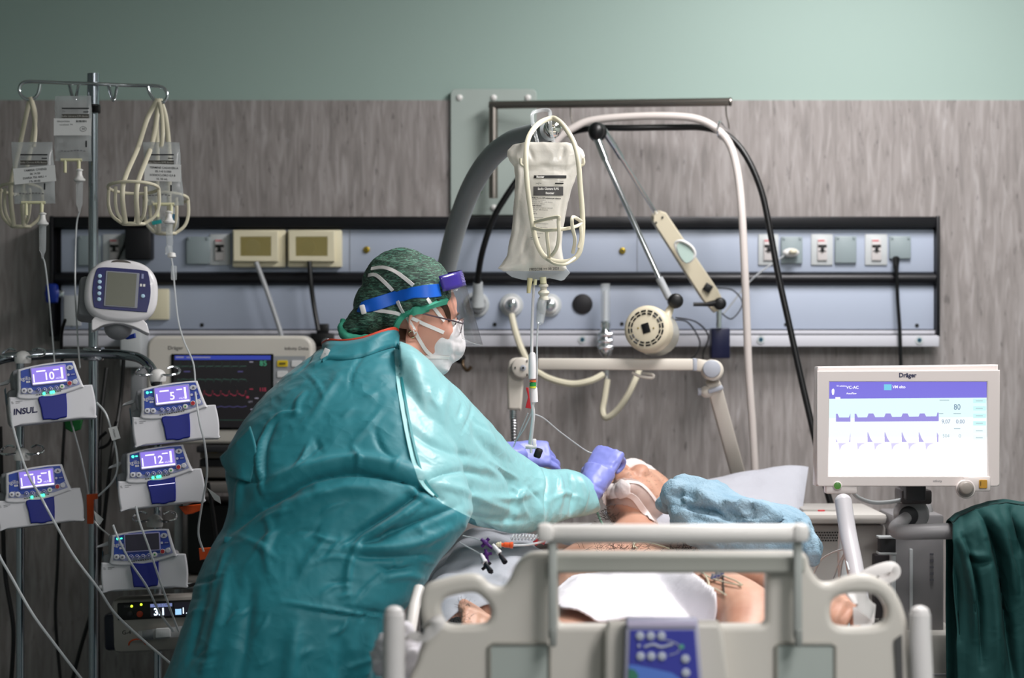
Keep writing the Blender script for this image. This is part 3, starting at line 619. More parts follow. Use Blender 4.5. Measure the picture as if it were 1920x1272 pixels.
# larger syringe pump at the bottom
sp = thing('syringe_pump', 'grey syringe pump with two small lit displays under the dark-screened pump', 'syringe pump', P(215, 1225, 5.5), rotm(-4, 0, 6) @ rotm(0, -2, 0))
m = MB(); m.box((.16, .075, .065), (.33, .15, .135), mat('syringe_case', '#a8a29b', .4), .018); m.build('case', sp, world=False)
m = MB(); m.box((.16, -.003, .1), (.3, .008, .042), black, .003); m.build('display_bezel', sp, world=False)
m = MB(); m.box((.0, .06, .05), (.05, .1, .09), mat('navy_dark', '#0b1024', .4), .01); m.build('side_clamp', sp, world=False)
m = MB(); m.rect(.09, .084, .143, .116, -.008, scr_off); m.rect(.148, .084, .2, .116, -.008, scr_off); m.rect(.09, .107, .143, .115, -.0083, mat('lcd_dim', '#8b9ad6', .3, emit=.6)); m.rect(.15, .086, .165, .1, -.0083, mat('lcd_dim2', '#9fd0ff', .3, emit=1))
m.text('3.1', .024, .112, .0945, -.0086, mat('lcd_num', '#dcefff', .3, emit=2), bold=.0006); m.text('1.', .022, .172, .0945, -.0086, mat('lcd_num', '#dcefff', .3, emit=2)); m.text('INFUS ON', .008, .116, .111, -.0086, scr_off); m.build('display', sp, world=False)
m = MB(); yl = mat('led_yellow', '#d8ff30', .3, emit=3)
m.disc((.045, -.007, .112), .0028, (0, -1, 0), .002, yl, 12); m.disc((.068, -.007, .115), .0028, (0, -1, 0), .002, yl, 12); m.build('indicator_lights', sp, world=False)
MB().disc((.04, -.007, .094), .0075, (0, -1, 0), .003, dgrey, bev=.001).build('button', sp, world=False); MB().disc((.064, -.007, .092), .0078, (0, -1, 0), .003, mat('button_orange', '#c2401c', .4), bev=.001).build('button', sp, world=False)
m = MB(); m.text('IVAC', .009, .036, .1115, -.0078, inkg); m.text('G-4', .014, .03, .048, -.0012, ink); m.build('maker_mark', sp, world=False)
m = MB(); m.tube([(.06, -.02, .04), (.32, -.02, .055)], .013, clearp, 18); m.tube([(.07, -.02, .041), (.095, -.02, .042)], .0125, black, 18); m.box((.12, -.022, .045), (.035, .03, .022), wlabel, .002); sy = m.build('syringe', sp, world=False)
m = MB(); m.tube([(.055-.02*math.cos(a), -.004-.018*math.sin(a), .018+.014*math.sin(a*1)) for a in np.linspace(0, PI, 9)], .002, orange, 8); m.build('orange_band', sp, world=False)

# ---------------------------------------------------------------- round-cornered display on the stand
t = thing('feeding_pump', 'white rounded display unit with blank grey screen clamped on the drip stand', 'pump', P(228, 545, 5.5), rotm(-8, 0, 12) @ rotm(0, 4, 0))
k = px2m(1, 5.5)
oc = mat('unit_white', '#e2dfe2', .3, coat=.3)
def egg(w, h, n=24, p=2.6): return [(math.copysign(abs(math.cos(a))**(2/p), math.cos(a))*w*(1+.05*(-math.sin(a))), math.copysign(abs(math.sin(a))**(2/p), math.sin(a))*h) for a in [2*PI*i/n for i in range(n)]]
m = MB()
rings = []
for y_, s_ in ((.0, .86), (.004, .95), (.012, 1.0), (.035, 1.0), (.06, .93), (.1, .8)):
    rings.append([Vector((a*s_, y_, b*s_)) for a, b in egg(68*k, 60*k, 48)])
m.loft(rings, oc); m.build('case', t, world=False)
m = MB(); m.plate(smooth2([(a*k, b*k) for a, b in ((-50, 32), (-40, 41), (0, 42), (40, 41), (48, 34), (54, 0), (50, -34), (44, -38), (0, -38), (-42, -37), (-50, -30), (-54, 0))], 4), (), .004, mat('unit_navy', '#151a5c', .25), .001, Matrix.Translation((0, -.002, 0))); m.build('keypad', t, world=False)
m = MB(); m.plate(rrect(-31*k, -32*k, 31*k, 35*k, .002), (), .003, mat('bezel_silver', '#8b8d97', .3), .0006, Matrix.Translation((0, -.0036, 0))); m.rect(-28*k, -30*k, 26*k, 33*k, -.0042, mat('lcd_blank', '#6a6b5e', .25)); m.build('screen', t, world=False)
for i in range(5): MB().disc(((-42+i*.4)*k, -.0025, (24-i*11)*k), 3.8*k, (0, -1, 0), .002, mat('button_ice', '#b4d4ea', .3), 18, bev=.0006).build('button', t, world=False)
MB().disc((40*k, -.0025, -8*k), 3.8*k, (0, -1, 0), .002, mat('button_ice', '#b4d4ea', .3), 18, bev=.0006).build('button', t, world=False)
m = MB(); m.rect(33*k, 10*k, 37*k, 15*k, -.003, white); m.rect(39*k, 10*k, 43*k, 15*k, -.003, white); m.rect(35*k, 25*k, 39*k, 34*k, -.003, lilac); m.build('symbols', t, world=False)
m = MB(); m.plate(arc(0, 0, 19*k, 0, 360, 24, 6.5*k)[:-1], (), .004, mat('badge', '#55504c', .3, .6), .001, Matrix.Translation((-4*k, .0015, 52*k))); m.build('badge', t, world=False)
m = MB(); m.plate(smooth2([(a*k, b*k) for a, b in ((-46, -52), (-50, -76), (-44, -76), (-28, -66), (0, -61), (28, -66), (52, -76), (56, -74), (44, -52), (0, -57))], 3), (), .04, oc, .002, Matrix.Translation((0, .01, 0))); m.build('foot', t, world=False)
m = MB(); m.box((-55*k, .1, -10*k), (.06, .12, .1), pumpg, .012); m.box((-.04, .17, -.02), (.05, .12, .06), dgrey, .008); m.ell((0, .08, -62*k), (.035, .05, .03), pumpg); m.build('rear_case', t, world=False)
t = thing('small_clip', 'small blue plastic clip on the stand below the display unit', 'clip', P(240, 630, 5.6))
MB().plate(poly([(225, 627), (238, 630), (252, 625), (253, 634), (238, 637), (228, 634)], 5.6), (), .02, mat('knob_blue', '#0b2a86', .4), .002, Matrix.Translation((0, 5.6, 0))).build('clip', t)

# ---------------------------------------------------------------- patient monitor
pm = thing('patient_monitor', 'wide beige patient monitor with dark trace screen behind the pumps', 'monitor', P(430, 832, 6.1), rotm(0, 0, 0))
d_ = 6.1; mo = mat('monitor_beige', '#cdc8bf', .4)
MB().plate(poly(rrect(275, 630, 586, 833, 22), d_), (), .11, mo, .008, Matrix.Translation((0, d_, 0))).build('case', pm)
MB().plate(poly(rrect(321, 664, 513, 806, 2), d_), (), .004, blackg, .001, Matrix.Translation((0, d_-.003, 0))).build('screen_bezel', pm)
m = MB(); y = d_-.0035
def R_(x0, y0, x1, y1, mt, o=0): m.rect(X(x0, d_), Z(y1, d_), X(x1, d_), Z(y0, d_), y-o, mt)
sb = mat('mon_bg', '#2c242e', .3, emit=.12); R_(326, 667, 508, 802, sb)
R_(328, 667, 508, 675, mat('mon_blue', '#3446b4', .3, emit=.6), .0003); tg = mat('trace_green', '#4d7a6a', .3, emit=.35); tr_ = mat('trace_red', '#a8324c', .3, emit=.55); tv = mat('trace_violet', '#6a63a6', .3, emit=.35); tw = mat('trace_pale', '#a8a4b6', .3, emit=.5)
R_(330, 669, 345, 671.5, tw, .0006); R_(350, 669.5, 395, 671.5, tw, .0006)
def trace(fn, x0, x1, yb, mt, w=.0008):
    pts = [(X(x0+(x1-x0)*i/220, d_), Z(yb-fn((x1-x0)*i/220), d_)) for i in range(221)]
    for a, b in zip(pts[:-1], pts[1:]): m.flat([(a[0], a[1]-w), (b[0], b[1]-w), (b[0], b[1]+w), (a[0], a[1]+w)], y-.0006, mt)
trace(lambda t_: 10*math.exp(-((t_ % 15.5-7)/.7)**2)-3*math.exp(-((t_ % 15.5-9)/.7)**2), 332, 463, 687, tg); trace(lambda t_: -5*math.exp(-((t_ % 15.5-7)/.8)**2)+1.5*math.exp(-((t_ % 15.5-12)/1.5)**2), 332, 463, 712, tg)
trace(lambda t_: 9*math.exp(-((t_ % 15.5-5)/1.6)**2)+3*math.exp(-((t_ % 15.5-9)/2)**2), 332, 463, 742, tr_, .001); trace(lambda t_: .8*math.sin(t_*.4), 332, 463, 763, tv); trace(lambda t_: 0, 332, 463, 788, tg, .0005)
m.text('85', .020, X(494, d_), Z(682, d_), y-.0008, mat('num_green', '#47a57f', .3, emit=.7)); m.text('115', .013, X(493, d_), Z(731, d_), y-.0008, tr_, bold=.0005)
for a, b in ((468, 678), (468, 729), (478, 746), (470, 767)): R_(a, b, a+7, b+2, tw if b != 729 else tr_, .0006)
m.text('APT', .007, X(470, d_), Z(754, d_), y-.0008, tw); R_(345, 696, 357, 698, tv, .0006); R_(446, 696, 456, 698, tv, .0006); R_(462, 743, 467, 747, tr_, .0006); m.build('screen', pm)
m = MB(); R_(513, 668, 573, 806, greyp, .0); m.build('key_area', pm)
for x0, y0, c_ in ((520, 676, yellow), (547, 676, wlabel), (520, 696, wlabel), (547, 696, wlabel), (520, 716, wlabel), (547, 716, wlabel)):
    MB().plate(poly(rrect(x0, y0, x0+20, y0+12, 2), d_), (), .003, c_, .0006, Matrix.Translation((0, d_-.006, 0))).build('key', pm)
m = MB(); m.text('Dräger', .0145, X(329, d_), Z(653, d_), d_-.0006, ink); m.text('Infinity Delta', .0125, X(556, d_), Z(654, d_), d_-.0006, ink); R_(524, 680, 536, 684, mat('key_dark', '#6c5f1c', .5), .004)
m.build('maker_name', pm)
m = MB(); bx(m, 420, 640, 470, 700, 6.2, 6.4, dgrey, .01); m.build('wall_mount', pm)
# equipment below the monitor
t = thing('equipment_module', 'dark grey module with a yellow label below the patient monitor', 'module', P(420, 880, 6.2))
m = MB(); bx(m, 372, 835, 500, 848, 6.06, 6.36, dgrey, .004, 6.1); bx(m, 375, 838, 500, 860, 6.1, 6.36, mat('module_grey', '#6d6964', .45), .004, 6.1); bx(m, 372, 862, 500, 900, 6.12, 6.36, dgrey, .004, 6.1); bx(m, 372, 876, 500, 896, 6.09, 6.36, mat('module_grey', '#6d6964', .45), .004, 6.1); m.build('case', t)
m = MB(); bx(m, 391, 839, 409, 849, 6.085, 6.1, yellow, .001, 6.1); m.text('!', .012, X(400, 6.1), Z(844, 6.1), 6.083, ink); m.build('warning_label', t)
t = thing('equipment_shelf', 'grey metal shelf under the equipment behind the pumps', 'shelf', P(420, 920, 6.2))
m = MB(); bx(m, 330, 903, 520, 920, 6.0, 6.42, mat('shelf_grey', '#75716d', .4), .004, 6.1); m.build('shelf_board', t)
for x_ in (335, 500): m = MB(); m.tube([(X(x_, 6.2), 6.2, .0), (X(x_, 6.2), 6.2, Z(915, 6.2))], .012, lgrey, 12); m.build('leg', t)
m = MB(); bx(m, 330, 1080, 520, 1098, 6.0, 6.42, mat('shelf_grey', '#75716d', .4), .004, 6.1); m.build('lower_board', t)
m = MB(); m.tube([P(370, 1100, 5.98), P(330, 1098, 5.98), P(180, 1104, 5.98)], .008, lgrey, 10); m.build('front_bar', t)
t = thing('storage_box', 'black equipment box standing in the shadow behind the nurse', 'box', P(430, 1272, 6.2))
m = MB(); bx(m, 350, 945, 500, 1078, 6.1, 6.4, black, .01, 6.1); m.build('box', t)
t = thing('ventilator_tower', 'pale grey vertical housing on the wall left of the patient monitor', 'housing', P(245, 690, 6.4))
m = MB(); bx(m, 225, 618, 265, 690, 6.3, 6.44, lgrey, .006, 6.3); m.build('housing', t)
m = MB(); bx(m, 238, 690, 262, 900, 6.36, 6.44, greyp, .006, 6.3); m.build('conduit', t)

# ---------------------------------------------------------------- IV bags, drip chambers, bag hangers
bagm = clear_mat('bag_film', '#c9ced0', .62, .14, .9); frost = clear_mat('bag_frost', '#e9e4da', .3, .25, .6); port = mat('port_ivory', '#e0dcb6', .4)
def cushion(mb, rows, d_, th, m_, n=20, kx=.5, off=0):
    """rows: (py, xl, xr, thickness factor)"""
    R1 = []
    vs = []
    rings = []
    for py_, xl, xr, tf in rows:
        rg = []
        for j in range(n*2):
            if j < n: u = j/(n-1)*2-1; s = -1
            else: u = 1-(j-n)/(n-1)*2; s = 1
            c = P((xl+xr)/2+(xr-xl)/2*u, py_, d_+off)
            rg.append(c+Vector((0, s*(th*tf*(1-u*u)**kx+.0006), 0)))
        rings.append(rg)
    mb.loft(rings, m_)
def iv_bag(cx, y0, y1, w, d_, lean, label, lines, tilt, lab, bar=False):
    t = thing('infusion_bag', label, 'infusion bag', P(cx, y0, d_), group='clear infusion bags on the drip stand')
    h = y1-y0; rows = []
    for i in range(17):
        f = i/16; wob = 1.2*math.sin(f*9+cx); rows.append((y0+h*f, cx-w/2+lean*f+wob*.4, cx+w/2+lean*f+wob*.5, 0.02 if f < .08 or f > .93 else .35+.65*math.sin(PI*min(1, max(0, (f-.05)/.9)))**.7))
    m = MB(); cushion(m, rows, d_, .011, bagm); me = m.mesh('bag'); crumple(me, 40, .0012, cx)
    b = link('bag', me, t)
    yf = d_-.0145
    m = MB(); sc = px2m(1, d_)
    Rm = rotm(0, tilt, 0)
    def tx(s_, dx, dy, size, mt, **kw): c = P(cx+lean*.5+dx, y0+dy, yf); m.text(s_, size*sc, c.x, c.z, yf-.0006, mt, **kw)
    def rc(dx0, dy0, dx1, dy1, mt, o=0): m.box((X(cx+dx0, yf+.001+o), yf-o, Z(y0+(dy0+dy1)/2, yf)), (0, 0, 0)) if 0 else m.add([P(cx+dx0, y0+dy0, yf-o), P(cx+dx1, y0+dy0, yf-o), P(cx+dx1, y0+dy1, yf-o), P(cx+dx0, y0+dy1, yf-o)], [[0, 1, 2, 3]], mt)
    dxp = lines['px']
    rc(dxp, 22, dxp+51, 24.5, ink); rc(dxp, 34, dxp+51, 42, mat('print_dark', '#4a4742', .6)); tx('Sodio Cloruro 0,9% Baxter', dxp+25-lean*.5, 38, 4.6, mat('print_pale', '#c9c7c2', .6)); tx('/--', dxp+4-lean*.5, 29, 6, ink); rc(dxp+40, 29, dxp+50, 31, ink)
    for i in range(4): rc(dxp+3, 46+i*1.8, dxp+30+8*(i % 2), 46.7+i*1.8, inkg)
    rc(dxp+44, h-38, dxp+47, h-26, ink)
    for i in range(8): rc(dxp-2+i*6, h-20+math.sin(i)*.8, dxp+2+i*6, h-18+math.sin(i)*.8, inkg)
    m.build('print', t)
    m = MB(); lx, ly, lw, lh = lab; c = P(cx+lx, y0+ly, yf-.002)
    m.box((0, 0, 0), (lw*sc, .0008, lh*sc), wlabel, M=Matrix.Translation(c) @ Rm.to_4x4())
    mt = mat('label_ink', '#3a3a40', .6); Ml = Matrix.Translation(c+Vector((0, -.0008, 0))) @ Rm.to_4x4()
    if bar:
        for i in range(9): m.box((sc*(8+i*2.2), 0, sc*10.5), (sc*(.8+.7*((i*7) % 3 == 0)), .0002, sc*4), ink, M=Ml)
        m.text('IRRIGATION', sc*4.2, -sc*17, sc*10, 0, mt, Ml); m.text('noradrenal. 7/4', sc*4, -sc*12, sc*4, 0, mt, Ml); m.text('44', sc*6, sc*20, -sc*4, 0, mt, Ml)
        m.tube([(sc*(20+6*math.cos(a)), 0, sc*(-4+4.5*math.sin(a))) for a in np.linspace(0, 2*PI, 17)], .0004, mt, 4, M=Ml)
    else:
        for i, s_ in enumerate(lines['txt']): m.text(s_, sc*5.4, sc*(2-i), sc*(9-i*7), 0, mt, Ml, bold=.0001)
    m.build('label', t)
    m = MB()
    xs = (cx+lean-w*.22, cx+lean+w*.16); m.tube([P(cx+lean-w*.34, y1-2, d_), P(cx+lean+w*.25, y1-2, d_)], .004, port, 10)
    m.tube([P(xs[0], y1-2, d_), P(xs[0], y1+22, d_)], .0042, port, 12); m.tube([P(xs[1], y1-2, d_), P(xs[1], y1+16, d_)], .0045, port, 12); m.build('ports', t)
    return xs[1], y1+14
def chamber(x_, y_, d_, label, L_=60, dx=0, tube=None):
    t = thing('drip_chamber', label, 'drip chamber', P(x_, y_, d_), group='drip chambers below the bags')
    m = MB(); s = px2m(1, d_)
    m.lathe([(2.2*s, 0), (7*s, -2*s), (7*s, -4*s), (5*s, -5*s), (5.5*s, -12*s), (8*s, -18*s), (11*s, -20*s), (11*s, -23*s), (7*s, -26*s)][::-1], P(x_, y_, d_), (0, 0, 1), white, 20); m.build('spike', t)
    m = MB(); m.tube(PP([(x_, y_+24, d_), (x_+dx*.5, y_+24+L_*.8, d_), (x_+dx*.55, y_+28+L_*.85, d_), (x_+dx*.6, y_+28+L_, d_)]), [7*s, 6.2*s, 3*s, 2*s], clearp, 18); m.build('chamber', t)
    if tube: m = MB(); m.tube(cr(PP([(x_+dx*.6, y_+26+L_, d_)]+tube), 8), .0022, tubing, 8); m.build('tube', t)
d1 = 5.68
x_, y_ = iv_bag(137, 180, 302, 68, d1, 0, 'clear infusion bag with barcode label hanging highest, beside the chrome pole', {'px': -21}, 0, (-1, 58, 70, 32), True)
chamber(x_+1, y_, d1, 'drip chamber under the highest clear bag', 55, 0, [(143, 430, 5.68), (141, 540, 5.66), (146, 640, 5.6), (150, 690, 5.55)])
x_, y_ = iv_bag(60, 267, 382, 76, d1-.06, 6, 'clear infusion bag with tilted white label at the far left', {'px': -22, 'txt': ['TAMIRIA C/VIENSI', '06 14 50', 'DIARIA 750 40%1 +', '17h 00.00']}, -5, (5, 61, 78, 30))
chamber(80, y_+2, d1-.06, 'drip chamber under the far left bag', 60, 0, [(85, 500, 5.6), (93, 570, 5.6), (99, 640, 5.56), (103, 690, 5.5)])
x_, y_ = iv_bag(302, 267, 385, 68, d1-.02, 8, 'clear infusion bag with printed white label hanging right of the pole', {'px': -27, 'txt': ['TERMINE CADAVERI.A', '05.1+0 51000', 'SODIOCLORO 0,9 B', '16. 50 mL']}, 2, (3, 57, 68, 32))
chamber(317, 395, d1-.02, 'drip chamber with white roller clamp under the right-hand bag', 50, 3, [(324, 500, 5.64), (328, 545, 5.6), (334, 600, 5.58), (345, 640, 5.54), (362, 680, 5.5), (366, 715, 5.45)])
t = thing('roller_clamp', 'clear roller clamp on the line below the right-hand bag', 'clamp', P(326, 510, 5.58))
m = MB(); m.box(P(326, 512, 5.59), (.014, .014, .036), clearp, .003); m.build('housing', t); m = MB(); m.box(P(317, 470, 5.6), (.018, .014, .022), clearp, .003); m.build('housing', t); MB().lathe([(.006, 0), (.011, .003), (.009, .012), (.005, .014)], P(322, 484, 5.6), (0, 0, 1), white).build('roller', t)
def basket(x0, x1, yr, yb, d_, top, label, cat='bag hanger', inner=True):
    """plastic wire basket: rim ellipse, curved ribs, bottom ring and a long loop handle hung at 'top'"""
    t = thing('bag_hanger', label, cat, P(top[0], top[1], d_), group='ivory bag hangers')
    cx = (x0+x1)/2; c = P(cx, yr, d_); rx = px2m((x1-x0)/2, d_); ry = .055; bz = px2m(yb-yr, d_)
    m = MB(); m.tube([c+Vector((rx*math.cos(a), ry*math.sin(a)*.9, -.012*math.sin(a))) for a in np.linspace(0, 2*PI, 33)[:-1]], .0042, cream, 8, closed=True)
    rb = .42
    m.build('rim', t); m = MB(); m.tube([c+Vector((rx*rb*math.cos(a), ry*rb*math.sin(a), -bz)) for a in np.linspace(0, 2*PI, 25)[:-1]], .0042, cream, 8, closed=True); m.build('bottom_ring', t)
    for a in (PI*.04, PI*.96, PI*1.3, PI*1.7, PI*.5):
        e = Vector((math.cos(a), math.sin(a), 0)); A = Vector((rx, ry, 1))
        pts = [c+Vector((rx*e.x*f, ry*e.y*f*.9, z_)) for f, z_ in ((1, .0), (1.02, -bz*.45), (.85, -bz*.78), (rb, -bz))]
        m = MB(); m.tube(cr(pts, 5), .0042, cream, 8, flat=((0, -1, 0), .0028)); m.build('rib', t)
    tp = P(top[0], top[1], top[2])
    for s in (-1, 1):
        pts = [tp+Vector((0, 0, 0)), tp+Vector((s*.012+(top[3])*.15, 0, -.05)), tp.lerp(c+Vector((s*rx*.3, 0, 0)), .55)+Vector((s*.006, 0, 0)), c+Vector((s*rx*.28, -ry*.9, 0)), c+Vector((s*rx*.25, -ry*rb, -bz))]
        m = MB(); m.tube(cr(pts, 6), .0062, cream, 8, flat=((0, -1, 0), .0026)); m.build('handle_strap', t)
    return t
basket(0, 78, 355, 425, 5.78, (57, 183, 5.75, 0), 'ivory bag hanger at the far left, behind the tilted-label bag')
basket(203, 297, 352, 420, 5.6, (296, 186, 5.74, -.1), 'ivory bag hanger with empty basket right of the pole')
basket(270, 352, 372, 438, 5.78, (300, 186, 5.77, .02), 'ivory bag hanger behind the right-hand clear bag')
for pts, lb in (([(57, 183, 5.75), (63, 215, 5.7), (66, 245, 5.64), (63, 276, 5.62)], 'narrow ivory strap holding up the far left bag'), ([(297, 186, 5.75), (303, 215, 5.7), (305, 250, 5.66), (302, 278, 5.66)], 'narrow ivory strap holding up the right-hand clear bag')):
    m = MB(); m.tube(cr(PP(pts), 6), .0055, cream, 8, flat=((0, -1, 0), .0022)); tag(m.build('hanger_strap'), lb, 'strap')
t = thing('glass_bottle', 'rounded clear bottle with teal label strip inside the right rear hanger', 'bottle', P(305, 435, 5.78))
m = MB(); s = px2m(1, 5.78); m.lathe([(5*s, 0), (20*s, 2*s), (30*s, 15*s), (31*s, 30*s), (24*s, 50*s), (10*s, 62*s), (8*s, 75*s)], P(305, 440, 5.78), (0, 0, 1), clearp, 28); m.build('glass', t)
m = MB(); m.box((0, 0, 0), (18*s, .001, 7*s), mat('label_tealstrip', '#2aa0a0', .5), M=Matrix.Translation(P(294, 417, 5.738)) @ rotm(0, -12, 0).to_4x4()); m.box((0, 0, 0), (8*s, .001, 12*s), mat('label_bluestrip', '#4a8fb5', .5), M=Matrix.Translation(P(327, 408, 5.742)) @ rotm(0, 15, 0).to_4x4()); m.build('label', t)

# ---------------------------------------------------------------- tubes and cords on the left
def line(pts, r, m_, label, name='infusion_line', cat='tube', **kw): return cable(name, pts, r, m_, label, cat, **kw)
line([(20, 775, 5.4), (24, 800, 5.4), (38, 850, 5.36), (55, 895, 5.34), (78, 935, 5.3), (105, 985, 5.3), (140, 1045, 5.32), (185, 1105, 5.34), (215, 1150, 5.35), (262, 1195, 5.36), (320, 1245, 5.3)], .0030, tubing, 'clear line crossing the pump reading 15 and running down to the gown')
line([(-20, 1000, 5.4), (0, 1045, 5.38), (20, 1080, 5.36), (60, 1150, 5.34), (100, 1205, 5.34), (150, 1270, 5.34), (200, 1330, 5.34)], .0034, tubing, 'clear line curving across the lower left corner')
line([(181, 755, 5.45), (198, 775, 5.45), (208, 805, 5.45), (218, 845, 5.46), (220, 880, 5.46), (210, 905, 5.47), (185, 930, 5.5)], .0026, tubing, 'clear line with a white tag right of the pump marked INSUL.')
line([(366, 735, 5.38), (374, 790, 5.37), (384, 835, 5.38), (388, 890, 5.4), (378, 950, 5.42), (372, 1000, 5.42), (382, 1035, 5.42)], .0026, tubing, 'clear line falling past the right end of the pump reading 5')
line([(255, 950, 5.38), (262, 980, 5.36), (280, 1030, 5.34), (300, 1090, 5.34), (318, 1140, 5.36), (335, 1185, 5.38)], .0028, tubing, 'clear line over the dark-screened pump, right strand')
line([(212, 985, 5.38), (222, 1010, 5.37), (245, 1055, 5.34), (275, 1100, 5.33), (300, 1150, 5.36), (325, 1185, 5.38)], .0028, tubing, 'clear line over the dark-screened pump, left strand')
line([(130, 780, 5.6), (150, 850, 5.65), (163, 910, 5.68), (172, 970, 5.68), (205, 1005, 5.68)], .0022, tubing, 'thin clear line behind the chrome pole')
line([(122, 600, 5.9), (115, 640, 5.95), (122, 760, 6.0), (118, 850, 6.0), (112, 960, 6), (108, 1060, 6), (104, 1160, 6), (115, 1290, 6)], .0045, rubber, 'long black cord hanging between the left pump column and the pole', 'power_lead', 'cable')
line([(0, 800, 5.9), (5, 980, 5.9), (10, 1080, 5.9), (25, 1180, 5.9), (20, 1290, 5.9)], .006, rubber, 'thick black cord along the left edge of the view', 'power_lead', 'cable')
line([(232, 670, 6.0), (225, 760, 6.0), (210, 850, 5.95), (200, 930, 5.95), (190, 1020, 5.95), (178, 1120, 5.95), (150, 1220, 5.95), (130, 1300, 5.95)], .0055, rubber, 'black cord running down just right of the chrome pole', 'power_lead', 'cable')
line([(200, 690, 6.0), (188, 800, 5.98), (186, 960, 5.95), (182, 1100, 5.93), (185, 1290, 5.93)], .006, rubber, 'thick black cord hugging the chrome pole', 'power_lead', 'cable')
line([(200, 810, 5.8), (185, 825, 5.8), (186, 840, 5.8), (205, 830, 5.8), (218, 790, 5.8)], .004, rubber, 'small loop of black cord beside the pole', 'power_lead', 'cable')
line([(390, 905, 5.9), (402, 980, 5.9), (408, 1040, 5.9)], .005, rubber, 'short black cord behind the orange clip near the gown', 'power_lead', 'cable')
line([(300, 1090, 5.6), (330, 1101, 5.6), (370, 1095, 5.6), (400, 1080, 5.62)], .0045, rubber, 'black cord running right from under the dark-screened pump', 'power_lead', 'cable')
def flag(pts, d_, label, name='paper_tag', m_=wlabel, th=.0012, txt=None):
    mb = MB(); mb.plate(poly(pts, d_), (), th, m_, 0, Matrix.Translation((0, d_, 0)))
    if txt:
        cx = sum(p[0] for p in pts)/len(pts); cy = sum(p[1] for p in pts)/len(pts); mb.text(txt, .007, X(cx, d_), Z(cy, d_), d_-.0008, inkg, R=rotm(0, 75, 0))
    return tag(mb.build(name), label, 'tag')
flag([(203, 803), (219, 799), (226, 822), (210, 827)], 5.44, 'white paper tag on the line beside the pump marked INSUL.', txt='Midazo')
flag([(176, 958), (194, 974), (187, 985), (180, 978)], 5.5, 'small white tag below the orange clip by the pole')
flag([(388, 915), (412, 932), (414, 945), (402, 938)], 5.4, 'white tag on the line right of the pump reading 12')
for pts, lb in (([(162, 928), (182, 926), (182, 936), (175, 938), (174, 983), (163, 983)], 'upright orange clip on the chrome pole'), ([(346, 945), (388, 940), (386, 952), (372, 958), (358, 960)], 'orange clip under the pump reading 12'), ([(383, 1022), (412, 1020), (405, 1040), (385, 1044)], 'orange clip beside the gown hem flap')):
    m = MB(); m.plate(poly(pts, 5.6), (), .014, orange, .002, Matrix.Translation((0, 5.6 if pts[0][0] < 300 else 5.5, 0))); tag(m.build('tube_clip'), lb, 'clip', 'orange tube clips')
m = MB(); m.plate(poly([(126, 790), (160, 785), (155, 805), (140, 810), (128, 803)], 5.7), (), .02, mat('green_dark', '#16602c', .4), .003, Matrix.Translation((0, 5.66, 0))); tag(m.build('cable_clip'), 'dark green clip below the pump marked INSUL.', 'clip')
# ================================================================ BED
bedw = mat('bed_plastic', '#cbc6be', .42); bedl = mat('bed_bumper', '#d8d4d3', .4); bedg = mat('bed_panel_grey', '#a9b0ab', .45); bars = mat('bar_white', '#e0dcd8', .4)
FB = 3.9
bed = thing('hospital_bed', 'white hospital bed with cut-out footboard in the foreground', 'bed', (X(1243, FB), FB+1.1, 0))
def pl(pts, n=4): return poly([(v.x, v.y) for v in cr([Vector((a, b, 0)) for a, b in pts], n, True)], FB)
outer = pl([(778, 1330), (782, 1240), (795, 1190), (788, 1150), (789, 1118), (802, 1098), (835, 1087), (875, 1079), (900, 1082), (918, 1098), (940, 1103), (955, 1090), (968, 1062), (988, 1042), (1018, 1036), (1100, 1036), (1250, 1036), (1400, 1036), (1490, 1036), (1512, 1042), (1522, 1070), (1540, 1092), (1562, 1094), (1590, 1084), (1625, 1079), (1660, 1092), (1682, 1115), (1700, 1160), (1706, 1210), (1712, 1330), (1400, 1330), (1100, 1330)])
hl = pl([(826, 1140), (835, 1124), (860, 1116), (888, 1113), (905, 1122), (919, 1140), (920, 1158), (910, 1172), (880, 1175), (842, 1174), (830, 1160)], 3)
hr = pl([(1558, 1142), (1568, 1122), (1600, 1114), (1640, 1116), (1658, 1132), (1664, 1152), (1656, 1172), (1620, 1178), (1580, 1178), (1562, 1168)], 3)
win = poly(rrect(1048, 1074, 1437, 1173, 9, 4), FB)
m = MB(); m.plate(outer, [hl, hr, win], .045, bedw, .011, Matrix.Translation((0, FB, 0)), 3); fb = m.build('footboard', bed)
# raised edges and sunk panels
m = MB(); m.plate(poly(rrect(1035, 1040, 1508, 1074, 8), FB), (), .03, mat('bed_panel_top', '#a8a8a0', .45), .006, Matrix.Translation((0, FB-.02, 0))); m.build('crossbar', bed)
for x0, x1 in ((918, 1030), (1455, 1565)):
    M = Matrix.Translation((0, FB-.0035, 0)); m = MB(); m.plate(poly(rrect(x0, 1208, x1, 1340, 8), FB), (), .008, bedg, .003, M); m.build('inset_panel', bed)
    m = MB(); m.tube([(v[0], FB-.003, v[1]) for v in poly([(x0, 1330), (x0, 1212), (x0+6, 1208), (x1-6, 1208), (x1, 1212), (x1, 1330)], FB)], .0035, mat('bed_edge', '#8f8d85', .5), 8); m.build('panel_edge', bed)
m = MB(); m.plate(poly([(1130, 1330), (1133, 1180), (1140, 1163), (1345, 1163), (1352, 1180), (1368, 1330)], FB), (), .05, bedw, .008, Matrix.Translation((0, FB-.045, 0))); m.build('control_housing', bed)
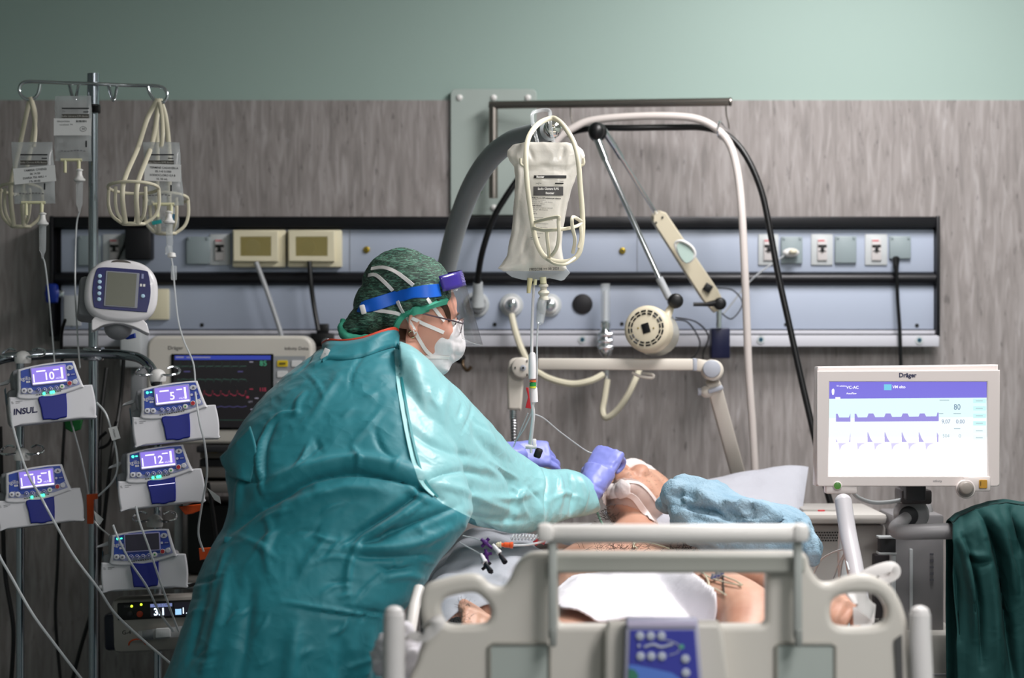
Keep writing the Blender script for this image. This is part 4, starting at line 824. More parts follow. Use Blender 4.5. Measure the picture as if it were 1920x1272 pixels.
for x_ in (745-6, 1725):
    m = MB(); m.tube(PP([(x_, 1148, FB-.01), (x_, 1152, FB-.01), (x_+(4 if x_ > 1000 else -4)*0, 1200, FB-.01), (x_+(10 if x_ > 1000 else -2), 1400, FB-.01)]), [.012, .018, .0195, .0195], bedl, 20)
    m.ell(P(x_, 1149, FB-.01), (.0165, .0165, .012), bedl); m.build('corner_bumper', bed)
m = MB(); m.plate([(X(a, FB), Z(b, FB)) for a, b in ((1676, 1200), (1690, 1190), (1694, 1330), (1684, 1330))], (), .01, mat('bed_gap', '#4d4c4c', .5), 0, Matrix.Translation((0, FB-.006, 0))); m.build('gap_strip', bed)
# deck, rails, legs, headboard
bx0, bx1 = X(1243, FB)-.46, X(1243, FB)+.46; bc = (bx0+bx1)/2
m = MB(); m.box((bc, FB+1.08, .60), (.9, 2.1, .06), bedw, .01); m.build('deck', bed)
for yy in (FB+.35, FB+1.7):
    m = MB(); m.box((bc, yy, .4), (.3, .12, .4), bedg, .02); m.build('lift_column', bed)
m = MB(); m.box((bc, FB+1.05, .18), (.6, 1.8, .08), bedg, .02); m.build('base_frame', bed)
for sx in (-1, 1):
    for yy in (FB+.2, FB+1.9):
        m = MB(); m.disc((bc+sx*.28-.02, yy, .07), .07, (1, 0, 0), .04, dgrey, bev=.01); m.build('castor', bed)
m = MB(); m.plate(rrect(bx0+.02, .55, bx1-.02, .86, .05), (), .035, bedw, .01, Matrix.Translation((0, FB+2.18, 0))); m.build('headboard', bed)
m = MB(); m.tube(PP([(786, 1105, 4.5), (776, 1140, 4.45), (768, 1190, 4.4), (760, 1290, 4.35)]), .012, bars, 12); m.build('side_rail_post', bed)
# overbed shelf bar on posts
bar_ = thing('monitor_shelf_bar', 'white rounded bar carried on two grey posts above the footboard', 'shelf bar', P(1262, 1200, FB-.02))
FS = FB-.035
m = MB(); m.tube(PP([(1030, 999, FS), (1036, 1001, FS), (1245, 1001, FS), (1490, 1001, FS), (1496, 1001, FS)]), [.013, .0165, .0165, .0165, .013], bars, 20); m.build('bar', bar_)
for x_ in (1022, 1500):
    m = MB(); m.box(P(x_, 999, FS), (.028, .045, .031), bars, .009); m.build('end_cap', bar_)
for x_ in (1036, 1496):
    m = MB(); m.box((X(x_, FS), FS+.004, (Z(1015, FS)+Z(1200, FS))/2), (.015, .02, Z(1015, FS)-Z(1200, FS)), mat('post_grey', '#a7aaa6', .4), .005); m.build('post', bar_)
    m = MB(); m.box(P(x_+1, 1196, FS), (.012, .024, .03), mat('post_dark', '#898c88', .4), .004); m.build('post_clip', bar_)
# control panel
cp = thing('bed_control_panel', 'blue bed control keypad with round grey buttons on the footboard', 'control panel', P(1243, 1290, FB-.07))
cd = FB-.075
m = MB(); m.plate(poly([(1168, 1330), (1174, 1164), (1178, 1160), (1305, 1160), (1309, 1164), (1322, 1330)], cd), (), .026, mat('keypad_frame', '#a9a8bd', .35), .005, Matrix.Translation((0, cd, 0))); m.build('housing', cp)
m = MB(); m.plate(poly([(1176, 1330), (1181, 1182), (1302, 1182), (1314, 1330)], cd), (), .004, mat('keypad_violet', '#3f439f', .35), .001, Matrix.Translation((0, cd-.002, 0)))
m.flat(poly([(1177, 1330), (1179, 1246), (1195, 1248), (1230, 1255), (1260, 1262), (1300, 1290), (1304, 1330)], cd), cd-.0024, mat('keypad_sky', '#5b7fd0', .35)); m.flat(poly([(1178, 1275), (1179, 1254), (1190, 1256), (1198, 1268), (1190, 1280)], cd), cd-.0028, mat('keypad_green', '#3f7d66', .35)); m.build('keypad', cp)
m = MB(); m.plate(poly(rrect(1176, 1165, 1306, 1176, 3), cd), (), .004, mat('strip_lilac', '#c2bad3', .3), .001, Matrix.Translation((0, cd-.003, 0))); m.build('window_strip', cp)
kb = mat('key_pale', '#b6bbc9', .4)
for x_, y_ in ((1200, 1193), (1220, 1193), (1240, 1193), (1201, 1231), (1221, 1231), (1241, 1231), (1285, 1236), (1286, 1262)):
    MB().disc(P(x_, y_, cd-.002), 8/F*cd, (0, -1, 0), .003, kb, 20, bev=.001).build('button', cp)
m = MB(); m.tube(cr(PP([(1245, 1200, cd-.003), (1262, 1204, cd-.003), (1274, 1213, cd-.003), (1270, 1224, cd-.003), (1255, 1229, cd-.003)]), 5), .0008, kb, 6); m.tube(PP([(1196, 1212, cd-.003), (1200, 1212, cd-.003)]), .003, kb, 8); m.tube(cr(PP([(1208, 1214, cd-.003), (1225, 1209, cd-.003), (1240, 1214, cd-.003), (1262, 1208, cd-.003)]), 5), .002, kb, 8); m.disc(P(1278, 1213, cd-.002), .004, (0, -1, 0), .002, mat('key_green', '#5da88c', .4), 12); m.build('key_symbols', cp)

# ================================================================ MATTRESS, SHEETS, PILLOW
MZ = .76
def sheet_h(x, y):
    return noise.noise(Vector((x*5, y*4, 2)))*.012+(1-abs(noise.noise(Vector((x*9+y*3, y*7-x*3, 5))))*2)*.007
m = MB(); m.box((bc, FB+1.07, .695), (.88, 2.02, .125), sheetm, .03); mt = tag(m.build('mattress'), 'hospital mattress under the patient covered in white', 'mattress')
t = tag(None or link('bed_sheet', (lambda mb: (mb.grid(lambda u, v: Vector((bx0-.005+(bx1-bx0+.01)*u, FB+.06+2.0*v, MZ+.012+sheet_h(bx0+u, v*2)-(.22*max(0, (.05-u)/.05)**1 if u < .05 else 0)-(.22*max(0, (u-.95)/.05) if u > .95 else 0))), 110, 200, sheetm), mb.mesh('sheet'))[1])(MB())), 'crumpled white bed sheet under the patient', 'sheet')
# raised crumpled sheets on the nurse's side
def crumpled(name, rows, label, m_, th, amp=.012, sc=14, cat='sheet', seed=1, group=None):
    """rows: list of (list of points P) as a cloth surface"""
    nr = len(rows); A = [cr(PP(r), 8) for r in rows]; k = len(A[0]); B = [cr([A[i][j] for i in range(nr)], 6) for j in range(k)]
    mb = MB(); nu = k-1; nv = len(B[0])-1
    mb.grid(lambda u, v: B[int(round(u*nu))][int(round(v*nv))], nu, nv, m_)
    me = mb.mesh(name); crumple(me, sc, amp, seed); 
    o = link(name, me); tag(o, label, cat, group)
    md = o.modifiers.new('s', 'SOLIDIFY'); md.thickness = th; md.offset = -1
    md = o.modifiers.new('b', 'SUBSURF'); md.levels = 1; md.render_levels = 1
    return o
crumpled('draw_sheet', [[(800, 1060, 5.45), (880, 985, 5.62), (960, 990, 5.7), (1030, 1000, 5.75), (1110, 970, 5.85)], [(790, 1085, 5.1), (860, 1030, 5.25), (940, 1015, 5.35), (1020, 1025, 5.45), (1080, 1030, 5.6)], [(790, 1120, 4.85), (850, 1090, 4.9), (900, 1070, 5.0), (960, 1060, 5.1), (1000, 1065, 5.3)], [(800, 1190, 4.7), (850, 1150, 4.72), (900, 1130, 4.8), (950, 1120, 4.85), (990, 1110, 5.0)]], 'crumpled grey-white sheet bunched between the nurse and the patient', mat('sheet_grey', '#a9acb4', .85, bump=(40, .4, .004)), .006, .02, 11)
pwm = mat('pillow_white', '#b0b1ba', .75, bump=(16, .6, .012))
rows = []
pil = thing('pillow', 'white pillow in a creased paper cover right of the patient\'s head', 'pillow', P(1380, 960, 5.9))
m = MB()
cx, cz = None, None
def pil_pt(u, v, s):
    a = P(1175, 990, 5.7).lerp(P(1500, 990, 5.7), u); b = P(1130, 962, 5.98).lerp(P(1516, 876, 5.98), u)
    c = a.lerp(b, v); q = (max(0, 1-(2*u-1)**4)*max(0, 1-(2*v-1)**4))**.5
    return c+Vector((0, 0, (.045*q+.0)*s+sheet_h(c.x*2, c.y*2)*.5*q))
n_ = 36
for s in (1, -1): m.grid(lambda u, v: pil_pt(u, v, s), n_, n_, pwm)
m.build('pillow_case', pil)

# ================================================================ PATIENT
skin = mat('skin_patient', '#cfa48d', .5, sss=.12, bump=(70, .15, .002), var=((9, 9, 9), '#b98670', .35)); hairm = mat('hair_dark', '#2a1c16', .6)
pt = thing('person', 'patient lying on their back in the bed, bare chest, dressings taped over the face', 'person', (.3, 4.95, MZ+.02))
def tube_r(mb, pts, n=8, seg=20, m_=None, closed=False):
    """pts: (x, y, z, rx, rz) swept with elliptic sections"""
    c = cr([Vector(p[:3]) for p in pts], n); a = cr([Vector((p[3], p[4], 0)) for p in pts], n); rings = []
    for i, q in enumerate(c):
        t_ = (c[min(i+1, len(c)-1)]-c[max(i-1, 0)]).normalized(); u = Vector((1, 0, 0)); u = (u-t_*u.dot(t_))
        if u.length < .25: u = Vector((0, 1, 0)); u = (u-t_*u.dot(t_))
        u.normalize(); w = t_.cross(u).normalized(); rings.append(ring(q, u*a[i].x, w*a[i].y, seg, 2.2))
    mb.loft(rings, m_)
def hand(mb, M, side=1, curls=(.5, .5, .5, .5), thumb=(.4, .3), m_=None, k=1.0, spread=.06):
    """palm and five fingers; +y along fingers, +z back of the hand, thumb on side*x"""
    A = []
    for y, hx, hz, zc in ((-.055, .029, .021, 0), (-.02, .031, .02, 0), (0, .036, .018, 0), (.03, .041, .016, 0), (.062, .042, .0145, .002), (.085, .040, .0125, .002)):
        A.append([M @ (q*k) for q in ring((0, y, zc), Vector((hx, 0, 0)), Vector((0, 0, hz)), 20, 2.6)])
    mb.loft(A, m_)
    lens = ((.040, .024, .02), (.045, .028, .021), (.042, .027, .021), (.033, .020, .018))
    for i in range(4):
        x = side*(.030-.0205*i); a = 0; p = Vector((x, .078-.004*abs(i-1.2), .002)); pts = [p-Vector((0, .02, 0))]; pts.append(p.copy()); sp = side*(.09-.06*i)*spread*10*.5
        rr = [.0085, .0092]
        for j, L_ in enumerate(lens[i]):
            a += curls[i]*(1.0, 1.25, .7)[j]; dv = Vector((math.sin(sp)*math.cos(a), math.cos(a)*math.cos(sp), -math.sin(a))); p = p+dv*L_; pts.append(p.copy()); rr.append((.0088, .008, .0068)[j])
        q = cr(pts, 4); mb.tube([M @ (v*k) for v in q], [interp(t_, np.linspace(0, 1, len(rr)), rr)*k for t_ in np.linspace(0, 1, len(q))], m_, 12)
        mb.ell(M @ (pts[-1]*k), .0068*k, m_, nu=10, nv=8)
    p0 = Vector((side*.026, -.005, -.006)); d1 = Vector((side*math.sin(.7), math.cos(.7), -thumb[0])).normalized(); p1 = p0+d1*.042
    d2 = Vector((side*math.sin(.7-thumb[1]), math.cos(.7-thumb[1]), -thumb[0]-.2)).normalized(); p2 = p1+d2*.032; d3 = Vector((side*math.sin(.7-2*thumb[1]), math.cos(.7-2*thumb[1]), -thumb[0]-.3)).normalized(); p3 = p2+d3*.024
    q = cr([p0, p1, p2, p3], 4); mb.tube([M @ (v*k) for v in q], [r*k for r in (.015, .0125, .0105, .0085)], m_, 12); mb.ell(M @ (p3*k), .0083*k, m_, nu=10, nv=8)
def frame(o, ydir, zdir):
    y = Vector(ydir).normalized(); z = Vector(zdir); z = (z-y*z.dot(y)).normalized(); x = y.cross(z)
    return Matrix.Translation(Vector(o)) @ Matrix((x, y, z)).transposed().to_4x4()
b = MB()
tube_r(b, [(.315, 5.74, .955, .06, .06), (.31, 5.66, .935, .075, .07), (.31, 5.58, .90, .17, .08), (.31, 5.46, .885, .215, .098), (.30, 5.3, .878, .215, .108), (.295, 5.12, .862, .205, .105), (.29, 4.95, .848, .2, .095), (.285, 4.8, .835, .18, .08)], 6, 32)
tube_r(b, [(.37, 4.86, .86, .095, .085), (.42, 4.7, .885, .09, .085), (.46, 4.5, .895, .07, .07), (.47, 4.42, .885, .06, .06), (.44, 4.28, .835, .05, .05), (.40, 4.08, .80, .035, .035)])
tube_r(b, [(.2, 4.86, .85, .092, .08), (.155, 4.7, .845, .085, .078), (.115, 4.48, .84, .065, .062), (.12, 4.28, .825, .05, .05), (.14, 4.08, .80, .035, .035)])
for sx in (.40, .14):   # feet
    tube_r(b, [(sx, 4.10, .79, .03, .035), (sx, 4.06, .81, .036, .04), (sx+(.03 if sx > .2 else -.03), 4.04, .87, .04, .022), (sx+(.05 if sx > .2 else -.05), 4.035, .92, .04, .013)])
# arms
RA = [(.12, 5.52, .89, .07, .065), (.02, 5.42, .875, .058, .056), (-.02, 5.2, .865, .05, .05), (-.035, 5.08, .86, .042, .042), (-.065, 4.92, .862, .042, .04), (-.085, 4.84, .866, .034, .03)]
tube_r(b, RA)
Mr = frame((-.092, 4.785, .866), (-.02, -1, .05), (.25, .05, 1)); Mr = frame((-.09, 4.80, .868), (.25, -1, -.05), (.5, -.1, 1)); hand(b, Mr, 1, (.55, .6, .65, .7), (.5, .4))
LA = [(.50, 5.52, .89, .07, .065), (.60, 5.40, .865, .056, .056), (.66, 5.15, .845, .05, .05), (.67, 5.0, .84, .044, .044), (.69, 4.90, .865, .036, .034), (.70, 4.84, .885, .03, .028)]
tube_r(b, LA)
Ml = frame((.70, 4.80, .893), (-.18, -1, .05), (.55, 0, 1)); hand(b, Ml, -1, (.75, .85, .95, 1.05), (.5, .5))
# head
def head_parts(mb, M, m_=None, ears=True, nose=True):
    R = M.to_3x3()
    def e(c, r): mb.ell(M @ Vector(c), r, m_, R=R)
    e((-.012, 0, .035), (.097, .078, .088)); e((.02, 0, -.012), (.068, .064, .085)); e((.038, 0, -.066), (.044, .046, .036)); e((.062, 0, -.088), (.022, .022, .018))
    e((.058, 0, .035), (.032, .055, .04)); e((.072, .030, -.028), (.018, .024, .03)); e((.072, -.030, -.028), (.018, .024, .03))
    e((.083, .0, .022), (.011, .05, .009))                       # brow
    e((.088, 0, -.052), (.012, .024, .006)); e((.087, 0, -.062), (.012, .022, .007))      # lips
    for s in (-1, 1): e((.072, s*.03, .005), (.014, .015, .012))
    if nose:
        mb.tube([M @ Vector(q) for q in ((.085, 0, .02), (.097, 0, .0), (.109, 0, -.02), (.108, 0, -.03), (.09, 0, -.036))], [.007, .009, .012, .011, .008], m_, 12)
        for s in (-1, 1): e((.096, s*.012, -.028), (.011, .008, .008))
    if ears:
        for s in (-1, 1):
            c = Vector((-.008, s*.077, -.017)); pts = []
            for a in np.linspace(-2.2, 2.6, 12):
                pts.append(M @ (c+Vector((-.004-.016*math.cos(a)*1.0, s*(.008+.004*math.cos(a)), .005+.025*math.sin(a)))))
            mb.tube(pts, [.003, .005, .005, .005, .0045, .003], m_, 8)
            e((c.x, c.y-s*.002, c.z-.022), (.008, .006, .01)); e((c.x-.004, c.y-s*.004, c.z+.004), (.014, .006, .024))
hx = Vector((-.5, -.12, .85)); hz = Vector((.02, 1, .12))       # face direction, crown direction
hx.normalize(); hz = (hz-hx*hz.dot(hx)).normalized(); hy = hz.cross(hx)
HM = Matrix.Translation((.336, 5.80, 1.018)) @ Matrix((hx, hy, hz)).transposed().to_4x4() @ Matrix.Scale(1.22, 4)
head_parts(b, HM)
tube_r(b, [(.33, 5.80, .965, .062, .062), (.32, 5.70, .94, .062, .062), (.31, 5.62, .92, .08, .075)])
b.mats = [skin]
me = fuse(b, .0055, 3); smooth_shade(me); pbody = link('body', me, pt)
pbv = bvh_of([pbody])
# chest hair and beard stubble
def hairs(name, n, region, L, r, bv, parent, m_):
    mb = MB()
    for i in range(n):
        x_, y_ = region(); h, nn = cast(bv, x_, y_)
        d = (nn*.5+Vector((random.uniform(-1, 1), random.uniform(-.3, .3), random.uniform(-.6, .5)))).normalized(); d2 = (d+Vector((random.uniform(-.6, .6), 0, random.uniform(-.6, .3)))).normalized()
        l = L*random.uniform(.6, 1.2); mb.tube([h, h+d*l*.5, h+d*l*.5+d2*l*.5], [r, r*.8, r*.3], m_, 4, caps=False)
    o = mb.build(name, parent); o['kind'] = 'stuff'; return o
hairs('chest_hair', 170, lambda: (random.gauss(*random.choice(((1165, 34), (1290, 22)))), random.gauss(1029, 5)), .022, .0004, pbv, pt, hairm)
hairs('stubble', 150, lambda: (random.uniform(1175, 1245), random.uniform(885, 935)), .003, .0003, pbv, pt, hairm)
hairs('beard', 90, lambda: (random.gauss(1138, 9), random.gauss(966, 7)), .016, .0005, pbv, pt, hairm)
hairs('arm_hair', 110, lambda: (random.uniform(838, 885), random.uniform(1125, 1172)), .012, .0003, pbv, pt, hairm)
# white cloth over the hips
def drape(name, x0, x1, y0, y1, bv, lift, m_, label, cat, nx=110, ny=110, shape=None, floor=MZ+.02, mound=lambda x_, y_: 0, it=14, fold=.006):
    Hh = np.zeros((ny+1, nx+1))
    for j in range(ny+1):
        for i in range(nx+1):
            x_ = x0+(x1-x0)*i/nx; y_ = y0+(y1-y0)*j/ny; h = bv.ray_cast(Vector((x_, y_, 1.6)), Vector((0, 0, -1)))
            Hh[j, i] = max(h[0].z if h[0] is not None else floor, floor, mound(x_, y_))+lift
    base = Hh.copy()
    for _ in range(it):
        A = np.pad(Hh, 1, 'edge'); Hh = np.maximum((A[:-2, 1:-1]+A[2:, 1:-1]+A[1:-1, :-2]+A[1:-1, 2:])/4, base)
    mb = MB(); vs = {}
    idx = lambda i, j: (i, j)
    pts = []; mp = {}
    for j in range(ny+1):
        for i in range(nx+1):
            x_ = x0+(x1-x0)*i/nx; y_ = y0+(y1-y0)*j/ny
            if shape is None or shape((i/nx)*2-1, (j/ny)*2-1):
                mp[(i, j)] = len(pts); pts.append(Vector((x_, y_, Hh[j, i]+fold*(1.2-abs(noise.noise(Vector((x_*14, y_*9, 3))))*2))))
    fs = [[mp[(i, j)], mp[(i+1, j)], mp[(i+1, j+1)], mp[(i, j+1)]] for j in range(ny) for i in range(nx) if all(k in mp for k in ((i, j), (i+1, j), (i+1, j+1), (i, j+1)))]
    mb.add(pts, fs, m_); o = mb.build(name); tag(o, label, cat)
    md = o.modifiers.new('s', 'SOLIDIFY'); md.thickness = .004; md.offset = 1
    return o
drape('hip_cloth', .09, .43, 4.42, 4.84, pbv, .012, clothw, 'folded white cloth laid over the patient\'s hips', 'cloth', mound=lambda x_, y_: .936-(.055*((x_-.25)/.14)**2 if x_ > .25 else .018*((x_-.25)/.135)**2)-(4.84-y_)*.13, shape=lambda u, v: abs(u)**5+abs(v)**5 < 1 and (u+.75)*1.2+(v+.9) > -.12 and u < .28+.62*((1-v)/2)**.6)
# dressings on the face
gauze = mat('gauze', '#e4dbd9', .8, bump=(120, .5, .002)); film = clear_mat('dressing_film', '#e8d3cc', .6, .35)
def patch(name, px_poly, bv, parent, m_, lift, n=26, th=.0015, amp=0):
    xs = [p[0] for p in px_poly]; ys = [p[1] for p in px_poly]; x0, x1, y0, y1 = min(xs), max(xs), min(ys), max(ys)
    q = cr([Vector((a, c, 0)) for a, c in px_poly], 4, True); q = [(v.x, v.y) for v in q]
    def inside(x_, y_):
        r = False; j = len(q)-1
        for i in range(len(q)):
            if (q[i][1] > y_) != (q[j][1] > y_) and x_ < (q[j][0]-q[i][0])*(y_-q[i][1])/(q[j][1]-q[i][1]+1e-9)+q[i][0]: r = not r
            j = i
        return r
    pts = []; mp = {}
    for j in range(n*2+1):
        for i in range(n*2+1):
            x_ = x0+(x1-x0)*i/(2*n); y_ = y0+(y1-y0)*j/(2*n)
            if inside(x_, y_):
                h, nn = cast(bv, x_, y_); mp[(i, j)] = len(pts); pts.append(h+nn*(lift+amp*(1-2*abs(noise.noise(h*60)))))
    fs = [[mp[(i, j)], mp[(i+1, j)], mp[(i+1, j+1)], mp[(i, j+1)]] for j in range(2*n) for i in range(2*n) if all(k in mp for k in ((i, j), (i+1, j), (i+1, j+1), (i, j+1)))]
    mb = MB(); mb.add(pts, fs, m_); o = mb.build(name, parent); md = o.modifiers.new('s', 'SOLIDIFY'); md.thickness = th; md.offset = 1
    md = o.modifiers.new('m', 'SMOOTH'); md.iterations = 5; return o
tag(patch('face_dressing', [(1146, 905), (1166, 896), (1200, 902), (1225, 930), (1245, 965), (1243, 984), (1222, 980), (1195, 958), (1165, 948), (1135, 950), (1128, 930)], pbv, None, film, .002), 'translucent tape strip across the patient\'s mouth and cheek', 'dressing')
tag(patch('gauze_pad', [(1145, 912), (1162, 904), (1180, 908), (1182, 926), (1166, 934), (1146, 936), (1140, 926)], pbv, None, gauze, .006, 18, .005, .001), 'square white gauze pad taped over the patient\'s mouth', 'dressing')
m = MB(); e1 = cast(pbv, 1170, 880)[0]; gz = cr([P(1168, 878, 5.78), P(1185, 873, 5.80), P(1205, 879, 5.82), P(1222, 889, 5.84), P(1231, 896, 5.86)], 6)
m.tube(gz, [.012, .017, .016, .013, .008], gauze, 14); me = m.mesh('g'); crumple(me, 50, .003, 2); o = link('eye_gauze', me); tag(o, 'rolled white gauze laid over the patient\'s closed eyes', 'dressing')
m = MB(); strap(m, pbv, [(1158, 925), (1185, 930), (1205, 955), (1222, 978)], .008, .0006, mat('tape_white', '#e6d9d6', .6), lift=.004); strap(m, pbv, [(1175, 905), (1205, 912), (1232, 945), (1248, 975)], .0045, .0006, mat('tape_white', '#e6d9d6', .6), lift=.004); tag(m.build('fixing_tape'), 'narrow white tape bands running from the mouth dressing to the ear', 'tape')
# ECG leads
lead = mat('lead_ivory', '#cbc3ab', .4)
def on_body(px, r, m_, label, lift=.004, name='ecg_lead'):
    q = cr([Vector((a, c, 0)) for a, c in px], 8); pts = []
    for v in q: h, nn = cast(pbv, v.x, v.y, 5.0); pts.append(h+Vector((0, 0, lift+r)))
    for _ in range(2): pts = [pts[0]]+[(pts[i-1]+2*pts[i]+pts[i+1])/4 for i in range(1, len(pts)-1)]+[pts[-1]]
    mb = MB(); mb.tube(pts, r, m_, 8); return tag(mb.build(name), label, 'lead wire', 'heart monitor leads')
G = 'ivory monitor lead '
on_body([(1188, 1032), (1190, 1024), (1205, 1021), (1230, 1026), (1255, 1034)], .0018, lead, G+'curling over the upper chest between the bars')
on_body([(1195, 1034), (1188, 1027), (1192, 1019), (1215, 1019)], .0018, lead, G+'making a small loop on the upper chest')
on_body([(1282, 1076), (1300, 1092), (1330, 1104), (1362, 1122)], .0018, lead, G+'crossing the belly down to the left thigh')
on_body([(1315, 1076), (1328, 1095), (1330, 1120), (1336, 1146)], .0018, lead, G+'running straight down the side of the belly')
on_body([(1312, 1078), (1335, 1090), (1360, 1098), (1390, 1104)], .0018, lead, G+'reaching farthest right across the flank')
on_body([(1340, 1077), (1362, 1088), (1380, 1095), (1392, 1103)], .0018, lead, G+'uppermost on the flank')
on_body([(1356, 1078), (1356, 1100), (1358, 1120)], .0016, rubber, 'thin black monitor lead hanging over the flank', name='ecg_lead')
m = MB()
for i in range(3): h, nn = cast(pbv, 1338+i*7, 1090-i*3, 5); m.box(h+Vector((0, 0, .008)), (.009, .01, .012), mat('connector_grey', '#8d8f99', .4), .001, rot=rotm(0, 15, 20)); m.box(h+Vector((0, -.0052, .008)), (.009, .001, .002), blue)
tag(m.build('lead_connector'), 'small grey striped connector joining the monitor leads on the flank', 'connector')
# dark cuff on upper arm
m = MB(); cu = [(.085, 5.50, .885, .071, .066), (.02, 5.42, .877, .068, .064), (-.015, 5.2, .868, .060, .058), (-.03, 5.1, .864, .056, .052), (-.05, 5.0, .862, .05, .048)]; tube_r(m, cu, 6, 24, mat('cuff_brown', '#5a4a45', .8, bump=(60, .4, .002))); tag(m.build('arm_cuff'), 'dark brown cloth cuff wrapped round the patient\'s right arm', 'cuff')
m = MB(); m.ell(P(1570, 1150, 4.35), (.001, .001, .001), skin) if 0 else None

# ================================================================ TOWEL
tw_ = mat('towel_blue', '#94adbd', .95, bump=(160, .9, .004), var=((14, 14, 14), '#7f9db0', .35))
b = MB()
def blob_chain(mb, pts, seg=18):
    c = cr([P(*p[:3]) for p in pts], 6); a = cr([Vector((p[3], p[4], 0)) for p in pts], 6); rings = []
    for i, q in enumerate(c):
        t_ = (c[min(i+1, len(c)-1)]-c[max(i-1, 0)]).normalized(); u = Vector((0, 1, 0)); u = (u-t_*u.dot(t_)).normalized(); w = t_.cross(u).normalized(); rings.append(ring(q, w*a[i].x, u*a[i].y, seg))
    mb.loft(rings)
blob_chain(b, [(1240, 944, 5.3, .01, .02), (1258, 940, 5.28, .03, .05), (1285, 934, 5.25, .041, .08), (1320, 948, 5.2, .050, .09), (1370, 968, 5.15, .048, .10), (1430, 974, 5.1, .038, .10), (1475, 985, 5.08, .036, .08), (1502, 1002, 5.05, .03, .06), (1520, 1025, 5.03, .024, .045), (1528, 1050, 5.0, .012, .02)])
blob_chain(b, [(1280, 965, 5.2, .03, .05), (1350, 1000, 5.1, .045, .08), (1430, 1012, 5.05, .04, .08), (1500, 1010, 5.02, .03, .05)])
b.mats = [tw_]; me = fuse(b, .006, 2); crumple(me, 9, .010, 3); crumple(me, 22, .006, 5); crumple(me, 45, .002, 6)
folds(me, [([(1262, 925), (1290, 950), (1340, 960), (1400, 985)], 5, -.018), ([(1300, 915), (1350, 945), (1420, 950), (1490, 990)], 7, .016), ([(1255, 930), (1280, 925), (1300, 935)], 5, -.012), ([(1330, 930), (1380, 965), (1440, 968)], 5, -.015), ([(1290, 965), (1360, 985), (1450, 985)], 6, -.01), ([(1480, 965), (1510, 1000), (1525, 1040)], 5, -.01)])
smooth_shade(me); tag(link('towel', me), 'rumpled light blue towel lying over the patient\'s left shoulder', 'towel')
# ================================================================ NURSE
gown = mat('gown_teal', '#1d8a92', .62, bump=(420, .12, .001), sheen=.2, var=((3, 3, 3), '#1a7f88', .3))
def cloth_mat(name, c, rough, sc1, st1, d1, sheen=0, trans=0):
    m = mat(name, c, rough, sheen=sheen); nt = m.node_tree; N = nt.nodes; L = nt.links; b_ = N['Principled BSDF']
    tc = N.new('ShaderNodeTexCoord'); h = None
    def ridged(scale, dist, detail=2):
        n = N.new('ShaderNodeTexNoise'); n.inputs['Scale'].default_value = scale; n.inputs['Detail'].default_value = detail; n.inputs['Distortion'].default_value = dist; L.new(tc.outputs['Object'], n.inputs[0])
        a = N.new('ShaderNodeMath'); a.operation = 'SUBTRACT'; a.inputs[1].default_value = .5; L.new(n.outputs[0], a.inputs[0])
        c_ = N.new('ShaderNodeMath'); c_.operation = 'ABSOLUTE'; L.new(a.outputs[0], c_.inputs[0]); return c_
    r1 = ridged(sc1, .6); r2 = ridged(sc1*2.7, .3)
    ml = N.new('ShaderNodeMath'); ml.operation = 'MULTIPLY'; ml.inputs[1].default_value = .35; L.new(r2.outputs[0], ml.inputs[0])
    ad = N.new('ShaderNodeMath'); ad.operation = 'ADD'; L.new(r1.outputs[0], ad.inputs[0]); L.new(ml.outputs[0], ad.inputs[1])
    bp = N.new('ShaderNodeBump'); bp.inputs['Strength'].default_value = st1; bp.inputs['Distance'].default_value = d1; bp.invert = True; L.new(ad.outputs[0], bp.inputs['Height'])
    nz = N.new('ShaderNodeTexNoise'); nz.inputs['Scale'].default_value = 500; L.new(tc.outputs['Object'], nz.inputs[0]); b2 = N.new('ShaderNodeBump'); b2.inputs['Strength'].default_value = .12; b2.inputs['Distance'].default_value = .001
    L.new(nz.outputs[0], b2.inputs['Height']); L.new(bp.outputs[0], b2.inputs['Normal']); L.new(b2.outputs[0], b_.inputs['Normal'])
    return m
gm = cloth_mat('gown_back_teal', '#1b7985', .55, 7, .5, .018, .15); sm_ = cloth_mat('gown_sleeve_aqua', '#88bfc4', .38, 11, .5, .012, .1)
skn = mat('skin_nurse', '#d59a86', .5, sss=.12, bump=(90, .1, .001)); glove = mat('glove_violet', '#7f86d0', .42, bump=(60, .15, .002), sheen=.1)
nb = thing('person', 'nurse in teal gown, green hair cap, mask and face shield leaning over the bed', 'person', (X(500, 4.8), 4.8, 0))
def rowloft(mb, rows, p=2.3, n=64, m_=None):
    ys = [r[0] for r in rows]; out = []
    yy = np.arange(ys[0], ys[-1]+.1, 8.0)
    for y_ in yy:
        xl = interp(y_, ys, [r[1] for r in rows]); xr = interp(y_, ys, [r[2] for r in rows]); d_ = interp(y_, ys, [r[3] for r in rows]); b_ = interp(y_, ys, [r[4] for r in rows])
        c = P((xl+xr)/2, y_, d_); out.append(ring(c, Vector((px2m((xr-xl)/2, d_), 0, 0)), Vector((0, b_, 0)), n, p))
    mb.loft(out, m_)
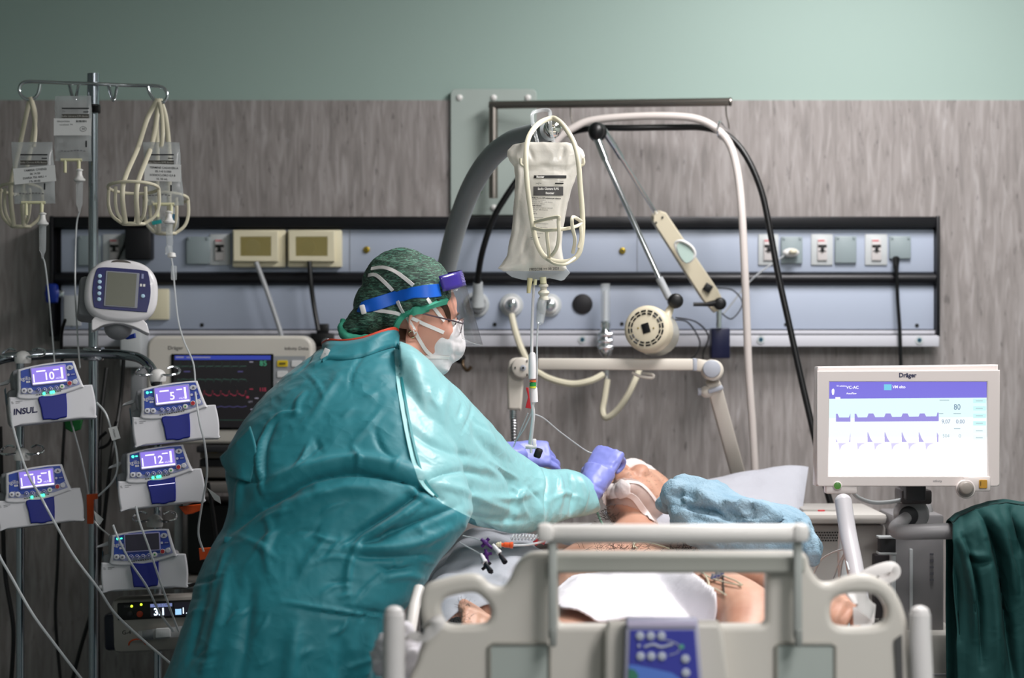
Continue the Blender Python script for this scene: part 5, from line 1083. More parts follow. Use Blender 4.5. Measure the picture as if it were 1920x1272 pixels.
rows = [(640, 640, 742, 5.06, .07), (646, 616, 748, 5.06, .085), (665, 590, 765, 5.03, .11), (700, 545, 790, 5.00, .135), (740, 500, 815, 4.97, .155), (790, 460, 838, 4.94, .17), (840, 430, 858, 4.91, .175), (885, 426, 870, 4.88, .175),
        (930, 434, 880, 4.86, .175), (960, 432, 886, 4.85, .175), (990, 424, 872, 4.84, .175), (1020, 404, 848, 4.83, .18), (1055, 386, 818, 4.82, .185), (1090, 370, 800, 4.81, .19), (1110, 364, 786, 4.8, .19), (1150, 352, 752, 4.79, .19), (1200, 334, 734, 4.78, .19),
        (1272, 308, 716, 4.78, .195), (1400, 290, 700, 4.78, .2), (1560, 285, 695, 4.78, .21), (1660, 285, 695, 4.78, .21)]
g = MB(); rowloft(g, rows)
SL = [((745, 636), (790, 905), 4.97, .10), ((785, 655), (835, 950), 4.97, .125), ((832, 702), (870, 978), 5.0, .12), ((882, 752), (910, 992), 5.06, .112), ((922, 798), (950, 1002), 5.14, .10), ((955, 836), (990, 1001), 5.22, .088), ((985, 860), (1025, 990), 5.28, .078), ((1022, 880), (1058, 978), 5.35, .068), ((1062, 880), (1085, 972), 5.42, .058), ((1094, 890), (1112, 966), 5.46, .05), ((1112, 904), (1128, 956), 5.49, .042)]
def sleeve_rings(S, n=40, sub=5):
    tp = cr([Vector((s[0][0], s[0][1], s[2])) for s in S], sub); bt = cr([Vector((s[1][0], s[1][1], s[3])) for s in S], sub); out = []
    for a, c in zip(tp, bt):
        A = P(a.x, a.y, a.z); B = P(c.x, c.y, a.z); out.append(ring((A+B)/2, (A-B)/2, Vector((0, c.z, 0)), n, 2.2))
    return out
g.loft(sleeve_rings(SL))
FAR = [((800, 700), (800, 860), 5.14, .08), ((850, 760), (850, 900), 5.25, .07), ((900, 812), (900, 920), 5.36, .06), ((940, 838), (940, 905), 5.44, .05), ((962, 846), (960, 890), 5.48, .04)]
g.loft(sleeve_rings(FAR))
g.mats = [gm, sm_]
gme = fuse(g, .005, 9)
# flap of the back opening
FOLDS = [
 ([(495, 949), (545, 920), (596, 896), (664, 885), (733, 896), (786, 912), (830, 940)], 6.5, -.026),
 ([(480, 925), (540, 892), (600, 872), (664, 862), (735, 872), (790, 892)], 13, .016),
 ([(430, 1005), (470, 968), (520, 938), (580, 915)], 8, -.016),
 ([(500, 975), (580, 935), (660, 915), (740, 925)], 14, .012),
 ([(643, 1022), (700, 985), (760, 945), (800, 912)], 9, -.022), ([(660, 1030), (730, 1000), (800, 972), (860, 950)], 8, -.016), ([(680, 1010), (740, 975), (790, 940)], 8, .016),
 ([(640, 1040), (700, 1045), (760, 1045), (810, 1040)], 8, -.012), ([(650, 1025), (720, 1028), (790, 1015), (850, 985)], 9, .014),
 ([(510, 790), (492, 830), (486, 860), (490, 900), (498, 932)], 4.5, .010), ([(520, 790), (503, 830), (498, 870), (500, 905)], 5, -.006),
 ([(580, 832), (568, 858), (552, 882)], 4, .009), ([(590, 820), (602, 850)], 5, -.005), ([(400+540-380, 775), (530, 780), (505, 800)], 4, .008),
 ([(660, 835), (672, 862), (668, 885)], 5, .008), ([(700, 800), (715, 840), (745, 870)], 6, -.006), ([(640, 700), (600, 760), (575, 800)], 9, .006),
 ([(690, 990), (672, 1020), (655, 1060), (650, 1110)], 7, .009), ([(620, 1000), (590, 1040), (560, 1080)], 10, .008), ([(500, 960), (508, 1000), (500, 1040), (506, 1080)], 8, .007),
 ([(640, 1140), (700, 1150), (760, 1160)], 5, -.007), ([(530, 1130), (600, 1142), (680, 1152), (740, 1155)], 5, .009), ([(540, 1137), (620, 1150), (700, 1160)], 6, -.007),
 ([(430, 1050), (420, 1120), (400, 1200), (380, 1272)], 12, .010), ([(470, 1090), (465, 1160), (450, 1272)], 14, -.010), ([(395, 1080), (375, 1150), (350, 1260)], 9, -.008),
 ([(560, 1160), (550, 1220), (540, 1300)], 16, .010), ([(640, 1180), (640, 1240), (630, 1330)], 16, -.008), ([(700, 1170), (690, 1230), (680, 1300)], 12, .008),
 ([(780, 1060), (740, 1070), (700, 1060)], 6, -.010), ([(795, 1085), (760, 1078), (720, 1085)], 7, .010), ([(440, 1005), (480, 1020), (520, 1050)], 7, .007), ([(425, 1030), (410, 1080), (395, 1110)], 6, .006),
 ([(740, 700), (700, 690), (650, 700), (600, 730)], 16, .005), ([(720, 760), (690, 800), (660, 830)], 8, .005), ([(455, 880), (450, 930), (445, 970)], 6, .007), ([(435, 895), (470, 905), (510, 900)], 5, -.006),
 # sleeve
 ([(760, 800), (800, 830), (850, 850), (900, 860)], 9, -.008), ([(790, 912), (830, 890), (880, 885), (930, 900)], 8, -.010), ([(800, 905), (860, 920), (920, 945), (970, 960)], 9, .010),
 ([(850, 700), (830, 760), (830, 820)], 12, .006), ([(885, 760), (900, 820), (945, 870)], 9, -.009), ([(905, 780), (925, 830), (965, 865)], 9, .010), ([(930, 870), (960, 900), (965, 950), (950, 985)], 8, -.012),
 ([(985, 865), (1010, 890), (1018, 930), (1010, 975)], 8, .014), ([(1015, 878), (1022, 910), (1020, 955)], 6, -.018), ([(1045, 885), (1050, 925), (1045, 965)], 7, .010), ([(1068, 885), (1078, 925), (1072, 965)], 5, -.012),
 ([(1085, 890), (1098, 925), (1092, 962)], 5, .010), ([(1030, 940), (1060, 925), (1090, 935)], 6, .006), ([(900, 930), (960, 935), (1010, 920)], 8, .008), ([(860, 960), (920, 975), (990, 975)], 7, -.007)]
folds(gme, FOLDS, sharp=1.3)
rr = random.Random(5); CR = []
for i in range(110):
    x_ = rr.uniform(360, 1100); y_ = rr.uniform(660, 1260); a_ = (math.radians(rr.gauss(-25, 22)) if y_ > 900 else math.radians(rr.gauss(-62, 28))) if x_ < 770 else math.radians(rr.choice((rr.gauss(35, 20), rr.gauss(100, 20))))
    L_ = rr.uniform(22, 85); k_ = rr.uniform(-.25, .25)*L_; dx_, dy_ = math.cos(a_)*L_/2, math.sin(a_)*L_/2; h_ = rr.uniform(.003, .0062)*(1 if rr.random() < .65 else -1)
    if x_ > 900 and y_ < 760: continue
    CR.append(([(x_-dx_, y_-dy_), (x_-dy_/L_*k_, y_+dx_/L_*k_), (x_+dx_, y_+dy_)], rr.uniform(3.2, 5.5), h_))
folds(gme, CR, sharp=1.2)
crumple(gme, 3.5, .006, 4, ridged=False); crumple(gme, 13, .0016, 9, stretch=(1, 1, .6)); crumple(gme, 30, .0008, 12)
# split the one garment surface along the shoulder seam into back and sleeve
co, nr = get_np(gme); PXv, PYv = vpx(co)
seam_px = [(736, 600), (738, 636), (742, 700), (752, 770), (768, 850), (788, 912), (830, 945), (890, 975), (905, 1010), (1250, 1100), (1250, 560), (736, 560)]
def inpoly(x_, y_, q):
    r = False; j = len(q)-1
    for i in range(len(q)):
        if (q[i][1] > y_) != (q[j][1] > y_) and x_ < (q[j][0]-q[i][0])*(y_-q[i][1])/(q[j][1]-q[i][1]+1e-9)+q[i][0]: r = not r
        j = i
    return r
bm = bmesh.new(); bm.from_mesh(gme)
for (ax_, ay_), (bx_, by_) in zip(seam_px[:8], seam_px[1:9]):
    a3 = P(ax_, ay_, 1)-Vector((0, 0, HC)); b3_ = P(bx_, by_, 1)-Vector((0, 0, HC)); pn = a3.cross(b3_).normalized()
    fsx = []
    for f in bm.faces:
        c_ = f.calc_center_median(); x_ = 960+c_.x/c_.y*F; y_ = 636+(HC-c_.z)/c_.y*F
        if min(ax_, bx_)-12 < x_ < max(ax_, bx_)+12 and min(ay_, by_)-9 < y_ < max(ay_, by_)+9 and f.normal.y < .4: fsx.append(f)
    es = {e for f in fsx for e in f.edges}; vs_ = {v for f in fsx for v in f.verts}
    if fsx: bmesh.ops.bisect_plane(bm, geom=list(fsx)+list(es)+list(vs_), plane_co=(0, 0, HC), plane_no=pn, dist=1e-5)
bm.to_mesh(gme); bm.free(); gme.update(); co, nr = get_np(gme)
parts_ = {0: [], 1: []}
for p_ in gme.polygons:
    c_ = p_.center; k = 1 if inpoly(960+c_.x/c_.y*F, 636+(HC-c_.z)/c_.y*F, seam_px) else 0
    parts_[k].append(list(p_.vertices))
def sub(faces, name, m_, parent, hood=False):
    mp = {}; vs = []; fs = []
    for f in faces:
        q = []
        for i in f:
            if i not in mp: mp[i] = len(vs); vs.append(tuple(co[i]))
            q.append(mp[i])
        fs.append(q)
    me = bpy.data.meshes.new(name); me.from_pydata(vs, [], fs); me.materials.append(m_); me.update(); smooth_shade(me)
    return link(name, me, parent)
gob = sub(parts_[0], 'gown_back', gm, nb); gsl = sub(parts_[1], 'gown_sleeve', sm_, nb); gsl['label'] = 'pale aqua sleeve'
gbv = bvh_of([gob, gsl])
seam_l = cr([Vector((a, b_, 0)) for a, b_ in seam_px[1:7]], 6)
m = MB(); q = [(v.x+1, v.y) for v in seam_l if v.y < 935]; strap(m, gbv, q, .0042, .0008, mat('seam_pale', '#a5dfe2', .5), 1, .004, it=14); m.build('seam_tape', gob)
m = MB(); strap(m, gbv, [(a+9, b_+1) for a, b_ in q], .003, .0008, mat('seam_teal', '#2f8f96', .5), 1, .004, it=14); m.build('seam_stitching', gob)
# red collar binding and the tie tag
m = MB(); cl = cr(PP([(748, 622, 5.08), (738, 618, 5.02), (715, 624, 4.98), (680, 636, 4.965), (645, 641, 4.97), (617, 640, 5.0), (605, 645, 5.06)]), 6); m.tube(cl, .0032, mat('collar_red', '#c9452f', .5), 8, flat=((0, 0, 1), .0055)); m.build('collar_binding', gob)
# collar stand between binding and body
m = MB(); low = [cast(gbv, 960+c.x/c.y*F, min(700, 636+(HC-c.z)/c.y*F+34))[0] for c in cl]
m.grid(lambda u, v: cl[int(round(u*(len(cl)-1)))].lerp(low[int(round(u*(len(cl)-1)))], v)+Vector((0, -.002-.001*math.sin(v*PI), 0)), len(cl)-1, 4, gm); o = m.build('collar_stand', gob); md = o.modifiers.new('s', 'SOLIDIFY'); md.thickness = .004; md.offset = 0
m = MB(); m.box((0, 0, 0), (.013, .002, .026), wlabel, .001, M=Matrix.Translation(cast(gbv, 610, 668)[0]+Vector((0, -.006, .004))) @ rotm(0, 25, 0).to_4x4()); m.text('T', .006, 0, 0, -.0014, inkg, Matrix.Translation(cast(gbv, 610, 668)[0]+Vector((0, -.006, .004)))); m.build('neck_tab', gob)
m = MB(); fl = [[(470, 800, 4.79), (440, 832, 4.80), (414, 858, 4.84)], [(482, 850, 4.76), (445, 866, 4.775), (419, 873, 4.82)], [(470, 905, 4.745), (450, 900, 4.75), (434, 893, 4.79)]]
A = [cr(PP(r), 6) for r in fl]; B = [cr([A[i][j] for i in range(3)], 5) for j in range(len(A[0]))]
m.grid(lambda u, v: B[int(round(u*(len(B)-1)))][int(round(v*(len(B[0])-1)))], len(B)-1, len(B[0])-1, gm); o = m.build('gown_flap', gob); md = o.modifiers.new('s', 'SOLIDIFY'); md.thickness = .003
# belt loop
m = MB(); m.box((0, 0, 0), (.016, .002, .012), gm, .001, M=Matrix.Translation(cast(gbv, 428, 1012)[0]+Vector((0, -.004, 0)))); m.build('belt_loop', gob)

# ---- body (continuous): head, neck, trunk, arms, legs
hd = Vector((math.cos(math.radians(14))*math.cos(math.radians(14)), math.sin(math.radians(14)), -math.sin(math.radians(12)))); hd.normalize()
up_ = Vector((.12, .0, 1)); up_ = (up_-hd*up_.dot(hd)).normalized(); lat = up_.cross(hd)
NM = Matrix.Translation(P(778, 592, 5.13)) @ Matrix((hd, lat, up_)).transposed().to_4x4()
b = MB(); head_parts(b, NM)
tube_r(b, [(*P(765, 610, 5.14), .058, .06), (*P(748, 650, 5.12), .058, .062), (*P(725, 690, 5.08), .08, .08)])
ys_ = [r[0] for r in rows]
inner = [(y_, xl+(xr-xl)*.1, xr-(xr-xl)*.1, d_, b_*.8) for y_, xl, xr, d_, b_ in rows if y_ < 1300 and y_ > 660]
rowloft(b, inner, n=32)
def shrink(S, f): return [((a[0]*(1+f)/2+c[0]*(1-f)/2, a[1]*(1+f)/2+c[1]*(1-f)/2), (c[0]*(1+f)/2+a[0]*(1-f)/2, c[1]*(1+f)/2+a[1]*(1-f)/2), d_, b_*f) for a, c, d_, b_ in S]
b.loft(sleeve_rings(shrink(SL[:-2], .6), 20)); b.loft(sleeve_rings(shrink(FAR, .7), 20))
tube_r(b, [(*P(1060, 928, 5.41), .030, .024), (*P(1100, 925, 5.48), .026, .022), (*P(1112, 918, 5.52), .028, .024)])
for sx in (-.60, -.40): tube_r(b, [(sx+.02, 4.78, .75, .09, .1), (sx, 4.79, .45, .06, .065), (sx, 4.8, .12, .042, .045), (sx, 4.8, .06, .04, .045)])
b.mats = [skn]; me = fuse(b, .0055, 2); smooth_shade(me); nbody = link('body', me, nb)
for sx in (-.60, -.40):
    m = MB(); m.loft([ring((sx+.03, 4.79, z_), Vector((.125*f, 0, 0)), Vector((0, .05*f, 0)), 24, 2.6) for z_, f in ((0, .95), (.01, 1), (.03, 1), (.06, .85), (.085, .6), (.1, .45))], white); m.build('shoe', nb)
    m = MB(); tube_r(m, [(sx+.02, 4.78, .6, .1, .11), (sx, 4.79, .4, .08, .085), (sx, 4.8, .1, .06, .065)], m_=gown); m.build('trouser_leg', nb)

# ---- cap
def cap_material():
    m = bpy.data.materials.new('cap_net'); m.use_nodes = True; nt = m.node_tree; N = nt.nodes; L = nt.links; b_ = N['Principled BSDF']; b_.inputs['Roughness'].default_value = .7
    tc = N.new('ShaderNodeTexCoord')
    def st(rot, sc, lo, hi):
        mp = N.new('ShaderNodeMapping'); mp.inputs['Rotation'].default_value = rot; mp.inputs['Scale'].default_value = sc; L.new(tc.outputs['Object'], mp.inputs[0])
        n = N.new('ShaderNodeTexNoise'); n.inputs['Scale'].default_value = 1; n.inputs['Detail'].default_value = 3; n.inputs['Distortion'].default_value = 1.5; L.new(mp.outputs[0], n.inputs[0])
        r = N.new('ShaderNodeValToRGB'); r.color_ramp.elements[0].position = lo; r.color_ramp.elements[1].position = hi; L.new(n.outputs[0], r.inputs[0]); return r
    a = st((0, .5, 0), (60, 60, 420), .52, .66); c = st((0, -.7, 0), (50, 50, 400), .54, .68); e = st((0, 0, 0), (9, 9, 9), .35, .7)
    mx = N.new('ShaderNodeMix'); mx.data_type = 'RGBA'; L.new(e.outputs[0], mx.inputs[0]); mx.inputs[6].default_value = lin('#1d2b27'); mx.inputs[7].default_value = lin('#33473c')
    m1 = N.new('ShaderNodeMix'); m1.data_type = 'RGBA'; L.new(a.outputs[0], m1.inputs[0]); L.new(mx.outputs[2], m1.inputs[6]); m1.inputs[7].default_value = lin('#6f9c86')
    m2 = N.new('ShaderNodeMix'); m2.data_type = 'RGBA'; L.new(c.outputs[0], m2.inputs[0]); L.new(m1.outputs[2], m2.inputs[6]); m2.inputs[7].default_value = lin('#4f8a74')
    L.new(m2.outputs[2], b_.inputs['Base Color'])
    bp = N.new('ShaderNodeBump'); bp.inputs['Strength'].default_value = .4; bp.inputs['Distance'].default_value = .002; L.new(a.outputs[0], bp.inputs['Height']); L.new(bp.outputs[0], b_.inputs['Normal'])
    return m
capm = cap_material(); capg = mat('cap_green', '#45a98c', .65, bump=(80, .5, .003))
c = MB(); s = px2m(1, 5.13)
Rc = rotm(0, 8, 0)
c.ell(P(768, 528, 5.13), (80*s, .095, 56*s), R=rotm(0, 14, 0)); c.ell(P(742, 520, 5.13), (66*s, .092, 50*s), R=rotm(0, -30, 0)); c.ell(P(800, 528, 5.14), (50*s, .085, 36*s), R=rotm(0, 25, 0)); c.ell(P(712, 572, 5.13), (48*s, .085, 48*s)); c.ell(P(692, 598, 5.11), (44*s, .07, 32*s), R=rotm(0, -30, 0)); c.ell(P(664, 614, 5.1), (26*s, .05, 17*s), R=rotm(0, -15, 0))
c.ell(P(796, 548, 5.13), (52*s, .098, 32*s), R=rotm(0, 12, 0)); c.ell(P(764, 576, 5.125), (30*s, .1, 22*s)); c.ell(P(788, 562, 5.125), (44*s, .104, 24*s), R=rotm(0, 12, 0)); c.ell(P(738, 590, 5.13), (36*s, .088, 44*s)); c.mats = [capm]; cme = fuse(c, .004, 5); crumple(cme, 26, .0022, 3); crumple(cme, 60, .0010, 6)
# trim the cap's lower edge so the ear and cheek stay bare
cco, _ = get_np(cme); cx_, cy_ = vpx(cco)
cut = [(738, 700), (742, 628), (750, 600), (762, 587), (785, 581), (812, 572), (845, 563), (900, 560), (900, 700)]
face_ = [[i for i in p_.vertices] for p_ in cme.polygons if not all(inpoly(cx_[i], cy_[i], cut) for i in p_.vertices)]
mp = {}; vs = []; fs = []
for f in face_:
    q = []
    for i in f:
        if i not in mp: mp[i] = len(vs); vs.append(tuple(cco[i]))
        q.append(mp[i])
    fs.append(q)
cm2 = bpy.data.meshes.new('cap'); cm2.from_pydata(vs, [], fs); cm2.materials.append(capm); cm2.update(); smooth_shade(cm2); cap = link('hair_cap', cm2, nb)
hbv = bvh_of([cap, nbody])
m = MB(); strap(m, hbv, [(740, 630), (742, 612), (750, 596), (764, 586), (790, 578), (815, 570), (836, 564)], .007, .004, capg, 6, .002)
strap(m, hbv, [(762, 590), (780, 583), (800, 577)], .009, .005, capg, 6, .003); m.build('cap_elastic', cap)
m = MB(); e_ = cr(PP([(643, 600, 5.09), (640, 618, 5.07), (650, 632, 5.05), (680, 634, 5.04), (700, 630, 5.03)]), 5); m.tube(e_, [.004, .008, .009, .006, .004], capg, 10); me = m.mesh('x'); crumple(me, 60, .003, 2); link('cap_gather', me, cap)
m = MB(); hr_ = mat('hair_brown', '#3b2418', .5)
strap(m, hbv, [(755, 618), (752, 640), (756, 660)], .010, .003, hr_, 6, .001); strap(m, hbv, [(818, 566), (832, 572), (840, 590), (842, 604)], [.006, .008, .006, .002], .002, hr_, 6, .001); m.build('hair', nb)
# ---- mask
maskm = mat('mask_white', '#e6e2e4', .7, bump=(45, .3, .004)); mb_ = MB()
def nl(v): return NM @ Vector(v)
R = NM.to_3x3()
mb_.ell(nl((.073, 0, -.045)), (.048, .053, .052), R=R); mb_.ell(nl((.100, 0, -.05)), (.032, .030, .036), R=R); mb_.ell(nl((.10, 0, -.018)), (.02, .018, .03), R=R); mb_.ell(nl((.062, 0, -.092)), (.045, .045, .036), R=R)
mb_.mats = [maskm]; mme = fuse(mb_, .0035, 4); folds(mme, [([(850, 620), (845, 650), (850, 690)], 5, .004), ([(838, 660), (860, 668), (872, 665)], 5, -.004), ([(825, 690), (845, 695), (860, 690)], 4, .004), ([(832, 625), (850, 640), (868, 645)], 4, -.003)]); crumple(mme, 30, .0015, 4); smooth_shade(mme)
mask = link('face_mask', mme, nb)
hbv2 = bvh_of([cap, nbody, mask]); strm = mat('strap_white', '#efeae8', .5)
for px_ in ([(697, 505), (720, 502), (745, 512), (775, 535)], [(692, 517), (705, 516), (722, 530), (737, 545)], [(746, 566), (756, 585), (768, 603), (782, 630), (797, 655), (810, 668)], [(800, 560), (815, 580), (832, 602)], [(690, 580), (720, 584), (760, 592), (800, 610), (832, 624)], [(798, 670), (815, 670), (842, 670)]):
    m = MB(); strap(m, hbv2, px_, .0042, .0008, strm, 8, .0022); m.build('strap', mask)
m = MB(); m.box((0, 0, 0), (.012, .02, .022), strm, .003, M=Matrix.Translation(cast(hbv2, 681, 581)[0]+Vector((-.0, -.006, 0))) @ rotm(0, -15, 0).to_4x4()); m.build('strap_knot', mask)
# ---- face shield
sh = link('face_shield', None, nb); WM[sh.name] = Matrix.Identity(4); sh.matrix_basis = wm(nb).inverted()
m = MB(); strap(m, hbv2, [(676, 578), (700, 572), (730, 562), (765, 552), (800, 547), (822, 545)], .0148, .0012, mat('band_blue', '#1466d8', .45), 8, .0045, it=16); bb = m.build('head_band', sh)
ft = math.radians(14); ux = Vector((math.cos(ft)*math.cos(.25), math.sin(.25), math.sin(ft)*math.cos(.25))).normalized()
uy = Vector((-math.sin(.25), math.cos(.25), 0)); uy = (uy-ux*uy.dot(ux)).normalized(); uz = ux.cross(uy)
if uz.z < 0: uz = -uz
SO = P(800, 532, 5.13)
def vis(a, h, r=.085, ry=.092, grow=0): return SO+ux*(r*math.cos(a))+uy*(ry*math.sin(a))+uz*h+ux*grow
m = MB(); m.grid(lambda u, v: vis(-1.45+2.9*u, .012-v*.036-.0, grow=.0+.002*v), 30, 4, mat('shield_violet', '#3b2a8c', .25, alpha=.93, coat=.6)); o = m.build('printed_header', sh); md = o.modifiers.new('s', 'SOLIDIFY'); md.thickness = .0012
m = MB(); Mt = None
a_ = -.62; c0 = vis(a_, .0, grow=.0015); tdir = (vis(a_+.02, 0)-vis(a_, 0)).normalized(); 
Rt = Matrix((tdir, -uz.cross(tdir).normalized()*-1, uz)).transposed()
for i, s_ in enumerate(('SHIELD', 'USE ONCE', 'DISCARD', 'AFTER', 'WEAR')[:0]): m.text(s_, .004, 0, 0, 0, strm, Matrix.Translation(c0) @ Rt.to_4x4())
for i in range(6):
    for j in range(4 if i % 2 else 3):
        p0 = vis(-.72+j*.07, .004-i*.0035, grow=.002); p1 = vis(-.72+j*.07+.05, .004-i*.0035, grow=.002); nn = (p0-SO).normalized()*.0022; m.tube([p0+nn, p1+nn], .0005, mat('print_lilac', '#a79ad0', .5), 4)
m.build('printed_text', sh)
m = MB(); shm = clear_mat('shield_film', '#eef3f6', .985, .04, .4)
m.grid(lambda u, v: vis(-1.3+2.6*u, -.024-v*(.142-.03*abs(2*u-1)**3), grow=.002+.006*v), 36, 12, shm); o = m.build('clear_visor', sh); md = o.modifiers.new('s', 'SOLIDIFY'); md.thickness = .0008
m = MB(); edge = [vis(-1.3+2.6*u, -.024-(.142-.03*abs(2*u-1)**3), grow=.008) for u in np.linspace(0, 1, 30)]; m.tube(edge, .0007, clearp, 6); m.build('visor_edge', sh)
m = MB(); m.tube([vis(a, -.006, r=.074, ry=.08) for a in np.linspace(-1.4, 1.4, 20)], .007, mat('foam_blue', '#4f8fe0', .8), 8); m.build('foam_strip', sh)
# ---- glasses
gl = MB(); met = mat('glasses_metal', '#6a5560', .3, .7)
for s_ in (-1, 1):
    c0 = Vector((.106, s_*.032, .0)); gl.tube([NM @ (c0+Vector((-.006*abs(math.cos(a)), .024*math.cos(a), .017*math.sin(a)))) for a in np.linspace(0, 2*PI, 25)[:-1]], .0012, met, 6, closed=True)
    gl.tube([NM @ Vector(q) for q in ((.100, s_*.058, .004), (.07, s_*.078, .005), (.0, s_*.084, .006))], .0018, met, 6)
gl.tube([NM @ Vector(q) for q in ((.107, -.009, .004), (.11, 0, .007), (.107, .009, .004))], .0014, met, 6); gf = gl.build('glasses', nb)
m = MB()
for s_ in (-1, 1): m.flat([(0, 0), (0, 0), (0, 0)], 0, clearp) if 0 else m.add([NM @ Vector((.105-.006*abs(math.cos(a)), s_*.032+.023*math.cos(a), .016*math.sin(a))) for a in np.linspace(0, 2*PI, 25)[:-1]], [list(range(24))], clearp)
m.build('lens', gf)
for s_ in (-1, 1):
    m = MB(); m.ell(NM @ Vector((.078, s_*.031, .004)), .0115, mat('eye_white', '#d8d2cc', .2)); m.ell(NM @ Vector((.086, s_*.031, .002)), .0055, mat('iris', '#2c1a12', .1)); m.build('eye', nb)
    m = MB(); m.tube([NM @ Vector((.092-.006*abs(t_), s_*.031+.020*t_, .021+.004*(1-t_*t_))) for t_ in np.linspace(-1, 1, 8)], [.001, .0028, .0028, .001], hr_, 6); m.build('eyebrow', nb)
# earring
e0 = cast(hbv2, 772, 622)[0]; m = MB(); m.tube([e0+Vector((.0075*math.cos(a), -.004, -.0065+.0075*math.sin(a))) for a in np.linspace(0, 2*PI, 21)[:-1]], .0018, mat('earring_metal', '#cdbf9a', .2, 1), 8, closed=True); m.build('earring', nb)
# ---- gloves
b = MB(); fd = Vector((.42, .50, .68)); bz_ = Vector((-.25, -.85, .55))
GM = frame(P(1119, 892, 5.52), fd, bz_)
hand(b, GM, -1, (.9, 1.1, 1.2, 1.2), (.7, .6), k=.96)
tube_r(b, [(*P(1090, 935, 5.46), .034, .034), (*P(1104, 920, 5.49), .034, .033), (*P(1115, 902, 5.51), .036, .030), (*P(1125, 882, 5.53), .042, .028)], 6, 20)
b.mats = [glove]; me = fuse(b, .0032, 3); folds(me, [([(1090, 885), (1108, 905), (1135, 922)], 3, -.003), ([(1088, 892), (1105, 912), (1130, 928)], 3, .003), ([(1158, 865), (1150, 880)], 3, -.003)]); crumple(me, 45, .0009, 3); smooth_shade(me)
o = link('glove', me, nb); o['label'] = 'violet glove on the hand at the patient\'s mouth'
m = MB(); cf = cr(PP([(1098, 938, 5.46), (1120, 934, 5.49)]), 4)
b = MB(); GM2 = frame(P(970, 858, 5.52), (.85, .25, .12), (-.1, -.35, 1)); GM2 = frame(P(972, 850, 5.54), (.9, .2, -.05), (.1, -.75, .6))
hand(b, GM2, 1, (.55, .7, .85, 1.0), (.2, .5), k=.92); tube_r(b, [(*P(940, 862, 5.5), .032, .026), (*P(955, 855, 5.52), .034, .026), (*P(972, 850, 5.54), .036, .024)], 5, 18)
b.mats = [glove]; me = fuse(b, .0032, 3); crumple(me, 45, .0009, 5); smooth_shade(me); o = link('glove', me, nb); o['label'] = 'violet glove of the far hand holding the line tap'
# ================================================================ CURVED GREY LIFT POLE
gpm = mat('pole_grey', '#8d9294', .4)
t = thing('lifting_pole', 'thick curved grey pole ending in a chrome ball, rising behind the nurse', 'pole', P(800, 800, 6.0))
m = MB(); gp = cr(PP([(806, 720, 6.05), (812, 640, 6.02), (826, 560, 5.98), (840, 490, 5.92), (858, 420, 5.85), (885, 350, 5.76), (920, 296, 5.66), (960, 265, 5.56), (1000, 252, 5.47), (1030, 244, 5.4)]), 10)
m.tube(gp, [.026, .026, .026, .026, .0265, .027, .027, .027, .0265, .026], gpm, 28); m.build('tube', t)
q = P(806, 720, 6.05); m = MB(); m.tube([(q.x, 6.05, q.z), (q.x, 6.06, .5)], .026, gpm, 24); m.build('upright', t)
m = MB(); m.box((q.x, 6.06, .46), (.12, .1, .12), dgrey, .01); m.box((q.x+.14, 6.06, .46), (.3, .05, .05), dgrey, .008); m.build('socket', t)
m = MB(); m.ell(P(1036, 242, 5.37), .0225, mat('chrome_ball', '#f2efe9', .03, 1), nu=36, nv=24); m.build('ball_end', t)
hb = thing('plastic_hook', 'clear plastic double hook clipped over the chrome ball end of the grey pole', 'hook', P(1018, 206, 5.38))
m = MB(); m.tube(cr(PP([(1008, 268, 5.33), (1002, 245, 5.34), (998, 225, 5.36), (999, 212, 5.38), (1010, 208, 5.39), (1024, 206, 5.39), (1031, 210, 5.38), (1031, 225, 5.34), (1033, 245, 5.33), (1038, 268, 5.33)]), 5), .0045, clearp, 8, flat=((0, -1, 0), .0022)); m.build('hook', hb)

# ---------------------------------------------------------------- large saline bag in an ivory hanger
bagd = 5.3
bg = thing('infusion_bag', 'large frosted saline bag with black printed text hanging over the bed', 'infusion bag', P(1010, 270, bagd))
frost = mat('bag_frosted', '#f3eee4', .3, trans=.3, bump=(25, .35, .006), coat=.25, alpha=.93)
bag_rows = [(268, 985, 1062, .25), (272, 962, 1080, .35), (282, 953, 1092, .5), (292, 951, 1096, .6), (302, 957, 1095, .7), (312, 964, 1088, .8), (330, 967, 1080, .95), (360, 965, 1070, 1.1), (390, 964, 1062, 1.2), (430, 961, 1055, 1.25), (460, 955, 1052, 1.2), (480, 950, 1054, 1.05), (495, 942, 1058, .8), (503, 934, 1062, .45), (508, 945, 1060, .2)]
m = MB(); cushion(m, bag_rows, bagd, .028, frost, n=26, off=.0); me = m.mesh('bag'); 
bm = bmesh.new(); bm.from_mesh(me); bmesh.ops.subdivide_edges(bm, edges=bm.edges[:], cuts=2, use_grid_fill=True); bm.to_mesh(me); bm.free(); me.update()
folds(me, [([(960, 300), (990, 318), (1020, 312), (1060, 320), (1085, 305)], 5, -.006), ([(975, 330), (1000, 338), (1040, 335), (1070, 340)], 4, .004), ([(968, 290), (975, 330), (970, 380), (966, 440), (950, 490)], 4, .005), ([(1055, 370), (1050, 420), (1048, 470)], 4, -.004), ([(990, 275), (1000, 300)], 4, -.004), ([(1060, 275), (1050, 300)], 4, -.004), ([(940, 500), (975, 480), (990, 440)], 5, -.005)]); crumple(me, 30, .0018, 4); smooth_shade(me)
b_ = link('bag', me, bg); b3 = bvh_of([b_])
m = MB(); q = [(955, 504), (1062, 504), (1062, 520), (1052, 527), (1030, 522), (1000, 527), (960, 520)]
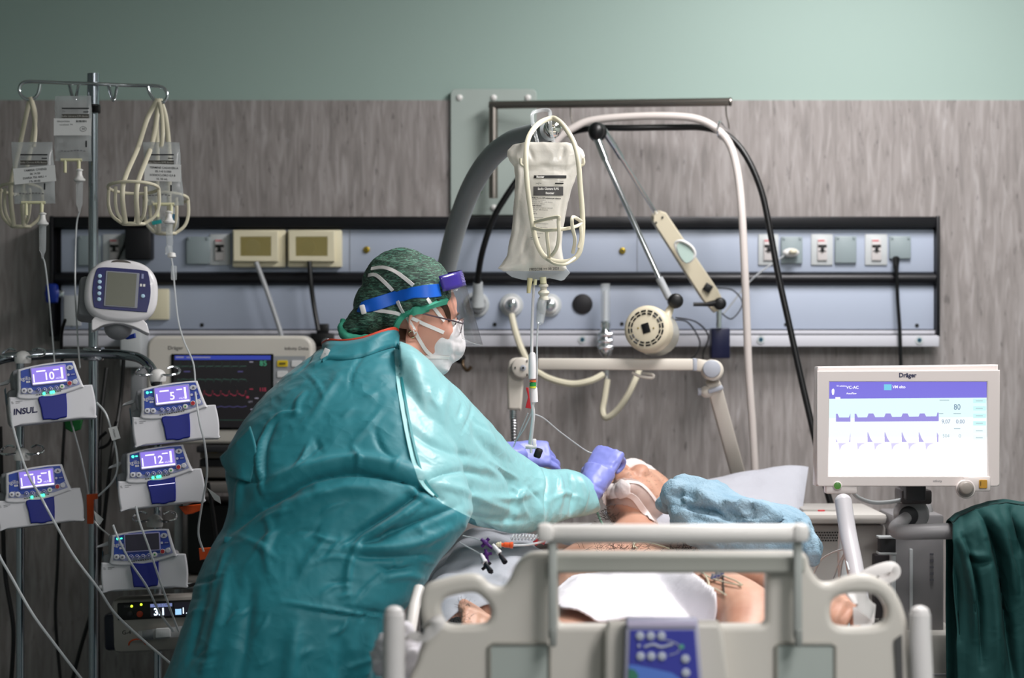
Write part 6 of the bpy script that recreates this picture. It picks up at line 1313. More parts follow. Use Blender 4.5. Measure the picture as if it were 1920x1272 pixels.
m.plate(poly(smooth2(q, 2), bagd), (), .003, clear_mat('bag_hem', '#d5dade', .55, .15), .001, Matrix.Translation((0, bagd-.004, 0))); m.build('hem', bg)
def wrap_text(mb, s_, size, cx, cy, mt, rot=0, bold=0, mirror=False, align='CENTER', bv=b3, lift=.0015, sxx=1):
    q = MB(); q.text(s_, size, 0, 0, 0, mt, align=align, bold=bold, mirror=mirror, sx=sxx)
    k = px2m(1, bagd); c_, s2 = math.cos(rot), math.sin(rot); vs = []
    for v in q.v:
        x_ = v[0]*c_-v[2]*s2; z_ = v[0]*s2+v[2]*c_; h, n_ = cast(bv, cx+x_/k, cy-z_/k, bagd-.035); vs.append(h+Vector((0, -lift, 0)))
    mb.add(vs, q.f, mt)
def wrap_rect(mb, x0, y0, x1, y1, mt, lift=.001, sh=0, nx=8, ny=3):
    vs = []; 
    for j in range(ny+1):
        for i in range(nx+1): h, n_ = cast(b3, x0+(x1-x0)*i/nx-sh*(y0+(y1-y0)*j/ny-y0), y0+(y1-y0)*j/ny, bagd-.035); vs.append(h+Vector((0, -lift, 0)))
    mb.add(vs, [[j*(nx+1)+i, j*(nx+1)+i+1, (j+1)*(nx+1)+i+1, (j+1)*(nx+1)+i] for j in range(ny) for i in range(nx)], mt)
m = MB(); blk = mat('print_black', '#141416', .5); gry = mat('print_grey', '#4c4a4a', .5); pal = mat('print_white', '#dedbd6', .5)
wrap_rect(m, 1001, 329, 1062, 334.5, blk, .0016); wrap_text(m, 'Baxter', .0068, 1013, 332, pal, 0, .0003, lift=.003)
wrap_rect(m, 1000, 350, 1056, 367, gry, .0016); wrap_text(m, 'Sodio Cloruro 0,9%', .0072, 1028, 354.5, pal, 0, .0003, lift=.003, sxx=.85); wrap_text(m, 'Baxter', .0075, 1031, 362.5, pal, 0, .0003, lift=.003)
wrap_text(m, '~/~', .009, 1010, 344, blk); wrap_rect(m, 1041, 343, 1057, 345.5, blk, .0016, .3); wrap_text(m, 'Luer', .005, 1053, 340, gry)
TX = ['Sodio Cloruro 0,9% soluzione per infusione', 'per 500 mL contiene', 'Formula 100 mL: sodio cloruro', 'Sodium per 500 ml', 'Sodio Cloruro', 'Excip. acqua preparaz. iniettabili', 'mmol per 500 ml (circa)', 'mOsm', 'Osm / L', '', 'Somministrazione endovenosa', 'leggere il foglio illustrativo prima', 'non utilizzare', 'non rimuovere l\'involucro', '', 'tenere fuori dalla portata', 'dei bambini', '', 'conservare a 25 C', 'A.I.C.', 'n. lotto / scad.', 'Medicinale']
for i, s_ in enumerate(TX):
    if s_: wrap_text(m, s_, .0038, 998+(-i*.15), 371+i*3.7, gry if i % 4 else blk, -.03, .00018 if i % 4 == 0 else 0, align='LEFT')
wrap_text(m, '19I02C08 \u22c8 08 2021' if False else '19I02C08 >< 08 2021', .0085, 1020, 505, blk, .04, .0001, lift=.006, sxx=.95)
m.build('print', bg)
m = MB(); m.tube(PP([(994, 522, bagd-.005), (992, 538, bagd-.006), (991, 550, bagd-.006)]), [.0065, .0055, .0045], mat('port_yellow', '#d9cfa0', .4), 14); m.tube(PP([(1004, 524, bagd-.005), (1003, 535, bagd-.005)]), .004, port, 12); m.build('injection_port', bg)
m = MB(); m.tube(PP([(1018, 520, bagd-.004), (1019, 532, bagd-.004)]), .0075, port, 14); m.build('spike_port', bg)
# hanger
hd_ = 5.25
hg = thing('bag_hanger', 'ivory oval bag hanger looped over the chrome ball, holding the big saline bag', 'bag hanger', P(1040, 222, hd_), group=None)
iv = mat('hanger_ivory', '#ddd6bf', .4)
lp = cr(PP([(1033, 222, 5.33), (1010, 232, 5.31), (992, 256, 5.27), (986, 290, 5.24), (988, 340, 5.23), (994, 390, 5.23), (1000, 430, 5.23), (1008, 460, 5.23), (1022, 482, 5.23), (1045, 491, 5.23), (1070, 489, 5.23), (1086, 474, 5.23), (1092, 440, 5.23), (1092, 400, 5.23), (1088, 350, 5.23), (1084, 300, 5.23), (1076, 268, 5.25), (1060, 240, 5.29), (1045, 225, 5.32)]), 6, True)
m = MB(); m.tube(lp, .0062, iv, 10, closed=True, flat=((0, -1, 0), .0042)); m.build('loop', hg)
for pts in ([(976, 297, 5.235), (977, 308, 5.235), (986, 313, 5.235)], [(1094, 297, 5.235), (1094, 308, 5.235), (1086, 312, 5.235)]):
    m = MB(); m.tube(cr(PP(pts), 4), .0034, iv, 8); m.build('side_hook', hg)
for pts in ([(1000, 428, 5.225), (1020, 432, 5.2), (1040, 431, 5.18), (1062, 429, 5.19), (1082, 424, 5.21), (1090, 418, 5.225)], [(1002, 417, 5.23), (1020, 412, 5.20), (1047, 407, 5.17), (1047, 415, 5.17), (1048, 440, 5.17), (1044, 465, 5.18), (1034, 480, 5.21)],
            [(1074, 475, 5.21), (1078, 450, 5.18), (1073, 425, 5.17), (1073, 408, 5.17), (1082, 410, 5.2), (1090, 416, 5.225)], [(1025, 432, 5.195), (1027, 455, 5.2), (1030, 484, 5.22)], [(1088, 420, 5.22), (1090, 445, 5.22), (1085, 465, 5.22)]):
    m = MB(); m.tube(cr(PP(pts), 4), .0042, iv, 8, flat=((0, -1, 0), .003)); m.build('rib', hg)
m = MB(); m.tube(cr(PP([(1026, 486, 5.22), (1040, 495, 5.19), (1060, 496, 5.18), (1078, 484, 5.21)]), 5), .0036, iv, 8); m.build('lower_ring', hg)

# ---------------------------------------------------------------- drip chamber and line from the bag
ld_ = 5.3
t = thing('drip_chamber', 'clear drip chamber with ivory spike under the large saline bag', 'drip chamber', P(1018, 530, ld_))
m = MB(); s = px2m(1, ld_); m.lathe([(5*s, 0), (7*s, -3*s), (9*s, -4*s), (9*s, -8*s), (6*s, -9*s), (6*s, -14*s), (10*s, -17*s), (11*s, -20*s), (7*s, -25*s), (9*s, -29*s), (9*s, -33*s)][::-1], P(1019, 530, ld_), (-.02, 0, 1), mat('spike_ivory', '#ddd8c8', .4), 22); m.build('spike', t)
m = MB(); m.tube(PP([(1017, 560, ld_), (1015, 585, ld_), (1012, 605, ld_), (1010, 609, ld_)]), [9*s, 8.5*s, 7.5*s, 3*s], clearp, 20); m.build('chamber', t)
m = MB(); m.tube(PP([(1014, 590, ld_), (1012, 604, ld_)]), 5.5*s, clearp, 14); m.build('filter', t)
m = MB(); m.tube(cr(PP([(1009, 608, ld_), (1007, 640, ld_), (1007, 680, ld_+.01), (1006, 720, ld_+.02), (1001, 760, 5.36), (985, 800, 5.4), (965, 830, 5.45)]), 8), .002, tubing, 8); m.build('line', t)
t = thing('pressure_line', 'white rigid line with a pressure transducer, colour rings and red tab', 'line', P(998, 840, 5.35))
wl = mat('line_white', '#e6e4e6', .35)
m = MB(); m.tube(cr(PP([(1001, 532, 5.31), (998, 600, 5.31), (997, 665, 5.31), (998, 750, 5.32), (1000, 775, 5.33), (998, 800, 5.35), (994, 832, 5.38)]), 6), [.0032, .0034, .0036, .0038, .0042, .0045, .0048], wl, 12); m.build('tube', t)
m = MB(); m.lathe([(.004, 0), (.0085, .002), (.0088, .03), (.0088, .058), (.006, .0625), (.005, .064)], P(998, 712, 5.31), (.0, 0, 1), wl, 22); m.build('upper_housing', t)
for y0, c_ in ((714, mat('ring_orange', '#e2642c', .4)), (718.5, mat('ring_green', '#1f8c3f', .4)), (725.5, mat('ring_yellow', '#cfd63a', .4))): MB().disc(P(999, y0+(6 if c_.name == 'ring_green' else 2.5), 5.31), .0078, (0, 0, 1), .0085 if c_.name == 'ring_green' else .004, c_, 20).build('colour_ring', t)
m = MB(); m.lathe([(.005, 0), (.0098, .001), (.0096, .02), (.0088, .034), (.006, .036)], P(1001, 755, 5.315), (-.02, 0, 1), wl, 22); m.build('lower_housing', t)
m = MB(); m.plate(poly([(986, 727), (991, 727), (993, 745), (996, 767), (985, 765), (990, 745)], 5.3), (), .004, red, .001, Matrix.Translation((0, 5.3, 0))); m.build('red_tab', t)
t = thing('stopcock', 'white three-way tap with a black handle held in the far glove', 'tap', P(997, 850, 5.44))
m = MB(); m.box(P(1002, 832, 5.40), (.009, .01, .022), wl, .002); m.tube(PP([(985, 838, 5.40), (1006, 838, 5.40)]), .0055, wl, 14); m.tube(PP([(995, 824, 5.40), (996, 850, 5.40)]), .0035, wl, 10); m.build('tap', t)
m = MB(); m.box(P(1009, 850, 5.41), (.018, .016, .024), black, .004, rot=rotm(0, 20, 0)); m.build('handle', t)
line([(1002, 777, 5.4), (1020, 785, 5.42), (1050, 810, 5.47), (1095, 843, 5.52), (1110, 850, 5.52)], .0016, tubing, 'thin clear line running from the white pressure line to the near glove')
line([(990, 775, 5.4), (975, 810, 5.42), (962, 840, 5.46)], .0014, tubing, 'thin clear line dropping to the far glove')

# ================================================================ VENTILATOR CIRCUIT ARM
va = thing('circuit_holder', 'long off-white jointed support arm crossing in front of the wall', 'support arm', P(1390, 915, 6.1))
am = mat('arm_offwhite', '#c9c2b8', .4); aj = mat('joint_grey', '#a2a6b0', .4)
def beam(mb, a, b, h, th, m_, bev=.008):
    a = Vector(a); b = Vector(b); t_ = b-a; u = t_.normalized(); v = Vector((0, 1, 0)); v = (v-u*v.dot(u)).normalized(); w = u.cross(v); R = Matrix((u, v, w)).transposed()
    mb.box((a+b)/2, (t_.length, th, h), m_, bev, rot=R)
ad = 5.95
m = MB(); beam(m, P(1008, 683, ad), P(1300, 684, ad), .031, .04, am, .006); m.build('upper_beam', va)
m = MB(); beam(m, P(1298, 684, ad), P(1306, 684, ad), .033, .042, aj, .003); m.build('collar', va)
m = MB(); beam(m, P(1304, 684, ad), P(1326, 688, ad), .033, .04, am, .006); m.disc(P(1333, 694, ad+.03), .028, (0, -1, 0), .07, am, bev=.006); m.build('elbow', va)
m = MB(); m.disc(P(1334, 692, ad-.035), .0235, (0, -1, 0), .01, aj, bev=.003); m.build('elbow_cap', va)
m = MB(); beam(m, P(1336, 715, ad), P(1396, 935, ad+.2), .038, .04, am, .006); m.build('lower_beam', va)
m = MB(); beam(m, P(1339, 725, ad-.002), P(1341, 732, ad), .041, .043, aj, .003); m.build('lower_collar', va)
m = MB(); m.ell(P(1325, 735, ad), (.018, .018, .016), am); m.disc(P(1330, 735, ad), .01, (-1, 0, 0), .03, aj); m.build('knob', va)
m = MB(); m.disc(P(978, 690, ad-.01), .028, (0, -1, 0), .035, am, bev=.006); m.box(P(985, 688, ad), (.06, .03, .03), am, .008); m.build('pivot', va)
m = MB(); m.plate(poly(smooth2([(952, 690), (956, 676), (968, 671), (980, 674), (982, 700), (978, 765), (972, 769), (954, 768), (952, 760), (951, 720)], 3), ad), (), .04, am, .006, Matrix.Translation((0, ad-.02, 0))); m.build('grip', va)
m = MB(); m.disc(P(981, 690, ad-.045), .0075, (0, -1, 0), .004, aj, bev=.001); m.disc(P(981, 690, ad-.049), .003, (0, -1, 0), .002, black)
for a in (60, 180, 300): m.box(P(981+15*math.cos(math.radians(a)), 690+15*math.sin(math.radians(a)), ad-.046), (.003, .002, .006), black, 0)
m.build('pivot_screw', va)
m = MB(); gs = cr(PP([(962, 768, ad), (963, 790, ad), (965, 830, ad+.01), (975, 870, ad+.03)]), 22); m.tube(gs, [.0085+.0018*(i % 3 == 0) for i in range(len(gs))], mat('gooseneck', '#b5b5b8', .25, 1), 14); m.build('gooseneck', va)
m = MB(); m.tube(PP([(962, 766, ad), (962, 786, ad)]), .0095, chrome, 16); m.build('ferrule', va)
m = MB(); m.tube(cr(PP([(1185, 699, ad-.01), (1200, 706, ad-.01), (1222, 709, ad-.01), (1224, 703, ad-.01), (1205, 700, ad)]), 4), .004, am, 8); m.build('hose_clip', va)
t_ = P(1396, 935, ad+.2); m = MB(); m.tube([(t_.x, t_.y, t_.z), (t_.x+.05, t_.y+.05, .75), (t_.x+.08, t_.y+.06, .3)], .014, am, 12); m.build('mount_post', va)

# ================================================================ VENTILATOR
vt = thing('ventilator_display', 'large white ventilator screen showing lilac waveforms on its right-hand mount', 'ventilator screen', P(1702, 912, 5.5))
vd = 5.35
vm = mat('vent_white', '#d9cfcc', .35, coat=.2)
m = MB(); m.plate(poly([(1532, 693), (1534, 688), (1872, 684), (1873, 912), (1530, 912)], vd), (), .06, vm, .004, Matrix.Translation((0, vd, 0))); m.build('case', vt)
bz = .012
m = MB(); m.plate(poly([(1531, 696), (1873, 694), (1873, 908), (1868, 912), (1534, 912), (1530, 908)], vd), [poly([(1554, 716), (1849, 716), (1850, 893), (1552, 893)], vd)], bz, vm, .0022, Matrix.Translation((0, vd-bz, 0))); m.build('bezel', vt)
m = MB(); y = vd-.0035; E = lambda n, c, e: mat(n, c, .3, emit=e)
q = lambda l: poly(l, vd)
m.flat(q([(1553, 715), (1850, 715), (1851, 894), (1551, 894)]), y, E('v_bg', '#e9f2f6', 1.05)); m.flat(q([(1553, 715), (1850, 715), (1850, 746), (1553, 748)]), y-.0004, E('v_violet', '#7b72dc', .95))
m.flat(q([(1554, 748), (1849, 746), (1849, 782), (1554, 784)]), y-.0003, E('v_ice', '#dcf6f6', 1.0)); m.flat(q([(1551, 820), (1850, 820), (1851, 894), (1551, 894)]), y-.0003, E('v_white', '#ffffff', 1.15)); m.flat(q([(1566, 745), (1575, 745), (1575, 749), (1566, 749)]), y-.0006, E('v_white', '#ffffff', 1.15))
wt = E('v_white', '#ffffff', 1.15); pv = E('v_lilac', '#9b91e2', .9); pv2 = E('v_lilac2', '#b7afe6', .95); pv3 = E('v_lilac3', '#d3cdf0', 1.0); cy = E('v_cyan', '#7ad0ee', .9); nmk = E('v_num', '#7790b0', .8); nml = E('v_numl', '#a9bfc8', .95); pc = E('v_pane', '#c4eeee', 1.0)
m.flat(q([(1657, 721), (1671, 721), (1671, 732), (1657, 732)]), y-.0006, cy); m.text('VM elto', .0095, X(1685, vd), Z(726, vd), y-.0008, wt, bold=.0001); m.text('VC-AC', .0098, X(1598, vd), Z(727, vd), y-.0008, wt, bold=.0001); m.text('Vt adulto', .0062, X(1577, vd), Z(724, vd), y-.0008, wt, bold=0); m.text('AutoFlow', .006, X(1596, vd), Z(738, vd), y-.0008, wt, bold=.0001)
m.flat(q(smooth2([(1559, 732), (1562, 729), (1564, 732), (1563, 740), (1560, 740)], 2)), y-.0008, wt)
def wave_a(x0, x1, st=None):
    m.flat(q([(x0, 776), (x1, 776), (x1, 791), (x0, 791)]), y-.0006, pv)
    for a, b in ((x0, x0+4),): 
        if st is None: m.flat(q([(a, 776), (a, 777), (a+5, 777), (a+8, 784)]), y-.0006, pv)
m.flat(q([(1567, 783), (1594, 783), (1594, 791), (1567, 791)]), y-.0006, pv); m.flat(q([(1567, 776), (1570, 776), (1573, 783.5), (1567, 783.5)]), y-.0006, pv); m.flat(q([(1594, 775), (1594, 783.5), (1591, 783.5)]), y-.0006, pv)
m.flat(q([(1602, 783), (1759, 781), (1759, 790), (1602, 791)]), y-.0006, pv); m.flat(q([(1602, 776), (1605, 776), (1608, 783.5), (1602, 783.5)]), y-.0006, pv)
for k in range(4): x0 = 1626+k*32; m.flat(q([(x0+2, 775.5), (x0+11, 775.5), (x0+15, 783.5), (x0-1, 783.5)]), y-.0007, pv)
m.flat(q([(1757, 774), (1759.5, 774), (1759.5, 790), (1755, 782)]), y-.0007, pv)
for k in range(5):
    x0 = 1626+k*32
    if k < 4: m.flat(q([(x0, 811), (x0+1, 811), (x0+5, 821), (x0+10, 829), (x0, 829)]), y-.0006, pv2)
    x1 = x0-20; m.flat(q([(x1, 831), (x1+17, 831), (x1+9, 834), (x1+5, 838), (x1+2, 845)]), y-.0006, pv3)
m.flat(q([(1756, 811), (1759, 816), (1759, 829), (1756, 829)]), y-.0006, pv2); m.flat(q([(1594, 811), (1594, 829), (1591.5, 829)]), y-.0006, pv2); m.flat(q([(1567, 822), (1570, 829), (1567, 829)]), y-.0006, pv2); m.flat(q([(1571, 831), (1587, 831), (1578, 836), (1574, 845)]), y-.0006, pv3)
m.text('80', .0195, X(1794, vd), Z(764, vd), y-.0008, nmk, sx=.85, bold=.0001); m.text('9,07', .0135, X(1773, vd), Z(791, vd), y-.0008, nmk, sx=.9); m.text('0,00', .0135, X(1800, vd), Z(791, vd), y-.0008, nmk, sx=.9); m.text('504', .0125, X(1773, vd), Z(818, vd), y-.0008, nml, sx=.9); m.text('0', .0125, X(1799, vd), Z(818, vd), y-.0008, nml); m.text('18', .011, X(1774, vd), Z(846, vd), y-.0008, E('v_faint', '#eeeef4', 1.05)); m.text('0', .011, X(1799, vd), Z(846, vd), y-.0008, E('v_faint', '#eeeef4', 1.05))
for a, b, w_ in ((1761, 750, 18), (1760, 775, 8), (1787, 775, 14), (1788, 803, 12)): m.flat(q([(a, b), (a+w_, b), (a+w_, b+1.5), (a, b+1.5)]), y-.0007, nml)
for k, yy in enumerate((752, 766, 780, 794, 808, 821)): m.flat(q([(1824, yy-4), (1848, yy-4), (1848, yy+4), (1824, yy+4)]), y-.0006, pc if k < 4 else E('v_pane2', '#e4f6f6', 1.05)); m.flat(q([(1829, yy-.7), (1842, yy-.7), (1842, yy+.7), (1829, yy+.7)]), y-.0008, nml)
m.build('screen', vt)
m = MB(); m.text('Dräger', .0145, X(1700, vd), Z(704, vd), vd-bz-.0005, mat('logo_navy', '#2a2d4d', .5), bold=.0005); m.text('infinity', .008, X(1756, vd), Z(902, vd), vd-bz-.0005, inkg); m.build('maker_name', vt)
m = MB(); m.box(P(1576, 917, vd+.01), (.075, .04, .022), vm, .004); m.build('button_bar', vt)
m = MB(); m.disc(P(1570, 911, vd-.008), .0105, (0, -1, 0), .008, vm, bev=.002); m.build('button_ring', vt); m = MB(); m.disc(P(1570, 911, vd-.014), .0085, (0, -1, 0), .005, mat('button_green', '#6fc04a', .35, emit=.3), bev=.002); m.build('power_button', vt)
m = MB(); m.box(P(1830, 907, vd-.006), (.065, .03, .036), vm, .005); m.build('knob_bracket', vt)
m = MB(); m.disc(P(1810, 917, vd-.01), .023, (0, -1, 0), .012, vm, bev=.003); m.disc(P(1810, 917, vd-.022), .0195, (0, -1, 0), .008, mat('ring_taupe', '#8a8480', .4), bev=.002); kn = m.build('knob_base', vt)  # narrower grey-taupe disc stepping up from the white base
m = MB(); m.disc(P(1810, 915, vd-.028), .0155, (0, -1, 0), .02, mat('knob_taupe', '#8f8780', .4), bev=.004); m.build('control_knob', vt)
m = MB(); m.plate(poly(rrect(1832, 899, 1847, 915, 2), vd), (), .005, mat('button_amber', '#b8892f', .4), .001, Matrix.Translation((0, vd-.026, 0))); m.tube(PP([(1839, 903, vd-.028), (1839, 911, vd-.028)]), .0006, ink, 6); m.build('alarm_button', vt)
m = MB(); m.box(P(1712, 930, 5.5), (.075, .1, .035), mat('hinge_dark', '#413d3e', .4), .006); m.box(P(1712, 915, 5.46), (.05, .08, .06), dgrey, .006); m.build('hinge', vt)
m = MB(); m.tube(cr(PP([(1600, 925, 5.45), (1612, 935, 5.45), (1640, 943, 5.45), (1680, 940, 5.46), (1710, 930, 5.47), (1730, 918, 5.47)]), 6), .005, lgrey, 10); m.build('display_cable', vt)
# trolley and unit
vb = thing('ventilator', 'grey ventilator unit and column on a trolley under the white screen', 'ventilator', P(1690, 1500, 5.75))
vg = mat('vent_grey', '#aaa6a2', .4); vg2 = mat('vent_grey2', '#8f8e90', .4)
def vbx(name, x0, y0, x1, y1, yf, yb, m_, bev=.006): mb = MB(); mb.box(((X(x0, yf)+X(x1, yf))/2, (yf+yb)/2, (Z(y0, yf)+Z(y1, yf))/2), (X(x1, yf)-X(x0, yf), yb-yf, Z(y0, yf)-Z(y1, yf)), m_, bev); return mb.build(name, vb)
vbx('top_tray', 1508, 964, 1664, 983, 5.62, 5.98, mat('tray_white', '#c3bfba', .4), .01); vbx('unit_case', 1514, 984, 1662, 1160, 5.66, 5.98, vg, .012); vbx('unit_top', 1505, 955, 1600, 966, 5.7, 5.9, vg, .004); 
m = MB()
for i in range(9):
    for j in range(4): m.box(P(1531+i*5+(j % 2)*2, 999+j*5, 5.657), (.004, .004, .0035), black, .001)
m.build('vent_grille', vb)
vbx('display_column', 1672, 965, 1770, 1262, 5.6, 5.8, mat('column_grey', '#807e80', .4), .008); vbx('column_edge', 1706, 1030, 1712, 1190, 5.59, 5.62, lgrey, .002); vbx('tall_side', 1700, 940, 1752, 1050, 5.66, 5.85, vg2, .02)
vbx('connector_block', 1650, 1011, 1680, 1038, 5.56, 5.6, dgrey, .003); vbx('connector_rim', 1648, 1007, 1682, 1011, 5.555, 5.6, lgrey, .001); vbx('connector_rim', 1648, 1037, 1682, 1041, 5.555, 5.6, lgrey, .001)
vbx('dark_recess', 1640, 1041, 1672, 1160, 5.62, 5.7, mat('recess', '#282427', .5), .003); vbx('slim_post', 1671, 1041, 1680, 1130, 5.56, 5.59, lgrey, .002)
vbx('trolley_base', 1560, 1190, 1810, 1280, 5.52, 5.9, mat('base_white', '#b5b2ac', .45), .01); vbx('drawer_line', 1740, 1264, 1800, 1268, 5.515, 5.53, vg2, .001)
m = MB(); [m.box(P(1747, 1040+12*i, 5.597), (.009, .002, .005+.002*(i % 2)), mat('logo_dim', '#55555c', .5)) for i in range(5)]; m.build('maker_mark', vb)
for x_ in (1600, 1790):
    m = MB(); m.disc(P(x_, 1560, 5.7), .05, (1, 0, 0), .03, dgrey, bev=.008); m.tube([P(x_, 1560, 5.7)+Vector((.015, 0, 0)), P(x_, 1270, 5.7)+Vector((.015, 0, 0))], .012, vg2, 10); m.build('castor', vb)
m = MB(); m.disc(P(1705, 962, 5.56), .04, (0, -1, 0), .06, vg2, bev=.008); m.disc(P(1703, 968, 5.5), .024, (0, -1, 0), .008, dgrey, bev=.003); m.build('arm_joint', vb)
m = MB(); m.tube(cr(PP([(1700, 970, 5.48), (1680, 990, 5.44), (1690, 998, 5.40), (1740, 997, 5.38), (1800, 996, 5.38), (1860, 994, 5.4), (1960, 992, 5.42)]), 8), [.014, .018, .019, .0195, .0195, .0195, .0195], mat('handle_grey', '#8d8b8d', .4), 20); hbar = m.build('handle_bar', vb)
m = MB(); m.disc(P(1538, 964, 5.72), .022, (0, 0, 1), .012, red, bev=.002); m.disc(P(1538, 975, 5.72), .02, (0, 0, 1), .012, mat('cup_pink', '#b39c92', .5)); tag(m.build('filter_cap'), 'red-rimmed round cap standing on the ventilator tray', 'cap')
t = thing('grab_rail', 'thick pale grey upright tube leaning beside the ventilator', 'rail', P(1610, 1100, 4.95))
m = MB(); m.tube(cr(PP([(1581, 940, 5.12), (1590, 1000, 5.08), (1602, 1060, 5.02), (1612, 1120, 4.96), (1620, 1190, 4.92), (1625, 1300, 4.9)]), 6), .0195, mat('rail_pale', '#b9b6ba', .35), 22); m.ell(P(1581, 941, 5.12), (.0195, .0195, .018), mat('rail_pale', '#b9b6ba', .35)); m.build('tube', t)
m = MB(); m.tube(cr(PP([(1583, 975, 5.2), (1580, 1040, 5.2), (1582, 1100, 5.2), (1585, 1200, 5.2)]), 4), .012, lgrey, 14); m.build('inner_tube', t)
for i, pts in enumerate(([(1526, 1076, 5.3), (1540, 1050, 5.25), (1565, 1035, 5.2), (1585, 1030, 5.1)], [(1563, 1085, 5.3), (1572, 1060, 5.2), (1580, 1045, 5.1), (1586, 1032, 5.08)], [(1575, 1085, 5.2), (1578, 1060, 5.1), (1584, 1045, 5.05), (1592, 1070, 4.98)])):
    line(pts, .0022, lgrey, ('leftmost', 'middle', 'rightmost')[i]+' of three thin cables looping round the grey upright tube', 'thin_cable', 'cable')
# green surgical drape
gc = cloth_mat('drape_green', '#073d3c', .8, 6, .5, .02)
def cloth_prof(px_, y_): return 0
m = MB(); NX, NY = 70, 110
def drape_pt(u, v):
    top = [(1783, 985), (1800, 968), (1830, 955), (1860, 946), (1890, 943), (1920, 948), (1990, 950)]
    x_ = 1786+u*190+(v*12 if u < .5 else v*6)*(1-u); yt = interp(1786+u*190, [a for a, b in top], [b for a, b in top]); y_ = yt+(1340-yt)*v
    d_ = 5.35-.02+.045*math.sin(min(v*14, PI/2)*-1)+.016*math.sin(u*13+v*1.6+math.sin(v*3+u*4))*min(1, v*3)+.006*noise.noise(Vector((u*9, v*2.5, 1)))*2
    return P(x_, y_, d_)
m.grid(drape_pt, NX, NY, gc)
def drape_b(u, v):
    q = drape_pt(u, v*.35); return Vector((q.x-.004, q.y+.09+.03*v, q.z-.006))
m.grid(lambda u, v: drape_pt(u, 0)+Vector((0, .05*math.sin(v*PI/2)*1.6, .012*math.sin(v*PI)-.02*v)), NX, 8, gc)
m.grid(lambda u, v: drape_pt(u, 0)+Vector((0, .08+.01*math.sin(u*20), -.02-.5*v)), NX, 30, gc)
me = m.mesh('drape', ang=80); bm = bmesh.new(); bm.from_mesh(me); bmesh.ops.remove_doubles(bm, verts=bm.verts[:], dist=.0005); bm.to_mesh(me); bm.free()
folds(me, [([(1795, 1000), (1812, 1050), (1822, 1110), (1828, 1200)], 6, .03), ([(1806, 1010), (1826, 1070), (1838, 1140), (1842, 1250)], 6, -.03), ([(1786, 1040), (1796, 1100), (1800, 1200)], 5, -.02), ([(1830, 955), (1858, 1000), (1878, 1080), (1890, 1180), (1905, 1290)], 7, -.045), ([(1845, 950), (1872, 985), (1892, 1050), (1905, 1120)], 8, .03), ([(1850, 1010), (1862, 1100), (1868, 1200), (1872, 1290)], 10, .025), ([(1815, 1040), (1835, 1058), (1858, 1052)], 5, -.014), ([(1800, 1010), (1818, 1040), (1850, 1042)], 6, .012), ([(1890, 950), (1905, 990), (1918, 1040)], 6, -.02)], diry=True)
crumple(me, 8, .003, 3); smooth_shade(me); o = link('surgical_drape', me); tag(o, 'dark green surgical cloth hanging over the grey handle bar at far right', 'cloth'); md = o.modifiers.new('s', 'SOLIDIFY'); md.thickness = .003

# ================================================================ SMALL THINGS ON THE BED
def clothband(name, pts, w, m_, label, cat='strap', th=.0018):
    mb = MB(); mb.tube(cr(PP(pts), 6), w, m_, 8, flat=((0, -.8, .6), th)); return tag(mb.build(name), label, cat)
wstrap = mat('strap_cloth', '#d5d1cf', .7)
t = clothband('cloth_strap', [(795, 1172, 3.93), (812, 1160, 3.88), (822, 1166, 3.86), (812, 1182, 3.86), (790, 1196, 3.87), (770, 1190, 3.92), (760, 1200, 3.98)], .011, wstrap, 'white band looped round the left edge of the footboard')
b = MB()
for c_, r_ in (((748, 1215, 4.05), .035), ((735, 1235, 4.06), .03), ((765, 1240, 4.05), .035), ((750, 1195, 4.05), .025), ((728, 1215, 4.07), .022), ((760, 1262, 4.05), .03)): b.ell(P(*c_), (r_, r_*.8, r_), nu=14, nv=10)
b.mats = [clothw]; me = fuse(b, .004, 2); crumple(me, 26, .010, 2); crumple(me, 60, .004, 7); smooth_shade(me); tag(link('knotted_cloth', me), 'crumpled white cloth knotted behind the left bumper post', 'cloth')
clothband('cloth_strap', [(1610, 1090, 4.3), (1630, 1076, 4.3), (1655, 1066, 4.3), (1674, 1064, 4.3), (1676, 1076, 4.3), (1660, 1086, 4.3), (1648, 1086, 4.3)], .012, wstrap, 'white band curling up behind the right end of the footboard')
clothband('cloth_strap', [(1590, 1118, 4.3), (1605, 1120, 4.32), (1622, 1135, 4.33), (1635, 1152, 4.35), (1600, 1156, 4.36)], .02, wstrap, 'folded white band seen through the right handle hole')
purp = mat('tap_purple', '#4b1a6e', .4); tapb = mat('tap_black', '#17171f', .4)
def tap(c, label, m_, rot, cat='tap'):
    M = Matrix.Translation(P(*c)) @ rotm(0, rot, 0).to_4x4(); t = thing('line_tap', label, cat, P(*c))
    m = MB(); m.tube([(-.012, 0, 0), (.02, 0, 0)], .0035, m_, 10, M=M); m.tube([(0, 0, -.012), (0, 0, .012)], .0035, m_, 10, M=M); m.ell((0, 0, 0), .0065, m_, M=M, nu=12, nv=8); m.build('body', t)
    m = MB(); m.box((0, -.007, .0), (.018, .003, .006), m_, .0012, M=M); m.build('lever', t)
    return t
tap((910, 1018, 4.8), 'upper purple line tap lying on the crumpled sheet', purp, 40); tap((912, 1040, 4.8), 'lower purple line tap on the crumpled sheet', purp, 80)
tap((912, 1062, 4.78), 'dark tap at the end of the lowest line joint', tapb, 50)
def joint(a, b_, m_, r_, label):
    mb = MB(); mb.tube(PP([a, b_]), [r_, r_*1.15, r_, r_*1.1, r_*.8], m_, 12) if 0 else mb.tube([P(*a).lerp(P(*b_), f) for f in (0, .2, .25, .7, .75, 1)], [r_*.7, r_*.7, r_, r_, r_*1.2, r_*1.2], m_, 12); return tag(mb.build('line_joint'), label, 'connector')
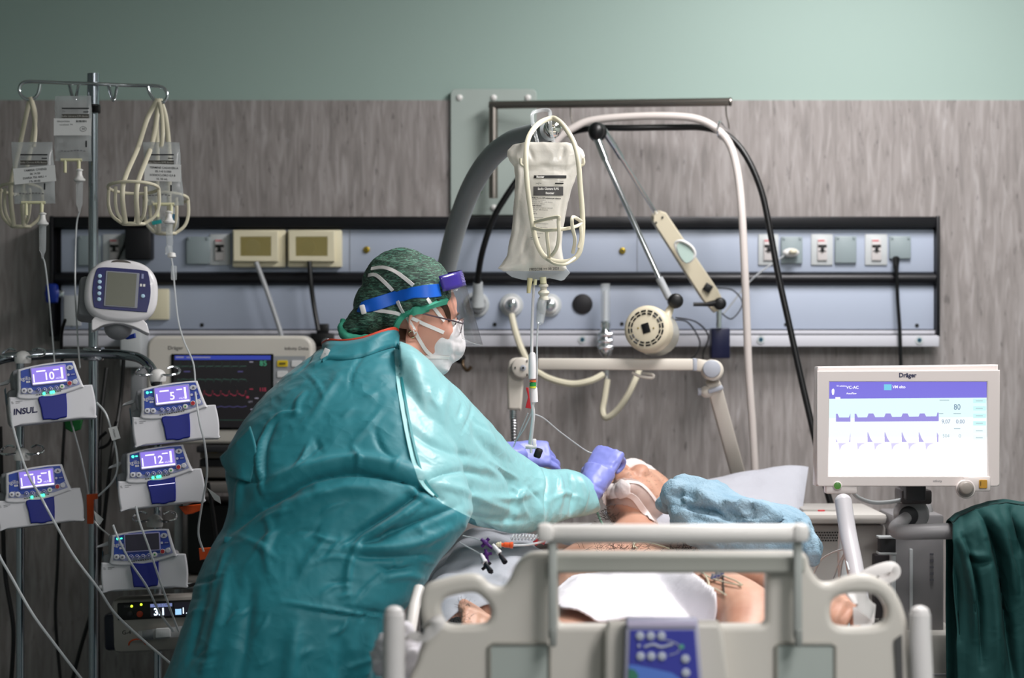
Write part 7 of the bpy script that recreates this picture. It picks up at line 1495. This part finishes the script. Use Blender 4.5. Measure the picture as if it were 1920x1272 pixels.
joint((924, 1022, 4.79), (937, 1038, 4.78), mat('joint_white', '#d8d8dc', .4), .005, 'white line joint right of the purple taps'); joint((937, 1040, 4.78), (947, 1055, 4.76), tapb, .005, 'black line joint below the right white joint')
joint((902, 1040, 4.79), (910, 1056, 4.77), mat('joint_white', '#d8d8dc', .4), .005, 'white line joint left of the purple taps'); joint((910, 1057, 4.77), (920, 1072, 4.75), tapb, .005, 'black line joint under the left white joint')
joint((930, 1022, 4.79), (940, 1022, 4.79), mat('joint_ivory', '#d5cdb0', .4), .0055, 'ivory line joint next to the orange connector'); joint((940, 1022, 4.79), (962, 1023, 4.79), orange, .0058, 'orange line connector on the sheet by the nurse\'s front')
line([(962, 1023, 4.79), (990, 1022, 4.85), (1020, 1016, 5.0)], .0026, tubing, 'clear line leaving the orange connector')
line([(868, 1005, 4.85), (890, 1010, 4.83), (905, 1016, 4.8)], .0015, tubing, 'short clear line reaching the upper purple tap')
line([(862, 1018, 4.85), (880, 1028, 4.82), (895, 1036, 4.8), (903, 1042, 4.79)], .0015, tubing, 'short clear line reaching the left white joint')
hel = [P(958+i*.62, 1008+5*math.sin(i*.62), 5.0+.01*math.cos(i*.62)) for i in range(90)]
m = MB(); m.tube(hel, .0018, tubing, 6); tag(m.build('coiled_line'), 'coiled clear line lying just left of the shelf bar', 'tube')
m = MB(); m.tube(cr(PP([(1002, 1020, 5.0), (1012, 1014, 5.0), (1022, 1018, 5.0)]), 4), .006, red, 10); tag(m.build('red_clip'), 'small red clip beside the left post of the shelf bar', 'clip')
line([(1118, 955, 5.6), (1124, 972, 5.6), (1130, 985, 5.6)], .003, mat('tube_green', '#6f9a8a', .4), 'greenish breathing tube beside the patient\'s neck', 'breathing_tube')
# pale unit hidden behind the sheet: sling hooks on the rail right of the nurse
t = thing('hose_adapter', 'brass-coloured fittings hanging under the panel right of the mask', 'fitting', P(872, 690, 6.35))
m = MB(); m.tube(cr(PP([(862, 640, 6.42), (864, 652, 6.4), (868, 668, 6.35), (868, 685, 6.34), (876, 695, 6.33), (884, 688, 6.33)]), 4), .005, mat('fitting_bronze', '#5d4c3a', .3, .8), 10); m.ell(P(862, 672, 6.35), .016, black); m.build('fitting', t)
